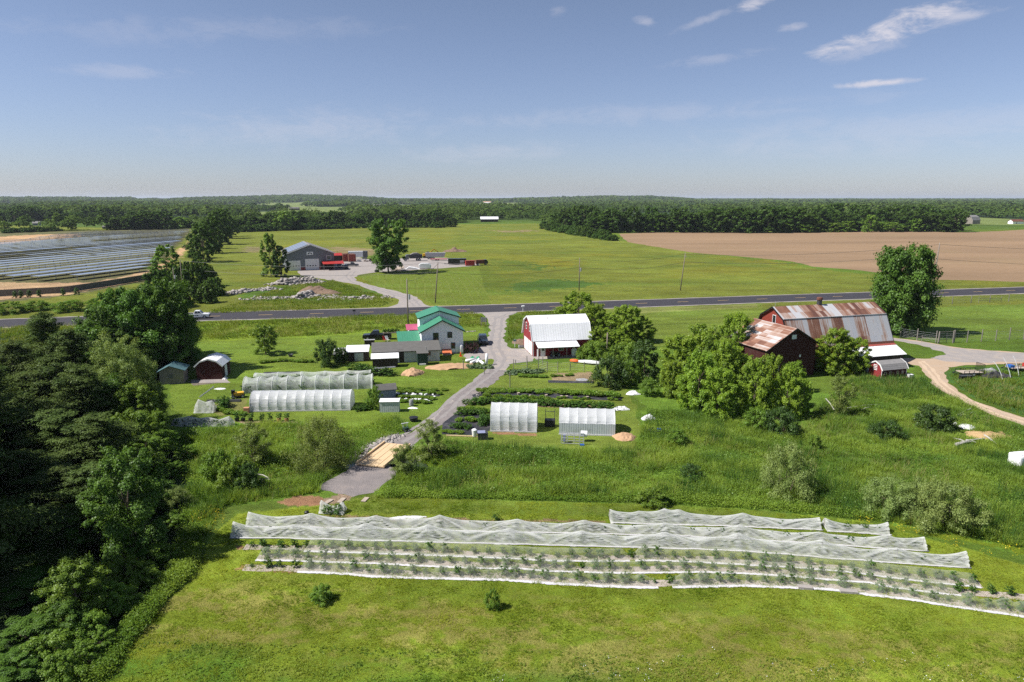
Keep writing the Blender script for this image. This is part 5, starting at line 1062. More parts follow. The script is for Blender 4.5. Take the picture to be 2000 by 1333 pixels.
for (pa, w_, d_, h_, lab, fs) in (((677, 707), 3.75, 2.6, 1.75, 'larger low shed with white metal roof beside the dark shrub', .9), ((653, 707), 1.95, 2.2, 1.35, 'smaller low shed with white metal roof at the left of the pair', .3)):
    x, y = G(*pa); r = thing('low_shed', lab, 'shed', (x, y, 0), R(8), 'low white roofed sheds'); MB().prism([(0, 0), (d_, 0), (d_, h_+.45), (0, h_)], 0, w_).build('wall', MAT['dark_board'], r)
    MB().slab((-.15, -.3, h_+.02), (w_+.15, -.3, h_+.02), (w_+.15, d_+.2, h_+.6), (-.15, d_+.2, h_+.6), .06).build('roof', MAT['white_metal'], r)
    if fs > .5: MB().box(1.4, 2.9, -.04, 0, .1, 1.5).build('door', MAT['corrugated'], r)
x, y = G(712, 676); r = thing('animal_hutch', 'dark flat topped hutch behind the low sheds', 'hutch', (x, y, 0), R(10)); MB().prism([(0, 0), (1.4, 0), (1.4, .95), (0, 1.1)], 0, 1.9).build('body', MAT['dark_board'], r); MB().slab((-.1, -.12, 1.14), (2.0, -.12, 1.14), (2.0, 1.5, .99), (-.1, 1.5, .99), .05).build('lid', MAT['tarp_grey'], r)
x, y = G(738, 780); r = thing('lavender_shed', 'small lavender shed with grey gable roof among the garden beds', 'shed', (x, y, 0), R(18))
gable(0, 0, 0, 2.6, 0, 1.6, 1.35, 1.9, r, 'wall', 'blue_grey', 'x'); m = MB(); m.slab((-.15, -.2, 1.28), (2.75, -.2, 1.28), (2.75, .8, 1.97), (-.15, .8, 1.97), .06); m.slab((-.15, 1.8, 1.28), (-.15, .8, 1.97), (2.75, .8, 1.97), (2.75, 1.8, 1.28), .06); m.build('roof', MAT['shingle_grey'], r); MB().box(.9, 1.6, -.03, 0, .05, 1.25).build('door', MAT['blue_grey'], r)
x, y = G(742, 806); r = thing('metal_bin_shed', 'pale corrugated metal bin shed below the lavender shed', 'shed', (x, y, 0), R(3)); MB().box(0, 2.55, 0, 1.1, 0, 1.45).build('wall', MAT['corrugated'], r); MB().slab((-.05, -.08, 1.47), (2.6, -.08, 1.47), (2.6, 1.15, 1.62), (-.05, 1.15, 1.62), .05).build('lid', MAT['white_metal'], r)
# gambrel helper: ridge along x
def gambrel(par, L, prof, wall_m, up_m, lo_m, oh=.25, t=.08, trim=None, roofname='roof'):
    """prof: [(y eave front, z), (y break, z), (y ridge, z), (y break, z), (y eave back, z)] """
    y0, y1 = prof[0][0], prof[-1][0]; ins = .22
    wp = [(y0+ins, 0), (y1-ins, 0), (y1-ins, prof[-1][1]), (prof[3][0]-.06, prof[3][1]-.10), (prof[2][0], prof[2][1]-.13), (prof[1][0]+.06, prof[1][1]-.10), (y0+ins, prof[0][1])]
    wl = MB().prism(wp, 0, L).build('wall', MAT[wall_m], par)
    def seg(a, b): 
        return MB().slab((-oh, a[0], a[1]), (L+oh, a[0], a[1]), (L+oh, b[0], b[1]), (-oh, b[0], b[1]), t)
    m = seg(prof[1], prof[2]); m2 = seg((prof[3][0], prof[3][1]), prof[2]); m.add(m2.v, m2.f); u = m.build('upper_roof', MAT[up_m], par)
    m = seg(prof[0], (prof[1][0], prof[1][1]-.004)); m2 = seg(prof[4], (prof[3][0], prof[3][1]-.004)); m.add(m2.v, m2.f); lo = m.build('lower_roof', MAT[lo_m], par)
    if trim:
        for x in (-oh-.03, L+oh+.03):
            m = MB()
            for a, b in zip(prof, prof[1:]): m.bar((x, a[0], a[1]-.06), (x, b[0], b[1]-.06), .05, .2)
            m.build('barge_board', MAT[trim], par)
    return wl
x, y = G(1041, 697); r = thing('red_garage', 'red two storey garage with white gambrel roof and porch beside the drive', 'garage', (x, y, 0), R(11.3))
gambrel(r, 10.6, [(-.35, 2.85), (1.15, 5.75), (3.95, 6.85), (6.75, 5.75), (8.25, 2.85)], 'red_board', 'white_metal', 'white_metal', .28, .09, 'white_trim')
MB().box(-.03, 0, .55, 7.3, .1, 2.45).build('garage_door', MAT['white_door'], r); MB().box(-.032, -.02, 3.8, 4.1, .1, 2.5).build('door_post', MAT['red_board'], r)
win(r, -.005, 2.6, 4.2, .7, 1.1, R(-90), bars=1); win(r, -.005, 5.4, 4.2, .7, 1.1, R(-90), bars=1)
MB().slab((.35, -2.6, 2.12), (8.0, -2.6, 2.12), (8.0, -.14, 2.76), (.35, -.14, 2.76), .09).build('porch_roof', MAT['white_metal'], r)
for px_ in (.5, 3.1, 5.6, 7.9): MB().box(px_-.05, px_+.05, -2.5, -2.4, 0, 2.1).build('porch_post', MAT['wood_grey'], r)
MB().box(1.35, 2.25, -.18, -.13, .02, 1.95).build('door', MAT['white_trim'], r); win(r, 1.8, -.185, 1.05, .5, .7, 0, 'white_trim', bars=0); win(r, 5.2, -.14, 1.0, .9, .9, 0, 'white_trim', bars=2)
MB().box(10.5, 10.66, -.16, -.10, 0, 2.75).build('corner_board', MAT['white_trim'], r); MB().box(-.05, .1, -.16, -.10, 0, 2.75).build('corner_board', MAT['white_trim'], r); MB().tube([(3.2, 2.6, 6.25), (3.2, 2.6, 6.8)], .06, 7).build('vent_pipe', MAT['red_faded'], r)
MB().box(0, 8, -2.4, -.14, .005, .03).build('porch_slab', MAT['gravel'], r)
# great barn
br = R(16); bc = Vector((54.1, 117.0)); ux = Vector((math.cos(br), math.sin(br))); uy = Vector((-math.sin(br), math.cos(br)))
o_ = bc-ux*10.15; r = thing('rusty_barn', 'great old red barn with a patchy rusted gambrel roof', 'barn', (o_.x, o_.y, 0), br)
gambrel(r, 20.3, [(-5.2, 3.9), (-3.0, 8.35), (0, 10.05), (3.0, 8.35), (5.2, 3.9)], 'barn_red', 'rust_upper', 'rust_lower', .35, .10, 'black_trim')
win(r, -.005, -.3, 7.3, .75, 1.3, R(-90), 'white_trim', bars=0)
MB().bar((-.35, -3.02, 8.37), (20.6, -3.02, 8.37), .16, .10).build('break_flashing', MAT['galv'], r)
MB().slab((10, -5.45, 3.45), (20.7, -5.45, 3.45), (20.7, -5.19, 4.05), (10, -5.19, 4.05), .05).build('eave_strip', MAT['rust'], r)
cp = MB().cyl(9.2, .15, 9.6, 10.8, .42, .42, 16).build('ventilator', MAT['dark_metal'], r, smooth=False); MB().lathe([(.5, 10.82), (.5, 11.15), (.4, 11.25), (.1, 11.3)], (9.2, .15, 0), 16).build('ventilator_cap', MAT['rust'], cp)
MB().tube([(.2, 0, 10), (.2, 0, 11.0)], .02, 5).build('lightning_rod', MAT['galv'], r)
MB().box(11.5, 20.4, -7.8, -5.0, 0, 2.25).build('lean_to_wall', MAT['dark_board'], r); MB().slab((11.2, -8.2, 2.3), (20.7, -8.2, 2.3), (20.7, -5.22, 3.7), (11.2, -5.22, 3.7), .07).build('lean_to_roof', MAT['white_metal'], r); MB().slab((11.2, -5.8, 3.46), (20.7, -5.8, 3.46), (20.7, -5.21, 3.74), (11.2, -5.21, 3.74), .06).build('lean_to_flashing', MAT['red_faded'], r)
# gabled wing (ridge along local y): apex near the camera at (48,113.5)
a_ = Vector((44.65, 105.6)); e_ = thing('barn_wing', 'dark red gabled wing with rusty roof joined to the left end of the great barn', 'barn', (a_.x, a_.y, 0), R(20))
MB().prism([(-5.2, 0), (4.4, 0), (4.4, 5.35), (0, 7.9), (-5.2, 4.9)], 0, 9.6, 'y').build('wall', MAT['old_red_board'], e_)
m = MB(); m.slab((-5.6, -.4, 4.77), (0, -.4, 8.0), (0, 9.8, 8.0), (-5.6, 9.8, 4.77), .1); m.slab((4.8, -.4, 5.22), (4.8, 9.8, 5.22), (0, 9.8, 8.0), (0, -.4, 8.0), .1); m.build('roof', MAT['rust_ell'], e_)
for q in ((-5.6, 4.70), (4.8, 5.15)): MB().bar((0, -.42, 7.93), (q[0], -.42, q[1]), .06, .2).build('barge_board', MAT['black_trim'], e_)
win(e_, -.15, -.005, 6.3, .75, .55, 0, 'white_trim', 'white_trim', bars=0, name='gable_vent'); MB().box(1.2, 1.5, -.03, 0, 3.2, 3.6).build('hatch', MAT['white_trim'], e_); MB().box(-2.9, -2.6, -.02, 0, .8, 3.0).build('door_track', MAT['wood_grey'], e_)
# red coop
x, y = G(1721.5, 739); r = thing('chicken_coop', 'small red gambrel hen house with shingled roof below the barn lean-to', 'coop', (x, y, 0), R(17))
gambrel(r, 4.9, [(-.2, 1.28), (.35, 2.1), (1.35, 2.55), (2.35, 2.1), (2.9, 1.28)], 'red_board', 'shingle_light', 'shingle_light', .12, .05, 'white_trim'); MB().box(.02, 4.88, -.01, .015, .0, 1.2).build('front_wall', MAT['old_red_board'], r)
for q in (.6, 1.6, 3.1, 4.1): win(r, q, -.02, .55, .32, .36, 0, 'timber_old', bars=0)
w_ = MB()
for k in range(4): w_.box(-.05, -.01, 1.0, 1.75, 1.05+k*.25, 1.16+k*.25)
w_.build('louvre', MAT['white_trim'], r); MB().box(-.06, .02, 0, .05, 0, 1.25).build('corner_board', MAT['white_trim'], r); MB().box(4.86, 4.95, -.03, .03, 0, 1.25).build('corner_board', MAT['white_trim'], r)
# sheds at the wood edge
x, y = G(384, 743); r = thing('red_shed', 'dark red garden shed with white barn shaped roof at the wood edge', 'shed', (x, y, 0), R(12-90))
# ridge runs away from the camera: local x points away
r.rotation_euler = (0, 0, R(96)); r.location = (G(436, 741)[0], G(436, 741)[1], 0)
gambrel(r, 4.3, [(-.12, 2.15), (.75, 2.95), (2.05, 3.35), (3.35, 2.95), (4.22, 2.15)], 'old_red_board', 'white_metal', 'white_metal', .12, .05, 'white_trim'); MB().box(1.4, 2.4, -.0, .09, .1, 1.9).build('side_door', MAT['white_trim'], r)
x, y = G(313, 752); r = thing('plank_shed', 'weathered grey plank shed with teal roof in the shade of the wood', 'shed', (x, y, 0), R(14))
MB().prism([(0, 0), (3.4, 0), (3.4, 2.15), (1.5, 2.85), (0, 2.1)], 0, 3.2, 'y').build('wall', MAT['grey_board'], r); m = MB(); m.slab((1.5, -.25, 2.93), (3.75, -.25, 2.10), (3.75, 3.4, 2.10), (1.5, 3.4, 2.93), .07); m.slab((-.3, -.25, 2.03), (1.5, -.25, 2.93), (1.5, 3.4, 2.93), (-.3, 3.4, 2.03), .07); m.build('roof', MAT['teal_roof'], r); win(r, 1.6, -.005, 1.0, .55, .5, 0, 'wood_grey', 'pale_glass', bars=2)
# workshop
x, y = G(561, 529.5); r = thing('workshop', 'large grey workshop with solar panels on its roof beside a gravel yard', 'workshop', (x, y, 0), R(22))
WL = 18.3; gable(0, 0, 0, WL, 0, 24, 6.6, 10.0, r, 'wall', 'grey_siding'); roof2(r, 0, WL, 0, 24, 6.6, 10.0, .5, 'shingle_light', .15)
for sx in (0, WL): MB().bar((WL/2, -.52, 10.02), (sx+(-.5 if sx == 0 else .5), -.52, 6.4), .06, .3).build('barge_board', MAT['white_trim'], r)
k = 3.4/(WL/2); m = MB()
m.slab((1.0, 1.2, 6.6+k*1.0+.25), (WL/2-.6, 1.2, 10-k*.6+.25), (WL/2-.6, 23, 10-k*.6+.25), (1.0, 23, 6.6+k*1.0+.25), .08); m.build('solar_panel', MAT['solar'], r)
MB().box(.6, 5.2, -.05, 0, .05, 3.9).build('garage_door', MAT['white_door'], r); MB().box(7.0, 12.3, -.05, 0, .05, 4.4).build('garage_door', MAT['white_door'], r)
for x0 in (.6, 7.0):
    for q in range(4): MB().box(x0+.5+q*1.05, x0+1.1+q*1.05, -.07, -.05, 1.5, 1.9).build('door_window', MAT['glass'], r)
MB().box(0, WL, -.02, 0, .0, 1.1).build('red_wainscot', MAT['red_faded'], r)
win(r, 16.2, -.005, 4.0, 1.6, 1.5, 0, 'white_trim', 'pale_glass', bars=0)
sg = MB().box(7.7, 10.2, -.10, -.02, 6.0, 7.2).build('sign_board', MAT['white_trim'], r); MB().add([(8.95+.85*math.cos(t), -.104, 6.25+.7*math.sin(t)) for t in np.linspace(0, math.pi, 13)]+[(8.95+.45*math.cos(t), -.104, 6.25+.35*math.sin(t)) for t in np.linspace(math.pi, 0, 13)], [(i, i+1, 24-i, 25-i) for i in range(12)]).build('sign_emblem', MAT['dark_green_wood'], sg)
MB().box(12.9, 18.2, -.03, 0, .05, 3.3).build('recess_shade', MAT['dark_board'], r); MB().slab((13.3, -4.8, 2.6), (21.5, -4.8, 2.6), (21.5, -.1, 3.5), (13.3, -.1, 3.5), .12).build('awning', MAT['red_paint'], r)  # flat dark panel on the wall stands in for the recessed entry's shade
for q in (13.5, 17.4, 21.2): MB().box(q, q+.15, -4.7, -4.55, 0, 2.6).build('awning_post', MAT['wood_grey'], r)
# far farms
def far_house(px, pyb, pyt, wpx, label, wall, roof, rot=0, name='farm_building', ratio=.5, cat='building', gam=False):
    x, y = G(px, pyb); s = MPP(px, pyb); W = wpx*s; H = HT(y, pyt); r = thing(name, label, cat, (x, y, 0), R(rot)); D = W*ratio
    if gam: gambrel(r, W, [(-.3, H*.42), (D*.18, H*.82), (D/2, H), (D*.82, H*.82), (D+.3, H*.42)], wall, roof, roof, .3, .15)
    else:
        gable(0, 0, 0, W, 0, D, H*.58, H, r, 'wall', wall, 'x'); m = MB(); m.slab((-.4, -.5, H*.55), (W+.4, -.5, H*.55), (W+.4, D/2, H+.1), (-.4, D/2, H+.1), .2); m.slab((-.4, D+.5, H*.55), (-.4, D/2, H+.1), (W+.4, D/2, H+.1), (W+.4, D+.5, H*.55), .2); m.build('roof', MAT[roof], r)
    MB().box(W*.3, W*.36, -.06, 0, 0, H*.35).build('door', MAT['black_trim'], r); return r
far_house(939, 434, 424, 34, 'long black barn with a bright white roof beyond the meadow', 'dark_board', 'white_metal', 4)
far_house(1899, 438, 421, 28, 'grey weathered gambrel barn far off at the right', 'grey_board', 'shingle_light', 30, gam=True, ratio=.7)
far_house(1978, 438, 429, 24, 'low white house with red roof at the far right edge', 'white_wall', 'rust', 8, cat='house')
far_house(1948, 418.5, 414, 10, 'tiny house with a blue green roof in the far woods at right', 'white_wall', 'green_metal', 5, cat='house')
far_house(1822, 422, 417, 7, 'tiny white shed at the end of the far dark wood', 'white_wall', 'white_metal', 5, cat='shed')
far_house(730, 408, 400, 14, 'pale house among far trees above the meadow', 'white_wall', 'shingle_light', 8, cat='house')
far_house(752, 407, 402, 9, 'small grey barn right of the pale far house', 'grey_board', 'shingle_light', 8)
far_house(136, 417, 411, 13, 'far house with a terracotta roof in the left woods', 'white_wall', 'terracotta', 10, cat='house')
far_house(64, 441, 433, 12, 'low grey house half hidden by trees behind the pale strip', 'grey_siding', 'shingle_light', 10, cat='house')
far_house(10, 420, 413.5, 12, 'grey roofed house at the far left edge', 'grey_siding', 'shingle_grey', 10, cat='house')
far_house(495, 412, 406, 11, 'white house in the far trees left of centre', 'white_wall', 'shingle_grey', 5, cat='house')
far_house(380, 414, 408, 11, 'dark roofed house by the pale far field', 'grey_siding', 'shingle_grey', 5, cat='house')
far_house(565, 411, 405, 18, 'dark roofed barn by the thin pale field', 'dark_board', 'shingle_grey', 5)
far_house(728, 440, 430, 26, 'white roofed farm shed peeping over the trees behind the meadow', 'white_wall', 'white_metal', 6); far_house(764, 439, 432, 20, 'white greenhouse roof right of the white roofed farm shed', 'white_wall', 'white_metal', 6)
far_house(944, 399, 394, 15, 'large pink roofed farm far off at centre', 'white_wall', 'terracotta', 5); far_house(1090, 398, 393.5, 16, 'cluster of white barns on the far ridge', 'white_wall', 'white_metal', 5); far_house(1112, 397, 393, 9, 'white barn right of the far cluster', 'white_wall', 'white_metal', 5)
far_house(1415, 393, 390.2, 14, 'white farm on the horizon at right', 'white_wall', 'white_metal', 5); far_house(1860, 396, 393, 8, 'tiny white barn in the far woods at right', 'white_wall', 'white_metal', 5); far_house(1965, 395, 392, 8, 'tiny white barn near the right edge of the horizon', 'white_wall', 'white_metal', 5)
far_house(200, 447.5, 441, 13, 'small dark utility cabin behind the solar field', 'dark_green_wood', 'shingle_grey', 0, cat='cabin')
# ------------------------------------------------------------------ solar rows
def solar():
    poly = [G(*p) for p in ((-260, 553), (108, 552.5), (292, 531), (312, 511), (350, 481), (371, 452.5), (150, 457), (60, 470.5), (0, 477), (-260, 486))]
    d = Vector((math.cos(R(75)), math.sin(R(75)))); nn = Vector((-d.y, d.x)); o = Vector(G(290, 531)); PO = [Vector(p) for p in poly]
    k = 0; s = 3.0
    while s < 330:
        c = o+nn*s; ts = []
        for a, b in zip(PO, PO[1:]+PO[:1]):
            da, db = (a-c).dot(nn), (b-c).dot(nn)
            if da*db < 0: q = a.lerp(b, da/(da-db)); ts.append((q-c).dot(d))
        ts.sort()
        for t0, t1 in zip(ts[::2], ts[1::2]):
            t0 += random.uniform(0, 5); t1 -= random.uniform(0, 6)
            segs = [(t0, t1)]
            if t1-t0 > 130: m_ = lerp(t0, t1, random.uniform(.35, .65)); segs = [(t0, m_-1.2), (m_+1.2, t1)]
            for u0, u1 in segs:
                if u1-u0 < 8: continue
                p = c+d*u0; L = u1-u0; r = thing('solar_row', 'long row of solar panels on posts in the field left of the highway', 'solar panels', (p.x, p.y, 0), R(75), 'rows of solar panels')
                tl = -math.atan2(26, math.hypot(p.x+d.x*L/2, p.y+d.y*L/2))*random.choice((.3, -.3, 0, .5, -.5, 1.3, .15, -.1)); w_ = 2.15; cz, cw = 1.9, (math.cos(tl)*w_, math.sin(tl)*w_)
                MB().slab((0, -cw[0], cz-cw[1]), (L, -cw[0], cz-cw[1]), (L, cw[0], cz+cw[1]), (0, cw[0], cz+cw[1]), .06).build('panel_table', MAT['solar'], r)
                m = MB(); x = 1.
                while x < L: m.box(x-.07, x+.07, -.07, .07, 0, cz-.05); x += 7
                m.box(0, L, -.06, .06, cz-.2, cz-.08); m.build('post_frame', MAT['galv'], r); k += 1
        s += 9.6
    return k
NSOL = solar()
def fence(name, pts, h, label, step, posts='wood_grey', infill=None, rails=(), cat='fence', pr=.05, wire=True):
    W = [G(*p) for p in pts]; o = Vector((*W[0], 0)); r = thing(name, label, cat, W[0]); L = plen(W); n = max(1, round(L/step)); P = [Vector((*along(W, i/n), 0))-o for i in range(n+1)]
    if n <= 60:
        for p in P: MB().cyl(p.x, p.y, -.1, h*random.uniform(.95, 1.08), pr, n=7).build('post', MAT[posts], r)
    else:
        m = MB()
        for p in P: m.cyl(p.x, p.y, -.1, h, pr, n=5)
        m.build('post_line', MAT[posts], r)
    if infill:
        m = MB()
        for a, b in zip(P, P[1:]): m.bar(a+Vector((0, 0, h*.5)), b+Vector((0, 0, h*.5)), .04, h*.92)
        m.build('screen', MAT[infill], r)
    m = MB(); ok = False
    for z in rails:
        for a, b in zip(P, P[1:]): m.bar(a+Vector((0, 0, z)), b+Vector((0, 0, z)), .09); ok = True
    if ok: m.build('rail', MAT[posts], r)
    if wire:
        m = MB()
        for z in (.3, .6, .9, 1.2, 1.5, 1.9):
            if z < h:
                for a, b in zip(P, P[1:]): m.bar(a+Vector((0, 0, z)), b+Vector((0, 0, z)), .018)
        m.build('wire', MAT['galv'], r)
    return r
addm('screen_mesh', (.135, .13, .115), .9, .25)
fence('screen_fence', [(-200, 590), (0, 580), (130, 573), (220, 559), (300, 545)], 2.1, 'grey windscreen fence along the near side of the solar field', 4, infill='screen_mesh', wire=False)
for i, px in enumerate((30, 42, 58, 77, 124, 150)): plant_px('small_conifer', px, 584-.05*px, 570-.05*px, 4.5, 'small brown green conifer planted in the sandy strip below the solar fence', 'tree', 'young conifers below the solar fence', single=True)
fence('paddock_fence', [(1758, 660), (1776, 663), (1793, 666), (1815, 669), (1832, 671), (1864, 670.5), (1900, 668.5), (1935, 667), (1969, 665), (2080, 660)], 2.4, 'tall wire paddock fence with grey posts beside the farm lane', 3.3, pr=.09)
fence('road_fence', [(1822, 596), (1842, 595), (1875, 594), (1911, 592), (1956, 590.5), (2040, 587)], 2.3, 'wire fence along the field side of the highway at right', 6, pr=.09)
x, y = G(1832, 671); r = thing('paddock_gate', 'open framed timber gate bay in the paddock fence', 'gate', (x, y, 0), R(14)); m = MB(); m.box(-.1, .1, -.2, 0, 0, 2.4); m.box(3.6, 3.8, -.2, 0, 0, 2.5)
m.build('gate_post', MAT['wood_grey'], r); m = MB()
for z in (.7, 1.5, 2.2): m.box(.1, 3.6, -.14, -.06, z, z+.08)
m.box(1.8, 1.88, -.13, -.07, .1, 2.2); m.build('gate_leaf', MAT['wood_grey'], r)
fence('rail_barrier', [(1800, 668.6), (1831, 672)], 1.25, 'low pale rail barrier left of the paddock gate', 2.2, rails=(.9,), wire=False)
x, y = G(1911, 591.5); 
fence('rail_gate', [(1911, 592.3), (1955, 591)], 1.8, 'railed gate in the roadside wire fence', 4, rails=(.7, 1.2), wire=False)
fence('garden_fence', [(1003, 722), (1029, 723), (1049, 720), (1078, 729), (1110, 725), (1140, 726.5), (1165, 724)], 1.7, 'rustic post and wire fence of the vegetable plot before the garage', 2.3, pr=.06)
for px, b, t in ((996, 759, 728), (1007, 713, 703), (1029, 712, 696), (1060, 712, 697), (905, 723, 704), (946, 731, 718)):
    x, y = G(px, b); o = MB().cyl(0, 0, -.1, HT(y, t), .07, n=7).build('garden_post', MAT['wood_grey'], None, (x, y, 0)); tag(o, 'lone wooden post beside the gravel drive gardens', 'post', 'lone garden posts')
# ------------------------------------------------------------------ utility poles and lines
PT = {}
def pole(key, px, b, t, label, arm=0, tf=False, r0=.17, lean=0, ins=True):
    x, y = G(px, b); H = HT(y, t); r = thing('utility_pole', label, 'utility pole', (x, y, 0), R(12)); top = Vector((lean, 0, H))
    MB().tube([(0, 0, -.3), (lean*.5, 0, H*.5), top], r0, 9, r0*.65).build('shaft', MAT['pole_wood'], r, smooth=True)
    if arm: MB().box(lean-.06, lean+.06, -arm, arm, H-.9, H-.76).build('crossarm', MAT['pole_wood'], r)
    if ins: MB().cyl(lean, .12, H-.05, H+.3, .06, .04, 8).build('insulator', MAT['galv'], r)
    if tf: MB().cyl(lean*.7+.38, 0, H*.60, H*.60+1.1, .26, n=12).build('transformer', MAT['galv'], r)
    PT[key] = Vector((x, y, 0)), top, H; return r
pole('a', 358, 574, 509, 'tall pole standing by the hedgerow left of the highway crossing'); pole('b', 343, 577, 524, 'shorter pole with a grey transformer left of the hedgerow pole', tf=True)
pole('c', 797.5, 642, 547, 'tall pole with transformer rising just behind the farmhouse wing', tf=True); pole('d', 850, 592, 513, 'bare leaning pole on the far verge opposite the house drive', lean=1.0); pole('e', 1131, 568, 505.5, 'upright pole with a small transformer behind the garage trees', tf=True)
pole('f', 1328.5, 568, 495.6, 'leaning pole with a short crossarm in the meadow before the ploughed field', arm=.9, lean=1.1); pole('g', 1815, 594, 477, 'tallest grey pole beside the huge shade tree', r0=.22, lean=.9); pole('h', 1185, 703, 650, 'short plain pole in the thicket right of the garage', ins=False)
def wire(a, b, dz, label, sag=1.4, A=None, B=None, r_=.035):
    def pt(k):
        base, top, H = PT[k]; return base+Vector((top.x*math.cos(R(12)), top.x*math.sin(R(12)), H-dz))
    p, q = (A or pt(a)), (B or pt(b)); pts = []
    for i in range(25):
        t = i/24; v = p.lerp(q, t); v.z -= sag*4*t*(1-t); pts.append(v-p)
    o = MB().tube(pts, r_, 5).build('power_line', MAT['dark_metal'], None, p); tag(o, label, 'wire', 'overhead lines')
for a, b, l in (('a', 'd', 'overhead wire from the hedgerow pole to the far verge pole'), ('d', 'e', 'overhead wire from the far verge pole to the pole behind the garage trees'), ('e', 'f', 'overhead wire up to the meadow pole'), ('f', 'g', 'overhead wire across the ploughed field to the tallest pole')):
    wire(a, b, .1, 'upper '+l); wire(a, b, 2.6, 'lower '+l)
g_ = PT['g'][0]; wire('g', '', .1, 'upper overhead wire leaving the tallest pole to the right', B=Vector((g_.x+120, g_.y+26, PT['g'][2]-3))); wire('g', '', 4, 'lower overhead wire leaving the tallest pole to the right', B=Vector((g_.x+120, g_.y+26, PT['g'][2]-8)))
a0 = PT['a'][0]; wire('a', '', .1, 'upper overhead wire leaving the hedgerow pole to the left', B=Vector((a0.x-90, a0.y-19, 10))); wire('d', 'c', .3, 'service wire from the far verge pole to the house pole', 1.0)
# ------------------------------------------------------------------ vehicles (built pointing along +x, origin at the ground under the middle)
def wheel(par, x, y, rr=.36, w_=.24):
    t = MB().lathe([(rr*.62, -w_/2), (rr*.94, -w_/2), (rr, -w_*.3), (rr, w_*.3), (rr*.94, w_/2), (rr*.62, w_/2)], (x, y, rr), 18, 'y').build('wheel', MAT['rubber'], par); MB().lathe([(rr*.2, -w_*.53), (rr*.6, -w_*.5), (rr*.6, w_*.5), (rr*.2, w_*.53)], (x, y, rr), 14, 'y').build('rim', MAT['galv'], t)
def car(name, label, cat, loc, rot, kind, paint, group=None, flip=False):
    r = thing(name, label, cat, (loc[0], loc[1], 0), rot, group); W = .95; L = 5.7 if kind == 'pickup' else 4.6; h = L/2
    def slabbed(prof, w0, w1, zlo, zhi, nm, mat, par, bv=.05):
        m = MB(); n = len(prof); f = lambda z: lerp(w0, w1, min(1, max(0, (z-zlo)/(zhi-zlo))))
        m.add([(x, -f(z), z) for x, z in prof]+[(x, f(z), z) for x, z in prof], [tuple(range(n)), tuple(range(2*n-1, n-1, -1))]+[(i, n+i, n+(i+1) % n, (i+1) % n) for i in range(n)]); return m.build(nm, MAT[mat], par, bevel=bv)
    if kind == 'pickup':
        low = [(-h, .48), (-h, 1.05), (-h+.05, 1.15), (h*.18, 1.15), (h*.30, 1.18), (h*.92, 1.08), (h, .92), (h, .48), (h-.1, .36), (-h+.1, .40)]
        cab = [(-.55, 1.13), (-.38, 1.80), (-.2, 1.88), (.75, 1.86), (1.42, 1.16)]; cx = (-1.75, 1.85)
    else:
        low = [(-h, .5), (-h, 1.0), (-h+.1, 1.08), (h*.4, 1.08), (h*.9, .98), (h, .80), (h, .45), (h-.1, .32), (-h+.1, .34)]
        cab = [(-h+.12, 1.06), (-h+.45, 1.62), (-h+.8, 1.70), (.35, 1.68), (1.2, 1.07)]; cx = (-1.38, 1.42)
    b = slabbed(low, W, W*.97, .3, 1.2, 'body', paint, r, .07); slabbed(cab, W*.92, W*.72, 1.1, 1.85, 'cabin', paint, r, .05)
    (x0, z0), (x1, z1) = cab[0], cab[1]; (xa, za), (xb, zb) = cab[-2], cab[-1]; zt = max(z1, za)
    for sg in (-1, 1):
        y0, y1 = sg*(W*.915+.006), sg*(W*.75+.012); m = MB(); xm = (x0+xb)/2-.05
        def q(xa_, xb_, xc_, xd_): return m.add([(xa_, y0, z0+.08), (xb_, y0, z0+.08), (xc_, y1, zt-.10), (xd_, y1, zt-.10)], [(0, 1, 2, 3)])
        q(x0+.16, xm-.04, xm-.04, x1+.14); q(xm+.04, xb-.2, xa-.02, xm+.04); m.build('side_window', MAT['glass'], r)
    m = MB(); f1 = lambda a: lerp(W*.84, W*.66, a); p = Vector((xb, 0, zb)); t_ = Vector((xa, 0, za)); nn = Vector((zb-za, 0, xa-xb)).normalized(); nn = nn if nn.x > 0 else -nn
    A, B = p.lerp(t_, .1)+nn*.02, p.lerp(t_, .9)+nn*.02; m.add([(A.x, -f1(.1), A.z), (A.x, f1(.1), A.z), (B.x, f1(.9), B.z), (B.x, -f1(.9), B.z)], [(0, 1, 2, 3)]).build('windscreen', MAT['glass'], r)
    p = Vector((x0, 0, z0)); t_ = Vector((x1, 0, z1)); A, B = p.lerp(t_, .15)+Vector((-.03, 0, .01)), p.lerp(t_, .88)+Vector((-.03, 0, .01)); MB().add([(A.x, -W*.8, A.z), (A.x, W*.8, A.z), (B.x, W*.66, B.z), (B.x, -W*.66, B.z)], [(0, 1, 2, 3)]).build('rear_window', MAT['glass'], r)
    for x in cx:
        for sg in (-1, 1): wheel(r, x, sg*(W-.10)); 
        for sg in (-1, 1): MB().add([(x+.44*math.cos(a), sg*(W+.004), .36+.44*math.sin(a)) for a in np.linspace(0, math.pi, 9)], [tuple(range(9))]).build('wheel_arch', MAT['black_trim'], r)
    for sg in (-1, 1): MB().box(h-.10, h+.015, sg*.72-.17, sg*.72+.17, .72, .88).build('headlight', MAT['pale_glass'], r); MB().box(-h-.012, -h+.06, sg*.80-.08, sg*.80+.08, .75, 1.02).build('tail_light', MAT['red_paint'], r)
    MB().box(h-.05, h+.04, -.85, .85, .42, .60).build('bumper', MAT['black_trim'], r); MB().box(-h-.04, -h+.05, -.85, .85, .45, .6).build('bumper', MAT['galv'], r); MB().box(h-.04, h+.02, -.48, .48, .66, .9).build('grille', MAT['black_trim'], r)
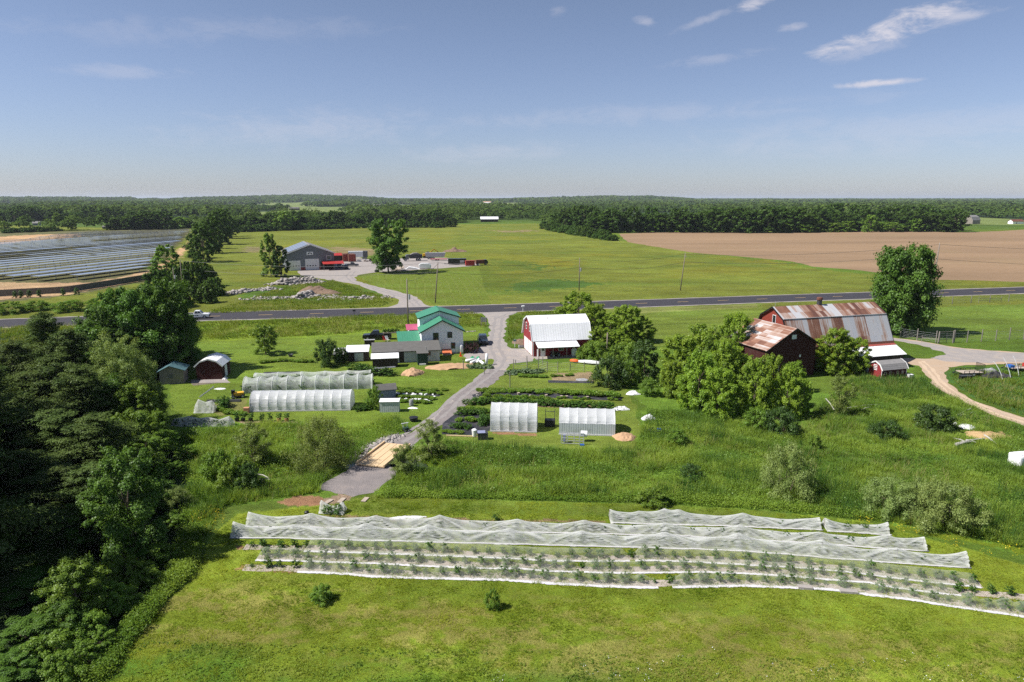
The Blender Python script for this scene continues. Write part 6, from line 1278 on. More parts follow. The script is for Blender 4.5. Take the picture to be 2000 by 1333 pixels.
    if kind == 'pickup':
        MB().box(-h+.10, -.62, -.78, .78, 1.0, 1.19).build('bed_floor', MAT['black_trim'], r)
    return r
wp = G(394, 618.5); car('pickup_truck', 'white pickup truck with dark side lettering driving along the highway', 'pickup truck', (wp[0], wp[1]-2.4), R(12), 'pickup', 'white_paint')
tr_ = bpy.data.objects['pickup_truck']
for k_, (x_, w_) in enumerate(((-1.5, .35), (-1.05, .25), (-.7, .3), (-.2, .22), (.15, .35))): MB().box(x_, x_+w_, -.962, -.954, .72, .95).build('side_marking', MAT['dark_green_wood'], tr_)
car('pickup_truck', 'black pickup truck parked on the lawn left of the farmhouse', 'pickup truck', G(737, 663), R(188), 'pickup', 'black_paint')
car('family_car', 'dark blue car facing the camera on the drive right of the farmhouse', 'car', G(943, 671), R(-84), 'suv', 'blue_paint')
car('pickup_truck', 'grey pickup truck parked in the workshop yard', 'pickup truck', G(687, 521), R(14), 'pickup', 'grey_paint'); car('family_car', 'dark car parked nose out by the red awning', 'car', G(675, 526), R(-70), 'suv', 'blue_paint'); car('family_car', 'dark car half under the red awning', 'car', G(663, 523), R(-80), 'suv', 'grey_paint')
# workshop yard plant
def skid(px, py, label, cat, rot=20, name=None, group=None): x, y = G(px, py); return thing(name or cat.replace(' ', '_'), label, cat, (x, y, 0), R(rot), group)
for px, py, lab in ((677, 511, 'rust brown shipping container, left one of two behind the red awning'), (688, 511.5, 'rust brown shipping container, right one of two behind the red awning')):
    r = skid(px, py, lab, 'container', 24, 'shipping_container', 'rust containers'); MB().box(-1.6, 1.6, -.6, 5.0, .1, 3.3).build('body', MAT['rust'], r); MB().box(-1.5, -.05, -.66, -.6, .2, 3.2).build('door', MAT['red_faded'], r); MB().box(.05, 1.5, -.66, -.6, .2, 3.2).build('door', MAT['red_faded'], r)
r = skid(661, 511, 'red roofed lean shelter behind the workshop corner', 'shelter'); MB().box(-1.8, 1.8, 0, 3, 0, 2.6).build('wall', MAT['dark_board'], r); MB().slab((-2, -.4, 2.7), (2, -.4, 2.7), (2, 3.3, 3.6), (-2, 3.3, 3.6), .1).build('roof', MAT['red_paint'], r)
r = skid(699, 506.5, 'white box trailer body with a dark end in the workshop yard', 'box trailer', 12); MB().box(-4.3, 2.4, -1.2, 1.2, 1.0, 3.7).build('body', MAT['white_plastic'], r); MB().box(2.4, 4.6, -1.22, 1.22, .9, 3.75).build('rear_doors', MAT['grey_paint'], r)
for q in (-3.2, 2.6, 3.7): wheel(r, q, -1.0, .5, .3); wheel(r, q, 1.0, .5, .3)
def dump(px, py, label, rot, load, bodym):
    r = skid(px, py, label, 'dump truck', rot); MB().prism([(-4.2, 1.2), (-4.4, 2.9), (1.6, 2.9), (1.4, 1.2)], -1.25, 1.25, 'y').build('tipper_body', MAT[bodym], r); MB().prism([(1.8, .7), (1.8, 2.9), (2.9, 2.9), (3.3, 2.0), (4.4, 1.8), (4.4, .7)], -1.15, 1.15, 'y').build('cab', MAT['grey_paint'], r, bevel=.06)
    MB().prism([(-4.0, 2.85), (-2.2, 3.7), (-.4, 3.6), (1.3, 2.85)], -1.1, 1.1, 'y').build('load', MAT['grey_load'], r)
    for q in (-3.2, -2.1, 3.3): wheel(r, q, -1.0, .52, .32); wheel(r, q, 1.0, .52, .32)
dump(806, 510, 'grey dump truck heaped with gravel behind the big yard tree', 195, 1, 'dark_metal')
r = skid(851, 506, 'long grey gravel trailer beside the yellow digger', 'gravel trailer', 8); MB().prism([(-4.6, 1.0), (-5, 2.9), (4.6, 2.9), (4.0, 1.0)], -1.25, 1.25, 'y').build('trailer_body', MAT['tarp_grey'], r)
for q in (-3.4, -2.2, -1.0): wheel(r, q, -1.05, .5, .3); wheel(r, q, 1.05, .5, .3)
r = skid(833, 504, 'yellow tracked digger with a folded boom in the yard', 'digger', 10); MB().box(-1.6, 1.6, -1.2, -.6, 0, .8).build('track', MAT['rubber'], r); MB().box(-1.6, 1.6, .6, 1.2, 0, .8).build('track', MAT['rubber'], r); MB().box(-1.7, 1.3, -1.1, 1.1, .9, 2.0).build('engine_deck', MAT['yellow_paint'], r, bevel=.08); MB().box(.1, 1.3, -1.05, -.1, 2.0, 3.0).build('cab', MAT['glass'], r); m = MB(); m.bar((1.2, .3, 1.8), (3.6, .3, 4.0), .35, .5); m.bar((3.6, .3, 4.0), (5.6, .3, 2.8), .3, .42); m.build('boom', MAT['yellow_paint'], r); MB().prism([(5.3, 2.9), (6.2, 2.4), (5.8, 1.6), (5.2, 1.9)], -.2, .8, 'y').build('bucket', MAT['dark_metal'], r)
r = skid(857, 509.5, 'low red flatbed trailer in front of the gravel trailer', 'flatbed trailer', 8); MB().box(-3.8, 3.8, -1.1, 1.1, .6, .85).build('deck', MAT['red_paint'], r)
for q in (-1.2, -.2): wheel(r, q, -1.0, .35); wheel(r, q, 1.0, .35)
r = skid(893, 517.5, 'long black enclosed trailer at the right side of the yard', 'enclosed trailer', 6); MB().box(-3.9, 3.9, -1.1, 1.1, .45, 2.7).build('body', MAT['black_paint'], r, bevel=.06); MB().box(1.2, 3.0, -1.12, -1.1, 1.0, 2.0).build('side_panel', MAT['tarp_grey'], r); m = MB(); m.bar((-3.9, -.8, .5), (-5.6, 0, .5), .12); m.bar((-3.9, .8, .5), (-5.6, 0, .5), .12); m.build('tow_bar', MAT['dark_metal'], r)
for q in (-.5, .5): wheel(r, q, -1.0, .36); wheel(r, q, 1.0, .36)
r = skid(918, 519.3, 'bright red storage box at the right end of the yard', 'storage box', 12); MB().box(-1.9, 1.9, -1.1, 1.1, .1, 2.1).build('body', MAT['red_paint'], r); MB().box(-.1, .1, -1.14, -1.1, .2, 2.0).build('door_seam', MAT['red_faded'], r); MB().box(-2, 2, -1.2, 1.2, 2.1, 2.2).build('lid', MAT['red_faded'], r)
r = skid(938, 518, 'dark truck body behind the red storage box', 'truck', 15); MB().box(-2.0, 1.6, -1.1, 1.1, .6, 2.2).build('box_body', MAT['rust'], r); MB().prism([(1.7, .6), (1.7, 2.3), (2.6, 2.3), (3.2, 1.5), (3.2, .6)], -1, 1, 'y').build('cab', MAT['black_paint'], r)
for q in (-1.2, 2.3): wheel(r, q, -1, .42); wheel(r, q, 1, .42)
r = skid(830, 525.5, 'shrink wrapped white boat shaped bundle on the yard edge', 'wrapped boat', 5); MB().prism([(-2.3, .3), (-2.5, 1.7), (-1.5, 2.35), (1.6, 2.3), (2.5, 1.6), (2.4, .3)], -1.1, 1.1, 'y').build('wrap', MAT['white_plastic'], r, bevel=.25)
r = skid(806, 526, 'low white tarp heap beside the yard tree', 'tarp heap', 5); MB().prism([(-3, 0), (-1.5, 1.0), (1, .7), (2.8, 0)], -1.3, 1.3, 'y').build('tarp', MAT['tarp_white'], r, bevel=.1)
r = skid(781, 528.5, 'tilted wooden panels leaning at the foot of the yard tree', 'timber stack', 20); m = MB(); m.slab((-2.2, -.6, .2), (1.4, -.8, .9), (1.8, 1.0, 1.9), (-1.8, 1.0, 1.0), .15); m.box(-2, 2, -1.4, -.9, 0, .4); m.build('panels', MAT['timber_old'], r)
def jumble(name, label, px, py, w_, n, sizes, mats, cat, hmax=1.0):
    r = skid(px, py, label, cat, 10, name); mb = MB()
    for i in range(n):
        x = random.uniform(-w_, w_); y = random.uniform(-1, 1); s = random.uniform(*sizes); mb.box(x-s, x+s, y-s*.6, y+s*.6, 0, random.uniform(.3, hmax))
    mb.build('crates', MAT[mats[0]], r); m = MB()
    for i in range(n//2):
        x = random.uniform(-w_, w_); y = random.uniform(-1.3, .2); s = random.uniform(*sizes)*.7; m.box(x-s, x+s, y-s, y+s, 0, random.uniform(.4, hmax*1.1))
    m.build('parts', MAT[mats[1]], r)
jumble('scrap_row', 'row of small machines and scrap in front of the box trailer', 702, 511.5, 4.2, 8, (.3, .6), ('galv', 'timber_old'), 'scrap')
r = skid(726, 511, 'small red garden tractor at the back of the yard', 'garden tractor', 30); MB().box(-.8, .9, -.4, .4, .4, 1.0).build('hood', MAT['red_paint'], r); MB().box(-1.0, -.3, -.45, .45, .9, 1.4).build('seat', MAT['black_plastic'], r)
for q in (-.7, .7): wheel(r, q, -.5, .4); wheel(r, q, .5, .4)
r = skid(736, 531.5, 'dark boulder on the edge of the workshop drive', 'boulder', 10); MB().lathe([(.1, 0), (.9, .1), (1.0, .5), (.6, .85), (.05, .95)], n=9).build('stone', MAT['black_plastic'], r)
# ------------------------------------------------------------------ heaps
def heap(name, label, px, py, w_, d_, h, mat, cat='heap', rot=0, seed=0, kind=None, rough=.25, z=0):
    x, y = G(px, py); n = 26; V = []; F = []
    for i in range(n+1):
        for j in range(n+1):
            u, v = i/n*2-1, j/n*2-1; rr = math.hypot(u, v); nz_ = float(fbm(u*2.2+seed, v*2.2-seed, seed, 4))-.5; e = max(0, 1-rr*(1+nz_*.9)); rd = abs(float(fbm(u*3.1-seed, v*3.1+seed*2, seed+40, 3))-.5)*2; z_ = h*(e**.6)*(1+nz_*rough*3)*(1-min(.8, rough*1.5)+min(.8, rough*1.5)*(1-rd)**3)
            V.append((u*w_, v*d_, max(0, z_)-.04 if z_ <= 0 else z_))
    for i in range(n):
        for j in range(n): 
            q = [i*(n+1)+j, (i+1)*(n+1)+j, (i+1)*(n+1)+j+1, i*(n+1)+j+1]
            if max(V[k][2] for k in q) > 0: F.append(q)
    me = npmesh(name, V, F, MAT[mat], smooth=True); o = link(name, me); o.location = (x, y, z); o.rotation_euler = (0, 0, R(rot)); tag(o, label, cat, kind=kind); return o
heap('sand_pile', 'small pale brown sand heap beside the dark green privy', 806, 731, 1.8, 1.6, 1.25, 'sand_pile', seed=1, cat='sand heap'); heap('sand_pile', 'long low orange sand bank below the farmhouse gas tanks', 880, 718, 4.3, 1.7, .9, 'sand_pile', seed=2, rot=14, cat='sand heap')
heap('soil_heap', 'brown spoil heap in shade at the end of the metal walled greenhouse', 1219, 855, 1.4, 1.3, .7, 'sand_pile', seed=3, cat='spoil heap'); heap('hay_heap', 'flattened golden straw heap in the grass near the dirt track', 1930, 852, 2.7, 1.5, .6, 'hay', seed=4, cat='straw heap'); heap('soil_heap', 'dark earth heap left of the garage beside the drive', 1017, 669, 1.9, 2.0, .8, 'soil_heap', seed=5, cat='earth heap')
heap('brush_heap', 'dark brush heap at the back of the workshop yard', 888, 492, 6.5, 3, 2.2, 'soil_heap', seed=6, cat='brush heap', rough=.5); heap('spoil_heap', 'tall brown spoil cone on the rubble tip', 616, 573, 4.8, 3.2, 3.0, 'soil_heap', seed=7, cat='spoil heap'); heap('spoil_heap', 'second lower brown spoil mound right of the cone', 640, 575, 4.5, 2.5, 1.6, 'soil_heap', seed=8, cat='spoil heap'); heap('spoil_heap', 'brown mound at the back of the rubble tip', 580, 550, 4, 2.4, 1.4, 'sand_pile', seed=9, cat='spoil heap')
def rocks(name, label, pts, n, smin, smax, spread, hmax, seed, mat='rock'):
    W = [G(*p) for p in pts]; rg = np.random.default_rng(seed); V = []; F = []
    base = np.array([(-1, -1, -1), (1, -1, -1), (1, 1, -1), (-1, 1, -1), (-1, -1, 1), (1, -1, 1), (1, 1, 1), (-1, 1, 1)], float); fc = [(0, 3, 2, 1), (4, 5, 6, 7), (0, 1, 5, 4), (1, 2, 6, 5), (2, 3, 7, 6), (3, 0, 4, 7)]
    for i in range(n):
        p = along(W, rg.random()); s = rg.uniform(smin, smax)*(1 if rg.random() > .15 else 1.6); v = base*np.array([s, s*rg.uniform(.5, .9), s*rg.uniform(.25, .6)])*(1+rg.uniform(-.3, .3, (8, 3)))
        a = rg.uniform(0, 6.28, 3); Rz = np.array([[math.cos(a[0]), -math.sin(a[0]), 0], [math.sin(a[0]), math.cos(a[0]), 0], [0, 0, 1]]); t = (a[1]-3.14)*.2; Rx = np.array([[1, 0, 0], [0, math.cos(t), -math.sin(t)], [0, math.sin(t), math.cos(t)]])
        dx, dy = rg.normal(0, spread), rg.normal(0, spread*.6); hz = hmax*max(0, 1-(dx*dx+dy*dy)/(spread*spread*2))*rg.random(); x, y = p[0]+dx, p[1]+dy; b = len(V)
        zz = float(zg(np.array([x]), np.array([y]))[0]); V += [tuple(q) for q in v@Rx.T@Rz.T+np.array([x, y, zz+hz+s*.2])]; F += [tuple(k+b for k in f) for f in fc]
    o = link(name, npmesh(name, V, F, MAT[mat])); tag(o, label, 'rubble', kind='stuff')
rocks('rubble', 'heap of pale broken concrete on the tip below the workshop', [(550, 556), (575, 553), (612, 552)], 900, .2, .5, 2.2, 1.8, 1); rocks('rubble', 'scattered pale rubble along the front of the tip', [(480, 586), (520, 583), (560, 583), (620, 577), (660, 584), (750, 581)], 420, .12, .36, 2.8, .3, 2); rocks('rubble', 'grey rubble mound in the middle of the tip', [(586, 583), (606, 577)], 300, .2, .55, 1.3, 1.3, 3); rocks('rubble', 'small pale rubble heaps at the left of the tip', [(455, 575), (470, 570), (525, 566), (535, 565)], 300, .18, .45, 1.4, .6, 4)
rocks('riprap', 'grey stone riprap along the stream bank at the bridge', [(672, 896), (700, 882), (738, 868), (772, 850)], 600, .05, .15, .55, .05, 5); rocks('riprap', 'grey stones on the right bank below the bridge', [(806, 873), (815, 888), (790, 905)], 200, .05, .14, .5, .05, 6); rocks('border_stones', 'small white stones edging the lawn near the house sign', [(912, 649), (930, 647)], 40, .06, .13, .3, .03, 7, 'rock'); rocks('border_stones', 'pale stones edging the gravel drive along the beds', [(900, 798), (925, 782), (955, 757)], 40, .05, .12, .2, .03, 8)
# ------------------------------------------------------------------ timber bridge
P4 = [Vector(G(px, py, .22)) for px, py in ((695, 906), (751, 912), (802, 869), (750, 865))]; c0 = P4[0]; wv = P4[1]-P4[0]; lv = (P4[3]-P4[0]+P4[2]-P4[1])*.5; ang = math.atan2(lv.y, lv.x)-math.pi/2; Wb, Lb = abs(wv.dot(Vector((math.cos(ang), math.sin(ang))))), lv.length
r = thing('timber_bridge', 'new pale timber bridge carrying the gravel path over the stream', 'bridge', (c0.x, c0.y, 0), ang)
for k in range(4):
    a, b = Wb*k/4, Wb*(k+1)/4; MB().box(a+.03, b-.03, 0, Lb, .10, .22).build('deck_panel', MAT['timber_new'], r)
for a in (-.02, Wb-.16): MB().box(a, a+.18, -.02, Lb+.02, .222, .42).build('kerb_beam', MAT['timber_new'], r)
for a in (.3, Wb-.5): MB().box(a, a+.25, .2, Lb-.2, -.35, .098).build('girder', MAT['timber_old'], r)
# ------------------------------------------------------------------ garden beds
sheet('mulch_sheet', [(866, 828), (896, 803), (957, 813), (957, 842), (922, 851), (864, 849)], .018, MAT['mulch_black'], .1); sheet('mulch_strip', [(922, 772), (955, 759), (1085, 769), (1216, 776), (1214, 783), (1080, 778), (945, 772), (928, 778)], .018, MAT['mulch_black'], .15); sheet('mulch_strip', [(905, 790), (930, 781), (1060, 787), (1190, 794), (1185, 801), (1050, 795), (930, 788)], .018, MAT['soil'], .15); sheet('mulch_strip', [(1070, 743), (1158, 745), (1160, 749), (1070, 748)], .02, MAT['mulch_black'], .1)
sheet('mulch_strip', [(775, 765), (862, 770), (858, 775), (772, 770)], .018, MAT['mulch_black'], .1); sheet('mulch_strip', [(772, 778), (845, 783), (840, 788), (772, 784)], .018, MAT['mulch_black'], .1); sheet('path_slab', [(640, 728), (700, 727), (715, 733), (640, 734)], .016, MAT['gravel'], .15); sheet('mulch_strip', [(515, 727), (585, 726), (590, 731), (515, 731)], .018, MAT['mulch_black'], .1); sheet('shed_pad', [(372, 742), (444, 740), (450, 748), (372, 749)], .012, MAT['gravel'], .2)
def rowplants(pts, n, h, w_, label, group, mat='garden_plant', jit=.3, cat='plant', skip=0, y2=0):
    W = [G(*p) for p in pts]
    for i in range(n):
        if random.random() < skip: continue
        p = along(W, min(1, max(0, (i+.5+random.uniform(-.3, .3))/n))); plant(mat, p[0]+random.uniform(-jit, jit), p[1]+random.uniform(-jit, jit)*.8, h*random.uniform(.7, 1.25), w_*random.uniform(.75, 1.25), label, cat, group, z=.02, single=True, name={'big_bush': 'garden_bush'}.get(mat))
rowplants([(935, 768), (1000, 766), (1085, 770)], 14, .5, .6, 'leafy plant in the back mulched bed left of the drive fork', 'plants of the back mulched bed', skip=.1); rowplants([(1090, 768), (1150, 772), (1212, 777)], 14, .8, .75, 'bushy plant at the right end of the back mulched bed', 'plants at the right end of the back bed'); rowplants([(1085, 778), (1215, 782)], 9, .35, .5, 'low plant along the front of the back mulched bed', 'low plants of the back bed', skip=.3)
rowplants([(912, 790), (950, 788), (1060, 792), (1190, 800)], 30, .8, .75, 'green bush in the long row right behind the two short greenhouses', 'bushes behind the two greenhouses', 'big_bush'); rowplants([(898, 809), (952, 811)], 6, .9, .7, 'bush at the head of the black mulch sheet', 'bushes at the head of the mulch sheet', 'big_bush'); rowplants([(880, 835), (918, 838)], 5, .6, .7, 'low bush on the black mulch sheet', 'low bushes on the mulch sheet', 'big_bush'); rowplants([(935, 832), (956, 828)], 4, 1.2, .75, 'tall bush beside the left greenhouse end', 'tall bushes by the greenhouse end', 'big_bush'); rowplants([(866, 845), (905, 846)], 5, .3, .4, 'seedling along the front of the mulch sheet', 'seedlings of the mulch sheet')
for i, (a, b, n) in enumerate((((776, 761), (868, 764), 18), ((778, 767), (862, 771), 14), ((775, 776), (850, 781), 16), ((780, 784), (845, 789), 15))): rowplants([a, b], n, .42, .45, ('leafy vegetable in the top garden row right of the lavender shed', 'vegetable in the second garden row right of the lavender shed', 'vegetable in the third garden row right of the lavender shed', 'vegetable in the lowest garden row right of the lavender shed')[i], 'vegetables of garden row '+('one', 'two', 'three', 'four')[i], skip=.12)
rowplants([(932, 764), (1000, 762), (1083, 766)], 16, .45, .5, 'low plant along the rear edge of the back mulched bed', 'rear edge plants of the back bed'); rowplants([(945, 775), (1040, 780), (1080, 781)], 15, .5, .5, 'plant along the front edge of the back mulched bed', 'front edge plants of the back bed')
rowplants([(925, 783), (1000, 784), (1080, 787), (1195, 793)], 30, .5, .55, 'plant in the row between the back bed and the greenhouses', 'plants between the back bed and the greenhouses'); rowplants([(905, 803), (955, 805)], 8, .6, .6, 'plant in the second row at the head of the mulch sheet', 'second row plants of the mulch sheet'); rowplants([(892, 822), (950, 826)], 9, .5, .5, 'plant in the middle of the black mulch sheet', 'middle plants of the mulch sheet'); rowplants([(1075, 737), (1120, 734)], 7, .35, .4, 'seedling on the bare vegetable plot', 'seedlings of the bare plot')
rowplants([(1010, 735), (1065, 738)], 9, .5, .5, 'weedy clump between the hostas and the bare plot', 'weedy clumps by the hostas'); rowplants([(420, 800), (470, 812)], 9, .45, .5, 'rough clump on the bare patch by the net tent', 'rough clumps by the net tent')
rg_ = random.Random(5)
for i_ in range(26):
    px_, py_ = along([(776, 771), (850, 773), (842, 785), (778, 781)], rg_.random()); x_, y_ = G(px_+rg_.uniform(-4, 4), py_+rg_.uniform(-1.5, 1.5)); r_ = MB().box(-.22, .22, -.12, .12, .0, .2).build('planting_bag', MAT['white_plastic'], None, (x_, y_, .02), rg_.random()*3, bevel=.05); tag(r_, 'small white planting bag lying in the garden rows by the lavender shed', 'planting bag', 'white planting bags')
for i_ in range(22):
    px_, py_ = along([(930, 768), (1080, 774), (1210, 780)], rg_.random()); x_, y_ = G(px_, py_+rg_.uniform(-3, 4)); r_ = MB().lathe([(.16, 0), (.22, .3), (.18, .3), (.04, .26)], n=10).build('nursery_pot', MAT['black_plastic' if i_ % 3 else 'timber_old'], None, (x_, y_, .02)); tag(r_, 'small nursery pot standing among the back mulched beds', 'plant pot', 'nursery pots in the back beds')
broad('hosta', 'hosta', .55, .5, .02, 9, 150, .13, 3, rcl=.4, wide=.3, top=.78, trunk=.015, stems=1, limbs=3, asp=.7); TREE_NAMES['hosta'] = 'hosta_plant'
rowplants([(994, 733), (1020, 728), (1056, 728)], 26, .5, .6, 'pale leaved hosta in the patch beside the drive', 'hostas beside the drive', 'hosta', .9); rowplants([(912, 718), (960, 720)], 22, .45, .5, 'white flowering hosta before the plastic rolls', 'hostas before the plastic rolls', 'hosta', .6)
broad('purple_bush', 'purple', 1.3, .8, .05, 16, 700, .08, 2, rcl=.32, stems=3, spread=.4, trunk=.03, wide=.4); TREE_NAMES['purple_bush'] = 'purple_shrub'
for px in (911, 920, 929): plant_px('purple_bush', px, 690, 670, 7, 'dark purple shrub against the right side of the farmhouse', 'shrub', 'purple shrubs by the farmhouse')
rowplants([(512, 711), (545, 706), (612, 708)], 20, .5, .5, 'small flower clump in the lawn border', 'clumps of the lawn border'); 
rowplants([(700, 803), (716, 800)], 5, .6, .6, 'potted plant at the right end of the long greenhouse', 'potted plants at the greenhouse end', 'big_bush'); rowplants([(690, 722), (760, 735)], 9, 1.2, 1.0, 'rank bush behind the netted tunnels', 'rank bushes behind the tunnels', 'big_bush'); rowplants([(436, 791), (445, 799)], 3, 1.1, .8, 'dark sapling beside the net tent', 'saplings beside the net tent', 'big_bush')
for px in (463, 475, 490, 512, 528, 545, 560):
    x, y = G(px, 823); r = thing('plant_pot', 'black nursery pot with a shrub in the row before the long greenhouse', 'plant pot', (x, y, 0), 0, 'potted shrubs before the long greenhouse'); MB().lathe([(.22, 0), (.3, .38), (.26, .38), (.24, .32), (.05, .32)], n=12).build('pot', MAT['black_plastic' if px not in (545, 560) else 'terracotta'], r)
    cm = PROTO['berry_bush'][px % 5][0]; o = link('foliage', cm, r); o.scale = (1, 1, 1); o.location = (0, 0, .25)
# ------------------------------------------------------------------ small things about the farm
def crumple(name, label, px, py, w_, d_, h, mat, cat, seed, rot=0): return heap(name, label, px, py, w_*.8, d_*.8, h*.8, mat, cat, rot, seed, None, .55)
crumple('white_tarp', 'crumpled white tarp on the grass right of the mulched beds', 1236, 770, 1.35, .8, .7, 'tarp_white', 'tarp', 11); crumple('white_tarp', 'grey white crumpled sheet beside the rough grass', 1267, 819, 1.2, 1.0, 1.0, 'tarp_white', 'tarp', 12); crumple('white_tarp', 'white sheeted heap behind the metal walled greenhouse', 1213, 800, 1.4, .7, .8, 'tarp_white', 'tarp', 13); crumple('grey_tarp', 'flat grey tarp on the bare vegetable bed', 1136, 742, 1.3, 1.0, .25, 'tarp_grey', 'tarp', 14); crumple('white_tarp', 'scrap of white sheet on the grass before the red shed', 430, 760, 1.1, .6, .25, 'tarp_white', 'tarp', 15); crumple('white_tarp', 'crumpled white plastic against the red shed side', 440, 740, .5, .8, .5, 'tarp_white', 'tarp', 16); crumple('white_sack', 'small white sacks scattered below the garden rows', 806, 798, .9, .35, .3, 'white_plastic', 'sacks', 17)
crumple('white_tarp', 'long white sheet lying behind the second tall netted row', 795, 1012, 2.2, .35, .3, 'tarp_white', 'tarp', 18, 6)
def rolls():
    for k, (px, py, l, dx) in enumerate(((920, 707, 2.0, 0), (926, 710, 1.8, .3), (935, 708, 1.9, .2), (942, 712, 1.7, 0))):
        x, y = G(px, py); o = MB().tube([(-l/2, -.2, .28), (-.1, 0, .30), (l/2, .3, .34)], .26, 10).build('plastic_roll', MAT['white_plastic'], None, (x, y, 0), R(20+k*25), True); tag(o, 'loose white roll of greenhouse plastic in the heap beside the drive', 'plastic roll', 'heaped plastic rolls')
    x, y = G(950, 713); o = MB().tube([(0, 0, 0), (.05, .02, 1.0), (.08, .05, 1.95)], .24, 12).build('plastic_roll', MAT['white_plastic'], None, (x, y, 0), 0, True); tag(o, 'white roll of plastic standing upright at the end of the heap', 'plastic roll')
    for k, px in enumerate((923, 934)):
        crumple('green_sack', 'green plastic sack on top of the white rolls, %s one' % ('left', 'right')[k], px, 701, .55, .5, .75, 'green_tarp', 'sack', 21+k)
rolls()
x, y = G(900, 702); r = thing('traffic_cone', 'orange traffic cone on the sand bank', 'traffic cone', (x, y, .55)); MB().lathe([(.2, .04), (.06, .75), (.02, .8)], n=12).build('cone', MAT['orange_plastic'], r, smooth=True); MB().box(-.26, .26, -.26, .26, 0, .04).build('base', MAT['orange_plastic'], r)
x, y = G(945, 637); r = thing('farm_sign', 'dark sign board on two posts seen from behind beside the drive', 'sign', (x, y, 0), R(-20)); MB().box(-.75, .75, -.04, .04, .9, 1.95).build('board', MAT['grey_paint'], r)
for q in (-.55, .5): MB().box(q-.05, q+.05, -.1, -.045, 0, 1.6).build('post', MAT['wood_grey'], r)
x, y = G(692, 616.5); r = thing('mailbox', 'dark roadside mailbox on a post below the workshop turning', 'mailbox', (x, y, 0), R(12)); MB().box(-.07, .07, -.07, .07, 0, 1.05).build('post', MAT['wood_grey'], r); MB().prism([(-.22, 1.05), (.22, 1.05), (.22, 1.3), (.12, 1.42), (-.12, 1.42), (-.22, 1.3)], -.35, .35).build('box', MAT['black_plastic'], r)
x, y = G(1021.5, 608); r = thing('mailbox', 'white roadside mailbox at the mouth of the house drive', 'mailbox', (x, y, 0), R(12)); MB().box(-.07, .07, -.07, .07, 0, 1.05).build('post', MAT['white_trim'], r); MB().prism([(-.22, 1.05), (.22, 1.05), (.22, 1.3), (.12, 1.42), (-.12, 1.42), (-.22, 1.3)], -.35, .35).build('box', MAT['white_trim'], r)
x, y = G(1005.5, 679); r = thing('sign_post', 'white post with a small blue board beside the garage apron', 'sign', (x, y, 0), R(5)); MB().box(-.05, .05, -.05, .05, 0, 1.6).build('post', MAT['white_trim'], r); MB().box(-.3, .3, -.08, -.055, 1.2, 1.55).build('board', MAT['teal_roof'], r)
x, y = G(1022, 679); r = thing('planter_box', 'pale raised planter beside the garage door', 'planter', (x, y, 0), R(11)); MB().box(-.9, .5, -.4, .4, 0, .5).build('box', MAT['tarp_grey'], r); MB().box(-.8, .4, -.3, .3, .5, .56).build('earth', MAT['soil_heap'], r)
x, y = G(1084, 697); r = thing('ride_on_mower', 'black and white ride-on mower under the garage porch', 'mower', (x, y, 0), R(30)); MB().box(-.5, .8, -.35, .35, .35, .8).build('hood', MAT['black_paint'], r); MB().box(-.8, -.3, -.3, .3, .7, 1.1).build('seat', MAT['black_plastic'], r); MB().box(.3, .85, -.36, .36, .3, .55).build('deck', MAT['white_trim'], r)
for q in (-.55, .55): wheel(r, q, -.42, .28, .2); wheel(r, q, .42, .28, .2)
x, y = G(1050.5, 696.5); r = thing('water_heater', 'white upright water heater against the garage corner', 'water heater', (x, y, 0)); MB().lathe([(.05, 0), (.27, .02), (.27, 1.35), (.05, 1.4)], n=16).build('tank', MAT['white_plastic'], r, smooth=False); MB().cyl(0, 0, 1.38, 1.55, .05).build('flue', MAT['galv'], r)
def boat(px, py, L, wd, label, mat, rot, name, cat, hh=.45):
    x, y = G(px, py); V = []; F = []; n, m = 16, 9
    for i in range(n+1):
        t = i/n*2-1; b = wd*max(.03, (1-abs(t)**2.6)); k = hh*(.75+.25*(1-t*t))
        for j in range(m):
            a = math.pi*j/(m-1); V.append((t*L/2, b*math.cos(a), .12+k*math.sin(a)**.8+.1*abs(t)**3*-1))
    for i in range(n):
        for j in range(m-1): F.append((i*m+j, (i+1)*m+j, (i+1)*m+j+1, i*m+j+1))
    r = thing(name, label, cat, (x, y, .15), R(rot)); link('hull', npmesh('hull', V, F, MAT[mat], smooth=True), r); MB().tube([(-L/2, 0, .13), (L/2, 0, .13)], .03, 5).build('gunwale', MAT['galv'], r); return r
boat(1153, 712, 4.6, .45, 'white canoe lying upside down behind the vegetable plot', 'tarp_white', -22, 'canoe', 'canoe'); boat(1122, 709, 1.7, .35, 'orange kayak beside the upturned white canoe', 'orange_plastic', -25, 'kayak', 'kayak', .4)
x, y = G(793, 843); r = thing('hand_cart', 'small green hand cart with a white handle on the gravel path', 'hand cart', (x, y, 0), R(30)); MB().box(-.3, .3, -.25, .25, .25, .5).build('tray', MAT['dark_green_wood'], r); m = MB(); m.tube([(-.25, .2, .4), (-.3, .3, .95)], .03); m.tube([(.25, .2, .4), (.3, .3, .95)], .03); m.tube([(-.45, .3, .97), (.45, .3, .97)], .05); m.build('handle', MAT['white_trim'], r)
for q in (-.25, .25): wheel(r, q, -.28, .16, .08); wheel(r, q, .28, .16, .08)
x, y = G(808, 823); r = thing('black_tub', 'big black round tub tipped at the edge of the gravel path', 'tub', (x, y, 0)); MB().lathe([(.3, 0), (.5, .12), (.56, .55), (.45, .56), (.36, .2)], n=16).build('tub', MAT['black_plastic'], r); MB().lathe([(.56, .5), (.60, .53), (.56, .56)], n=16).build('rim', MAT['black_plastic'], r)
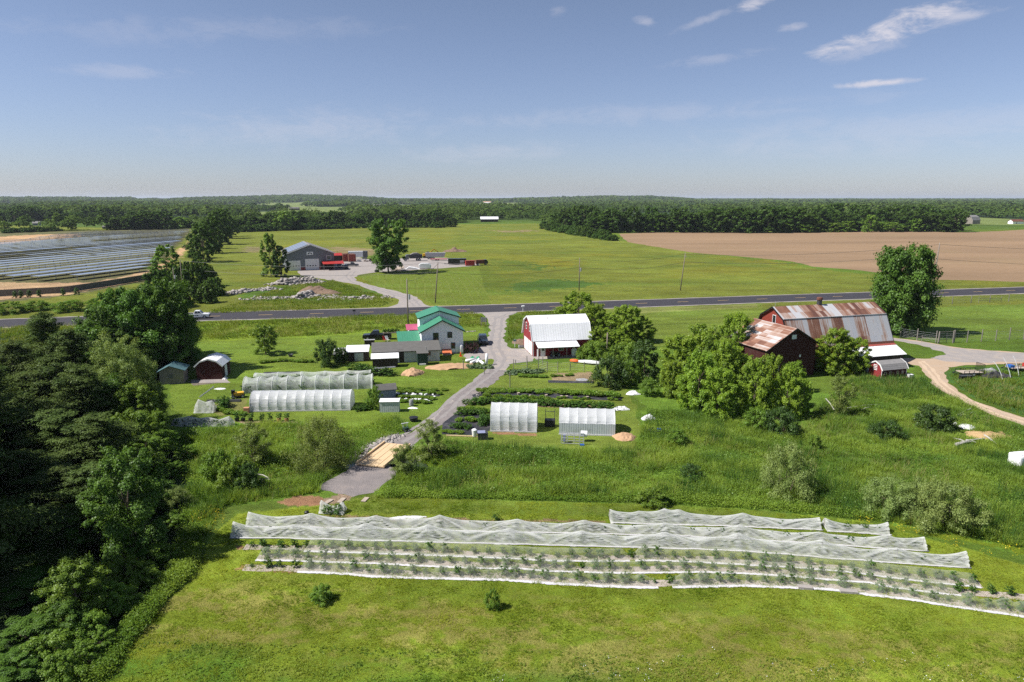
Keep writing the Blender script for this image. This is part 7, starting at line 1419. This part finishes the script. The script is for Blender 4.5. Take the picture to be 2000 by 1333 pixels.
x, y = G(803.5, 793); r = thing('white_barrel', 'white plastic barrel below the garden rows', 'barrel', (x, y, 0)); MB().lathe([(.05, 0), (.27, .02), (.31, .25), (.31, .6), (.27, .85), (.05, .87)], n=16).build('drum', MAT['tarp_grey'], r); MB().lathe([(.2, .85), (.2, .92), (.02, .92)], n=12).build('lid', MAT['tarp_grey'], r)
r = skid(465, 777, 'yellow and black ride-on mower at the left end of the net tunnels', 'mower', 20, 'ride_on_mower'); MB().box(-.5, .8, -.4, .4, .35, .8).build('hood', MAT['yellow_paint'], r); MB().box(-.85, -.35, -.3, .3, .7, 1.15).build('seat', MAT['black_plastic'], r); MB().box(-.4, .4, -.55, .55, .15, .32).build('deck', MAT['black_plastic'], r)
for q in (-.6, .65): wheel(r, q, -.45, .27, .2); wheel(r, q, .45, .27, .2)
crumple('white_cover', 'white covered mower next to the yellow one', 459, 775, .6, .5, .9, 'tarp_white', 'covered mower', 24)
r = skid(436, 786, 'long black pipe rack lying on the grass left of the long greenhouse', 'pipe stack', 3); m = MB()
for k in range(5): m.tube([(-2.3, k*.16, .1+.12*(k % 2)), (2.3, k*.16, .1+.12*(k % 2))], .07)
m.build('pipes', MAT['dark_metal'], r); MB().box(-1.5, -1.35, -.1, .8, 0, .05).build('bearer', MAT['timber_old'], r)
r = skid(404, 784, 'grey ladder leaning on the net tent', 'ladder', 25); m = MB()
for q in (-.22, .22): m.bar((-.9, q, .7), (1.1, q, 2.0), .05, .08)
m.build('stile', MAT['galv'], r); m = MB()
for k in range(8): t = (k+.5)/8; m.tube([(-.9+2*t, -.22, .7+1.3*t), (-.9+2*t, .22, .7+1.3*t)], .02)
m.build('rung', MAT['galv'], r)
r = skid(482, 806, 'stacked terracotta blocks at the dark end of the long greenhouse', 'block stack', 3)
for k in range(3): MB().box(-.35, .35, -.3, .3, .02+k*.24, .22+k*.24).build('block', MAT['terracotta'], r)
r = skid(568, 697, 'small dark iron fire bowl on the lawn', 'fire bowl', 0); MB().lathe([(.15, .1), (.42, .25), (.46, .45), (.42, .45), (.1, .2)], n=14).build('bowl', MAT['dark_metal'], r); MB().cyl(0, 0, 0, .12, .3).build('stand', MAT['dark_metal'], r)
x, y = G(764, 663); r = thing('plant_rack', 'timber plant rack with greenery beside the green roofed wing', 'plant rack', (x, y, 0), R(12)); m = MB()
for q in (-1.5, 1.5):
    for k in (-.4, .4): m.box(q-.05, q+.05, k-.05, k+.05, 0, 1.3)
m.build('leg', MAT['timber_old'], r); MB().box(-1.6, 1.6, -.5, .5, 1.3, 1.5).build('tray', MAT['timber_old'], r); cm = PROTO['big_bush']
for k in range(6): o = link('foliage', cm[k % 3][0], r); o.location = (-1.3+k*.52, 0, 1.35); o.scale = (.9, .7, .7)
for k, (px, mt, c_) in enumerate(((752.5, 'red_paint', 'red'), (757.5, 'white_trim', 'white'))):
    x, y = G(px, 667); r = thing('garden_chair', c_+' slatted garden chair left of the farmhouse wing', 'chair', (x, y, 0), R(40)); m = MB(); m.slab((-.3, -.3, .4), (.3, -.3, .4), (.3, .3, .3), (-.3, .3, .3), .05); m.build('seat', MAT[mt], r); MB().slab((-.3, .25, .3), (.3, .25, .3), (.3, .6, 1.05), (-.3, .6, 1.05), .05).build('backrest', MAT[mt], r); m = MB()
    for q in (-.3, .27):
        for s_ in (-.3, .3): m.box(q, q+.05, s_, s_+.05, 0, .4)
    m.build('leg', MAT[mt], r)
x, y = G(752, 732); r = thing('drying_rack', 'grey timber bench with poles laid across behind the tunnels', 'rack', (x, y, 0), R(12)); m = MB()
for q in (-.9, .9): m.box(q-.05, q+.05, -.3, .3, 0, 1.1)
m.build('leg', MAT['wood_grey'], r); m = MB()
for k in range(5): m.bar((-1.6, -.4+k*.2, 1.12), (1.7, -.3+k*.16, 1.2), .07)
m.build('pole', MAT['tarp_grey'], r); MB().box(-1.4, 1.3, -.6, -.35, .05, .85).build('panel', MAT['black_plastic'], r)
x, y = G(1074, 833); r = thing('dark_trolley', 'dark garden trolley with a tall frame between the two short greenhouses', 'trolley', (x, y, 0), R(-5)); MB().box(-.65, .65, -.4, .5, .1, .9).build('bin', MAT['black_plastic'], r); m = MB(); m.tube([(-.55, .4, .9), (-.6, .5, 2.1)], .04); m.tube([(.55, .4, .9), (.6, .5, 2.1)], .04); m.tube([(-.62, .5, 1.8), (.62, .5, 1.8)], .04); m.build('frame', MAT['dark_metal'], r)
r = skid(1118, 866, 'metal frame cage and white drum lying before the metal walled greenhouse', 'metal frame', -8, 'frame_cage'); m = MB()
for z in (.1, .75, 1.1): m.bar((-1.3, -.4, z), (1.3, -.4, z), .05); m.bar((-1.3, .5, z), (1.3, .5, z), .05)
for q in (-1.3, -.6, .2, .8, 1.3): m.bar((q, -.4, .05), (q, -.4, 1.1), .05); m.bar((q, .5, .05), (q, .5, 1.1), .05)
m.build('frame', MAT['galv'], r); MB().lathe([(.05, -.4), (.36, -.38), (.36, .38), (.05, .4)], (1.3, .9, .9), 16, 'x').build('drum', MAT['white_plastic'], r); MB().box(-1.1, -.8, -.2, .2, .2, 1.0).build('blue_box', MAT['blue_grey'], r); MB().box(.9, 1.4, -.7, -.45, 0, .15).build('blue_mat', MAT['blue_plastic'], r)
r = skid(943, 858, 'dark crate draped with a blue and white cloth at the mulch corner', 'crate', 5); MB().box(-.6, .6, -.4, .4, 0, .85).build('box', MAT['dark_metal'], r); MB().slab((-.62, -.42, .9), (.3, -.42, .9), (.3, .42, .95), (-.62, .42, .95), .04).build('cloth', MAT['blue_grey'], r)
r = skid(926.5, 853, 'white plastic bin at the corner of the mulch sheet', 'bin', 0); MB().lathe([(.05, 0), (.25, .02), (.32, .85), (.28, .86)], n=14).build('bin', MAT['white_plastic'], r); MB().lathe([(.33, .84), (.2, .95), (.02, .97)], n=14).build('lid', MAT['white_plastic'], r)
o = MB().box(-2.1, 2.1, -.08, .08, .02, .12).build('edging_board', MAT['timber_new'], None, (*G(905, 853), 0), R(-6)); tag(o, 'pale timber edging board along the front of the mulch sheet', 'board')
r = skid(1280, 846, 'dark water tub sunk in the weeds with blue bottles', 'water tub', 0); MB().lathe([(.6, 0), (.75, .45), (.68, .45), (.6, .2)], n=18).build('tub', MAT['dark_metal'], r); MB().box(.2, .35, -.2, -.05, .3, .65).build('bottle', MAT['blue_plastic'], r); MB().box(.5, .65, -.1, .05, .3, .6).build('bottle', MAT['blue_plastic'], r)
# right hand field edge
def trailer(px, py, label, L, rot, gate=True):
    r = skid(px, py, label, 'utility trailer', rot); MB().box(-L/2, L/2, -.95, .95, .5, .6).build('deck', MAT['timber_old'], r); m = MB()
    for s_ in (-1, 1): m.bar((-L/2, s_*.97, .95), (L/2, s_*.97, .95), .06); [m.bar((q, s_*.97, .5), (q, s_*.97, .95), .06) for q in np.linspace(-L/2, L/2, 5)]
    m.bar((-L/2, -.9, .5), (-L/2-1.3, 0, .5), .09); m.bar((-L/2, .9, .5), (-L/2-1.3, 0, .5), .09); m.build('rail_frame', MAT['black_plastic'], r)
    if gate:
        m = MB()
        for q in np.linspace(-.9, .9, 9): m.bar((L/2, q, .6), (L/2+.08, q, 1.9), .05)
        m.bar((L/2+.08, -.9, 1.9), (L/2+.08, .9, 1.9), .06); m.build('ramp_gate', MAT['black_plastic'], r)
    for s_ in (-1.1, 1.1): wheel(r, -.2, s_, .34)
    return r
trailer(1893, 733, 'black utility trailer with a raised ramp gate beside the farm lane', 3.4, 6); t2 = trailer(1998, 724, 'long flat trailer cut by the right edge of the frame', 5, 2, False); MB().box(-2.6, -1.9, -.5, .5, .6, 1.0).build('winch', MAT['blue_plastic'], t2); MB().box(.2, 1.6, -.6, .6, .62, 1.2).build('red_load', MAT['red_paint'], t2)
r = skid(1886, 741, 'black box lying in front of the utility trailer', 'box', 4); MB().box(-.9, .9, -.3, .4, 0, .55).build('box', MAT['black_plastic'], r); MB().slab((-.95, -.35, .6), (.95, -.35, .6), (.95, .45, .62), (-.95, .45, .62), .04).build('lid', MAT['dark_metal'], r)
crumple('black_tarp', 'heap of black netting and frames right of the utility trailer', 1945, 736, 3.0, 1.3, 1.5, 'mulch_black', 'netting heap', 26); crumple('grey_tarp', 'grey plastic sheet heap behind the black netting', 1930, 727, 2.4, 1.2, .9, 'tarp_grey', 'tarp', 27)
for k, (a, b) in enumerate((((1937, 723), (1958, 742)), ((1957, 716), (1974, 740)), ((1976, 712), (1990, 736)))):
    p, q = GV(*a, .0), GV(*b, .0); pts = [Vector((0, 0, 1.5))]+[(q-p)*(i/8)+Vector((0, 0, 1.5*math.cos(i/8*math.pi/2)**.7)) for i in range(1, 9)]; o = MB().tube(pts, .04, 6).build('metal_hoop', MAT['galv'], None, p); tag(o, 'bent metal hoop leaning on the black netting heap', 'metal hoop', 'leaning hoops')
def log(px0, py0, px1, py1, rr, label, mat='pale_trunk', group=None, z=.2):
    p, q = GV(px0, py0), GV(px1, py1); p.z = q.z = z; d = q-p; o = MB().tube([Vector((0, 0, 0)), d*.5+Vector((0, 0, .12)), d], rr, 8, rr*.6).build('log', MAT[mat], None, p); tag(o, label, 'log', group)
log(1862, 860, 1888, 868, .10, 'thin crooked grey log at the left of the log pile'); log(1866, 871, 1922, 860, .14, 'long grey log lying to the right in the log pile'); log(1868, 873, 1900, 866, .11, 'shorter grey log under the long one'); log(1914, 849, 1947, 872, .13, 'straight pale pole slanting down from the straw heap'); log(1886, 863, 1906, 868, .09, 'thin stick crossing the log pile'); log(1870, 815, 1897, 801, .10, 'pale plank slanting up beside the broad shrub'); log(1875, 816, 1890, 810, .09, 'short pale plank below the slanting plank'); log(1893, 813, 1901, 808, .06, 'thin pale stick right of the slanting plank')
log(503, 930, 526, 938, .07, 'bleached branch fallen by the round bright shrub'); log(508, 940, 528, 941, .06, 'lower bleached branch by the round bright shrub'); log(1655, 800, 1718, 793, .09, 'bleached fallen branch right of the maple grove'); log(1680, 805, 1700, 798, .07, 'short bleached branch right of the maple grove'); log(1612, 790, 1628, 812, .08, 'leaning bare dead stem by the slender tree', z=.8)
r = skid(1889, 837, 'white oval lid lying flat in the rough grass', 'cover', 0, 'oval_cover'); MB().lathe([(.02, .38), (.7, .36), (.95, .22), (.98, .12), (.9, .1)], n=20).build('dome', MAT['white_plastic'], r); MB().cyl(0, 0, .36, .44, .15).build('knob', MAT['white_plastic'], r)
crumple('white_bag', 'white bag beside the broad dark shrub', 1864, 831, .6, .4, .6, 'white_plastic', 'bag', 28)
r = skid(1992, 912, 'white wrapped cube shaped bale at the right edge of the rough grass', 'wrapped bale', 10); MB().box(-.9, 1.2, -.8, .8, .05, 1.45).build('wrap', MAT['white_plastic'], r, bevel=.2); MB().box(-.6, .9, -.5, .5, 1.43, 1.55).build('lid', MAT['white_plastic'], r, bevel=.03)
r = skid(1700, 728, 'white plastic tank among the weeds left of the red coop', 'water tank', 10); MB().lathe([(.1, 0), (.75, .05), (.78, .6), (.6, .75), (.1, .78)], n=18).build('tank', MAT['white_plastic'], r); MB().cyl(0, 0, .76, .86, .2).build('cap', MAT['white_plastic'], r)
r = skid(1778, 737, 'small white box on the ground right of the red coop', 'box', 10); MB().box(-.35, .35, -.25, .25, 0, .4).build('box', MAT['white_trim'], r); MB().box(-.38, .38, -.28, .28, .4, .46).build('lid', MAT['white_trim'], r)
log(1735, 744, 1765, 752, .07, 'rusty timber edging before the red coop', 'rust', z=.1); log(1765, 752, 1790, 747, .07, 'second rusty timber edging meeting the first before the coop', 'rust', z=.1)
r = skid(1722, 747, 'dark wire cage in the weeds before the red coop', 'wire cage', 10); m = MB()
for k in range(6): m.tube([(.5*math.cos(k*1.05), .5*math.sin(k*1.05), 0), (.35*math.cos(k*1.05), .35*math.sin(k*1.05), .9)], .025)
m.build('wire_frame', MAT['dark_metal'], r); MB().lathe([(.5, .02), (.53, .05), (.5, .08)], n=14).build('hoop', MAT['dark_metal'], r)
for a, b, c_, d_, l in ((648, 976, 633, 985, 'first loose plank below the gravel path end'), (672, 973, 662, 982, 'second loose plank below the gravel path end'), (717, 972, 709, 980, 'short plank on the mown strip right of the path end')):
    p, q = GV(a, b, .05), GV(c_, d_, .05); o = MB().bar((0, 0, 0), q-p, .45, .07).build('plank', MAT['timber_old'], None, p); tag(o, l, 'plank')
for a, b, l, w_ in ((1572, 1149, 'concrete block at the edge of the front bush row', .5), (1657, 1157, 'flat grey slab at the edge of the front bush row', .6)):
    x, y = G(a, b); o = MB().box(-w_, w_, -.22, .22, 0, .16).build('concrete_slab', MAT['rock'], None, (x, y, 0), R(-8)); tag(o, l, 'slab')
x, y = G(599, 1004); o = MB().lathe([(.02, 0), (.2, .03), (.22, .2), (.1, .3), (.01, .31)], n=9).build('black_bucket', MAT['black_plastic'], None, (x, y, 0)); tag(o, 'small black bucket on the grass behind the tall netted rows', 'bucket')
plant_px('big_bush', 970, 1016, 1005, 8, 'small dark bush in the bare strip behind the tall nets', 'bush', single=True)
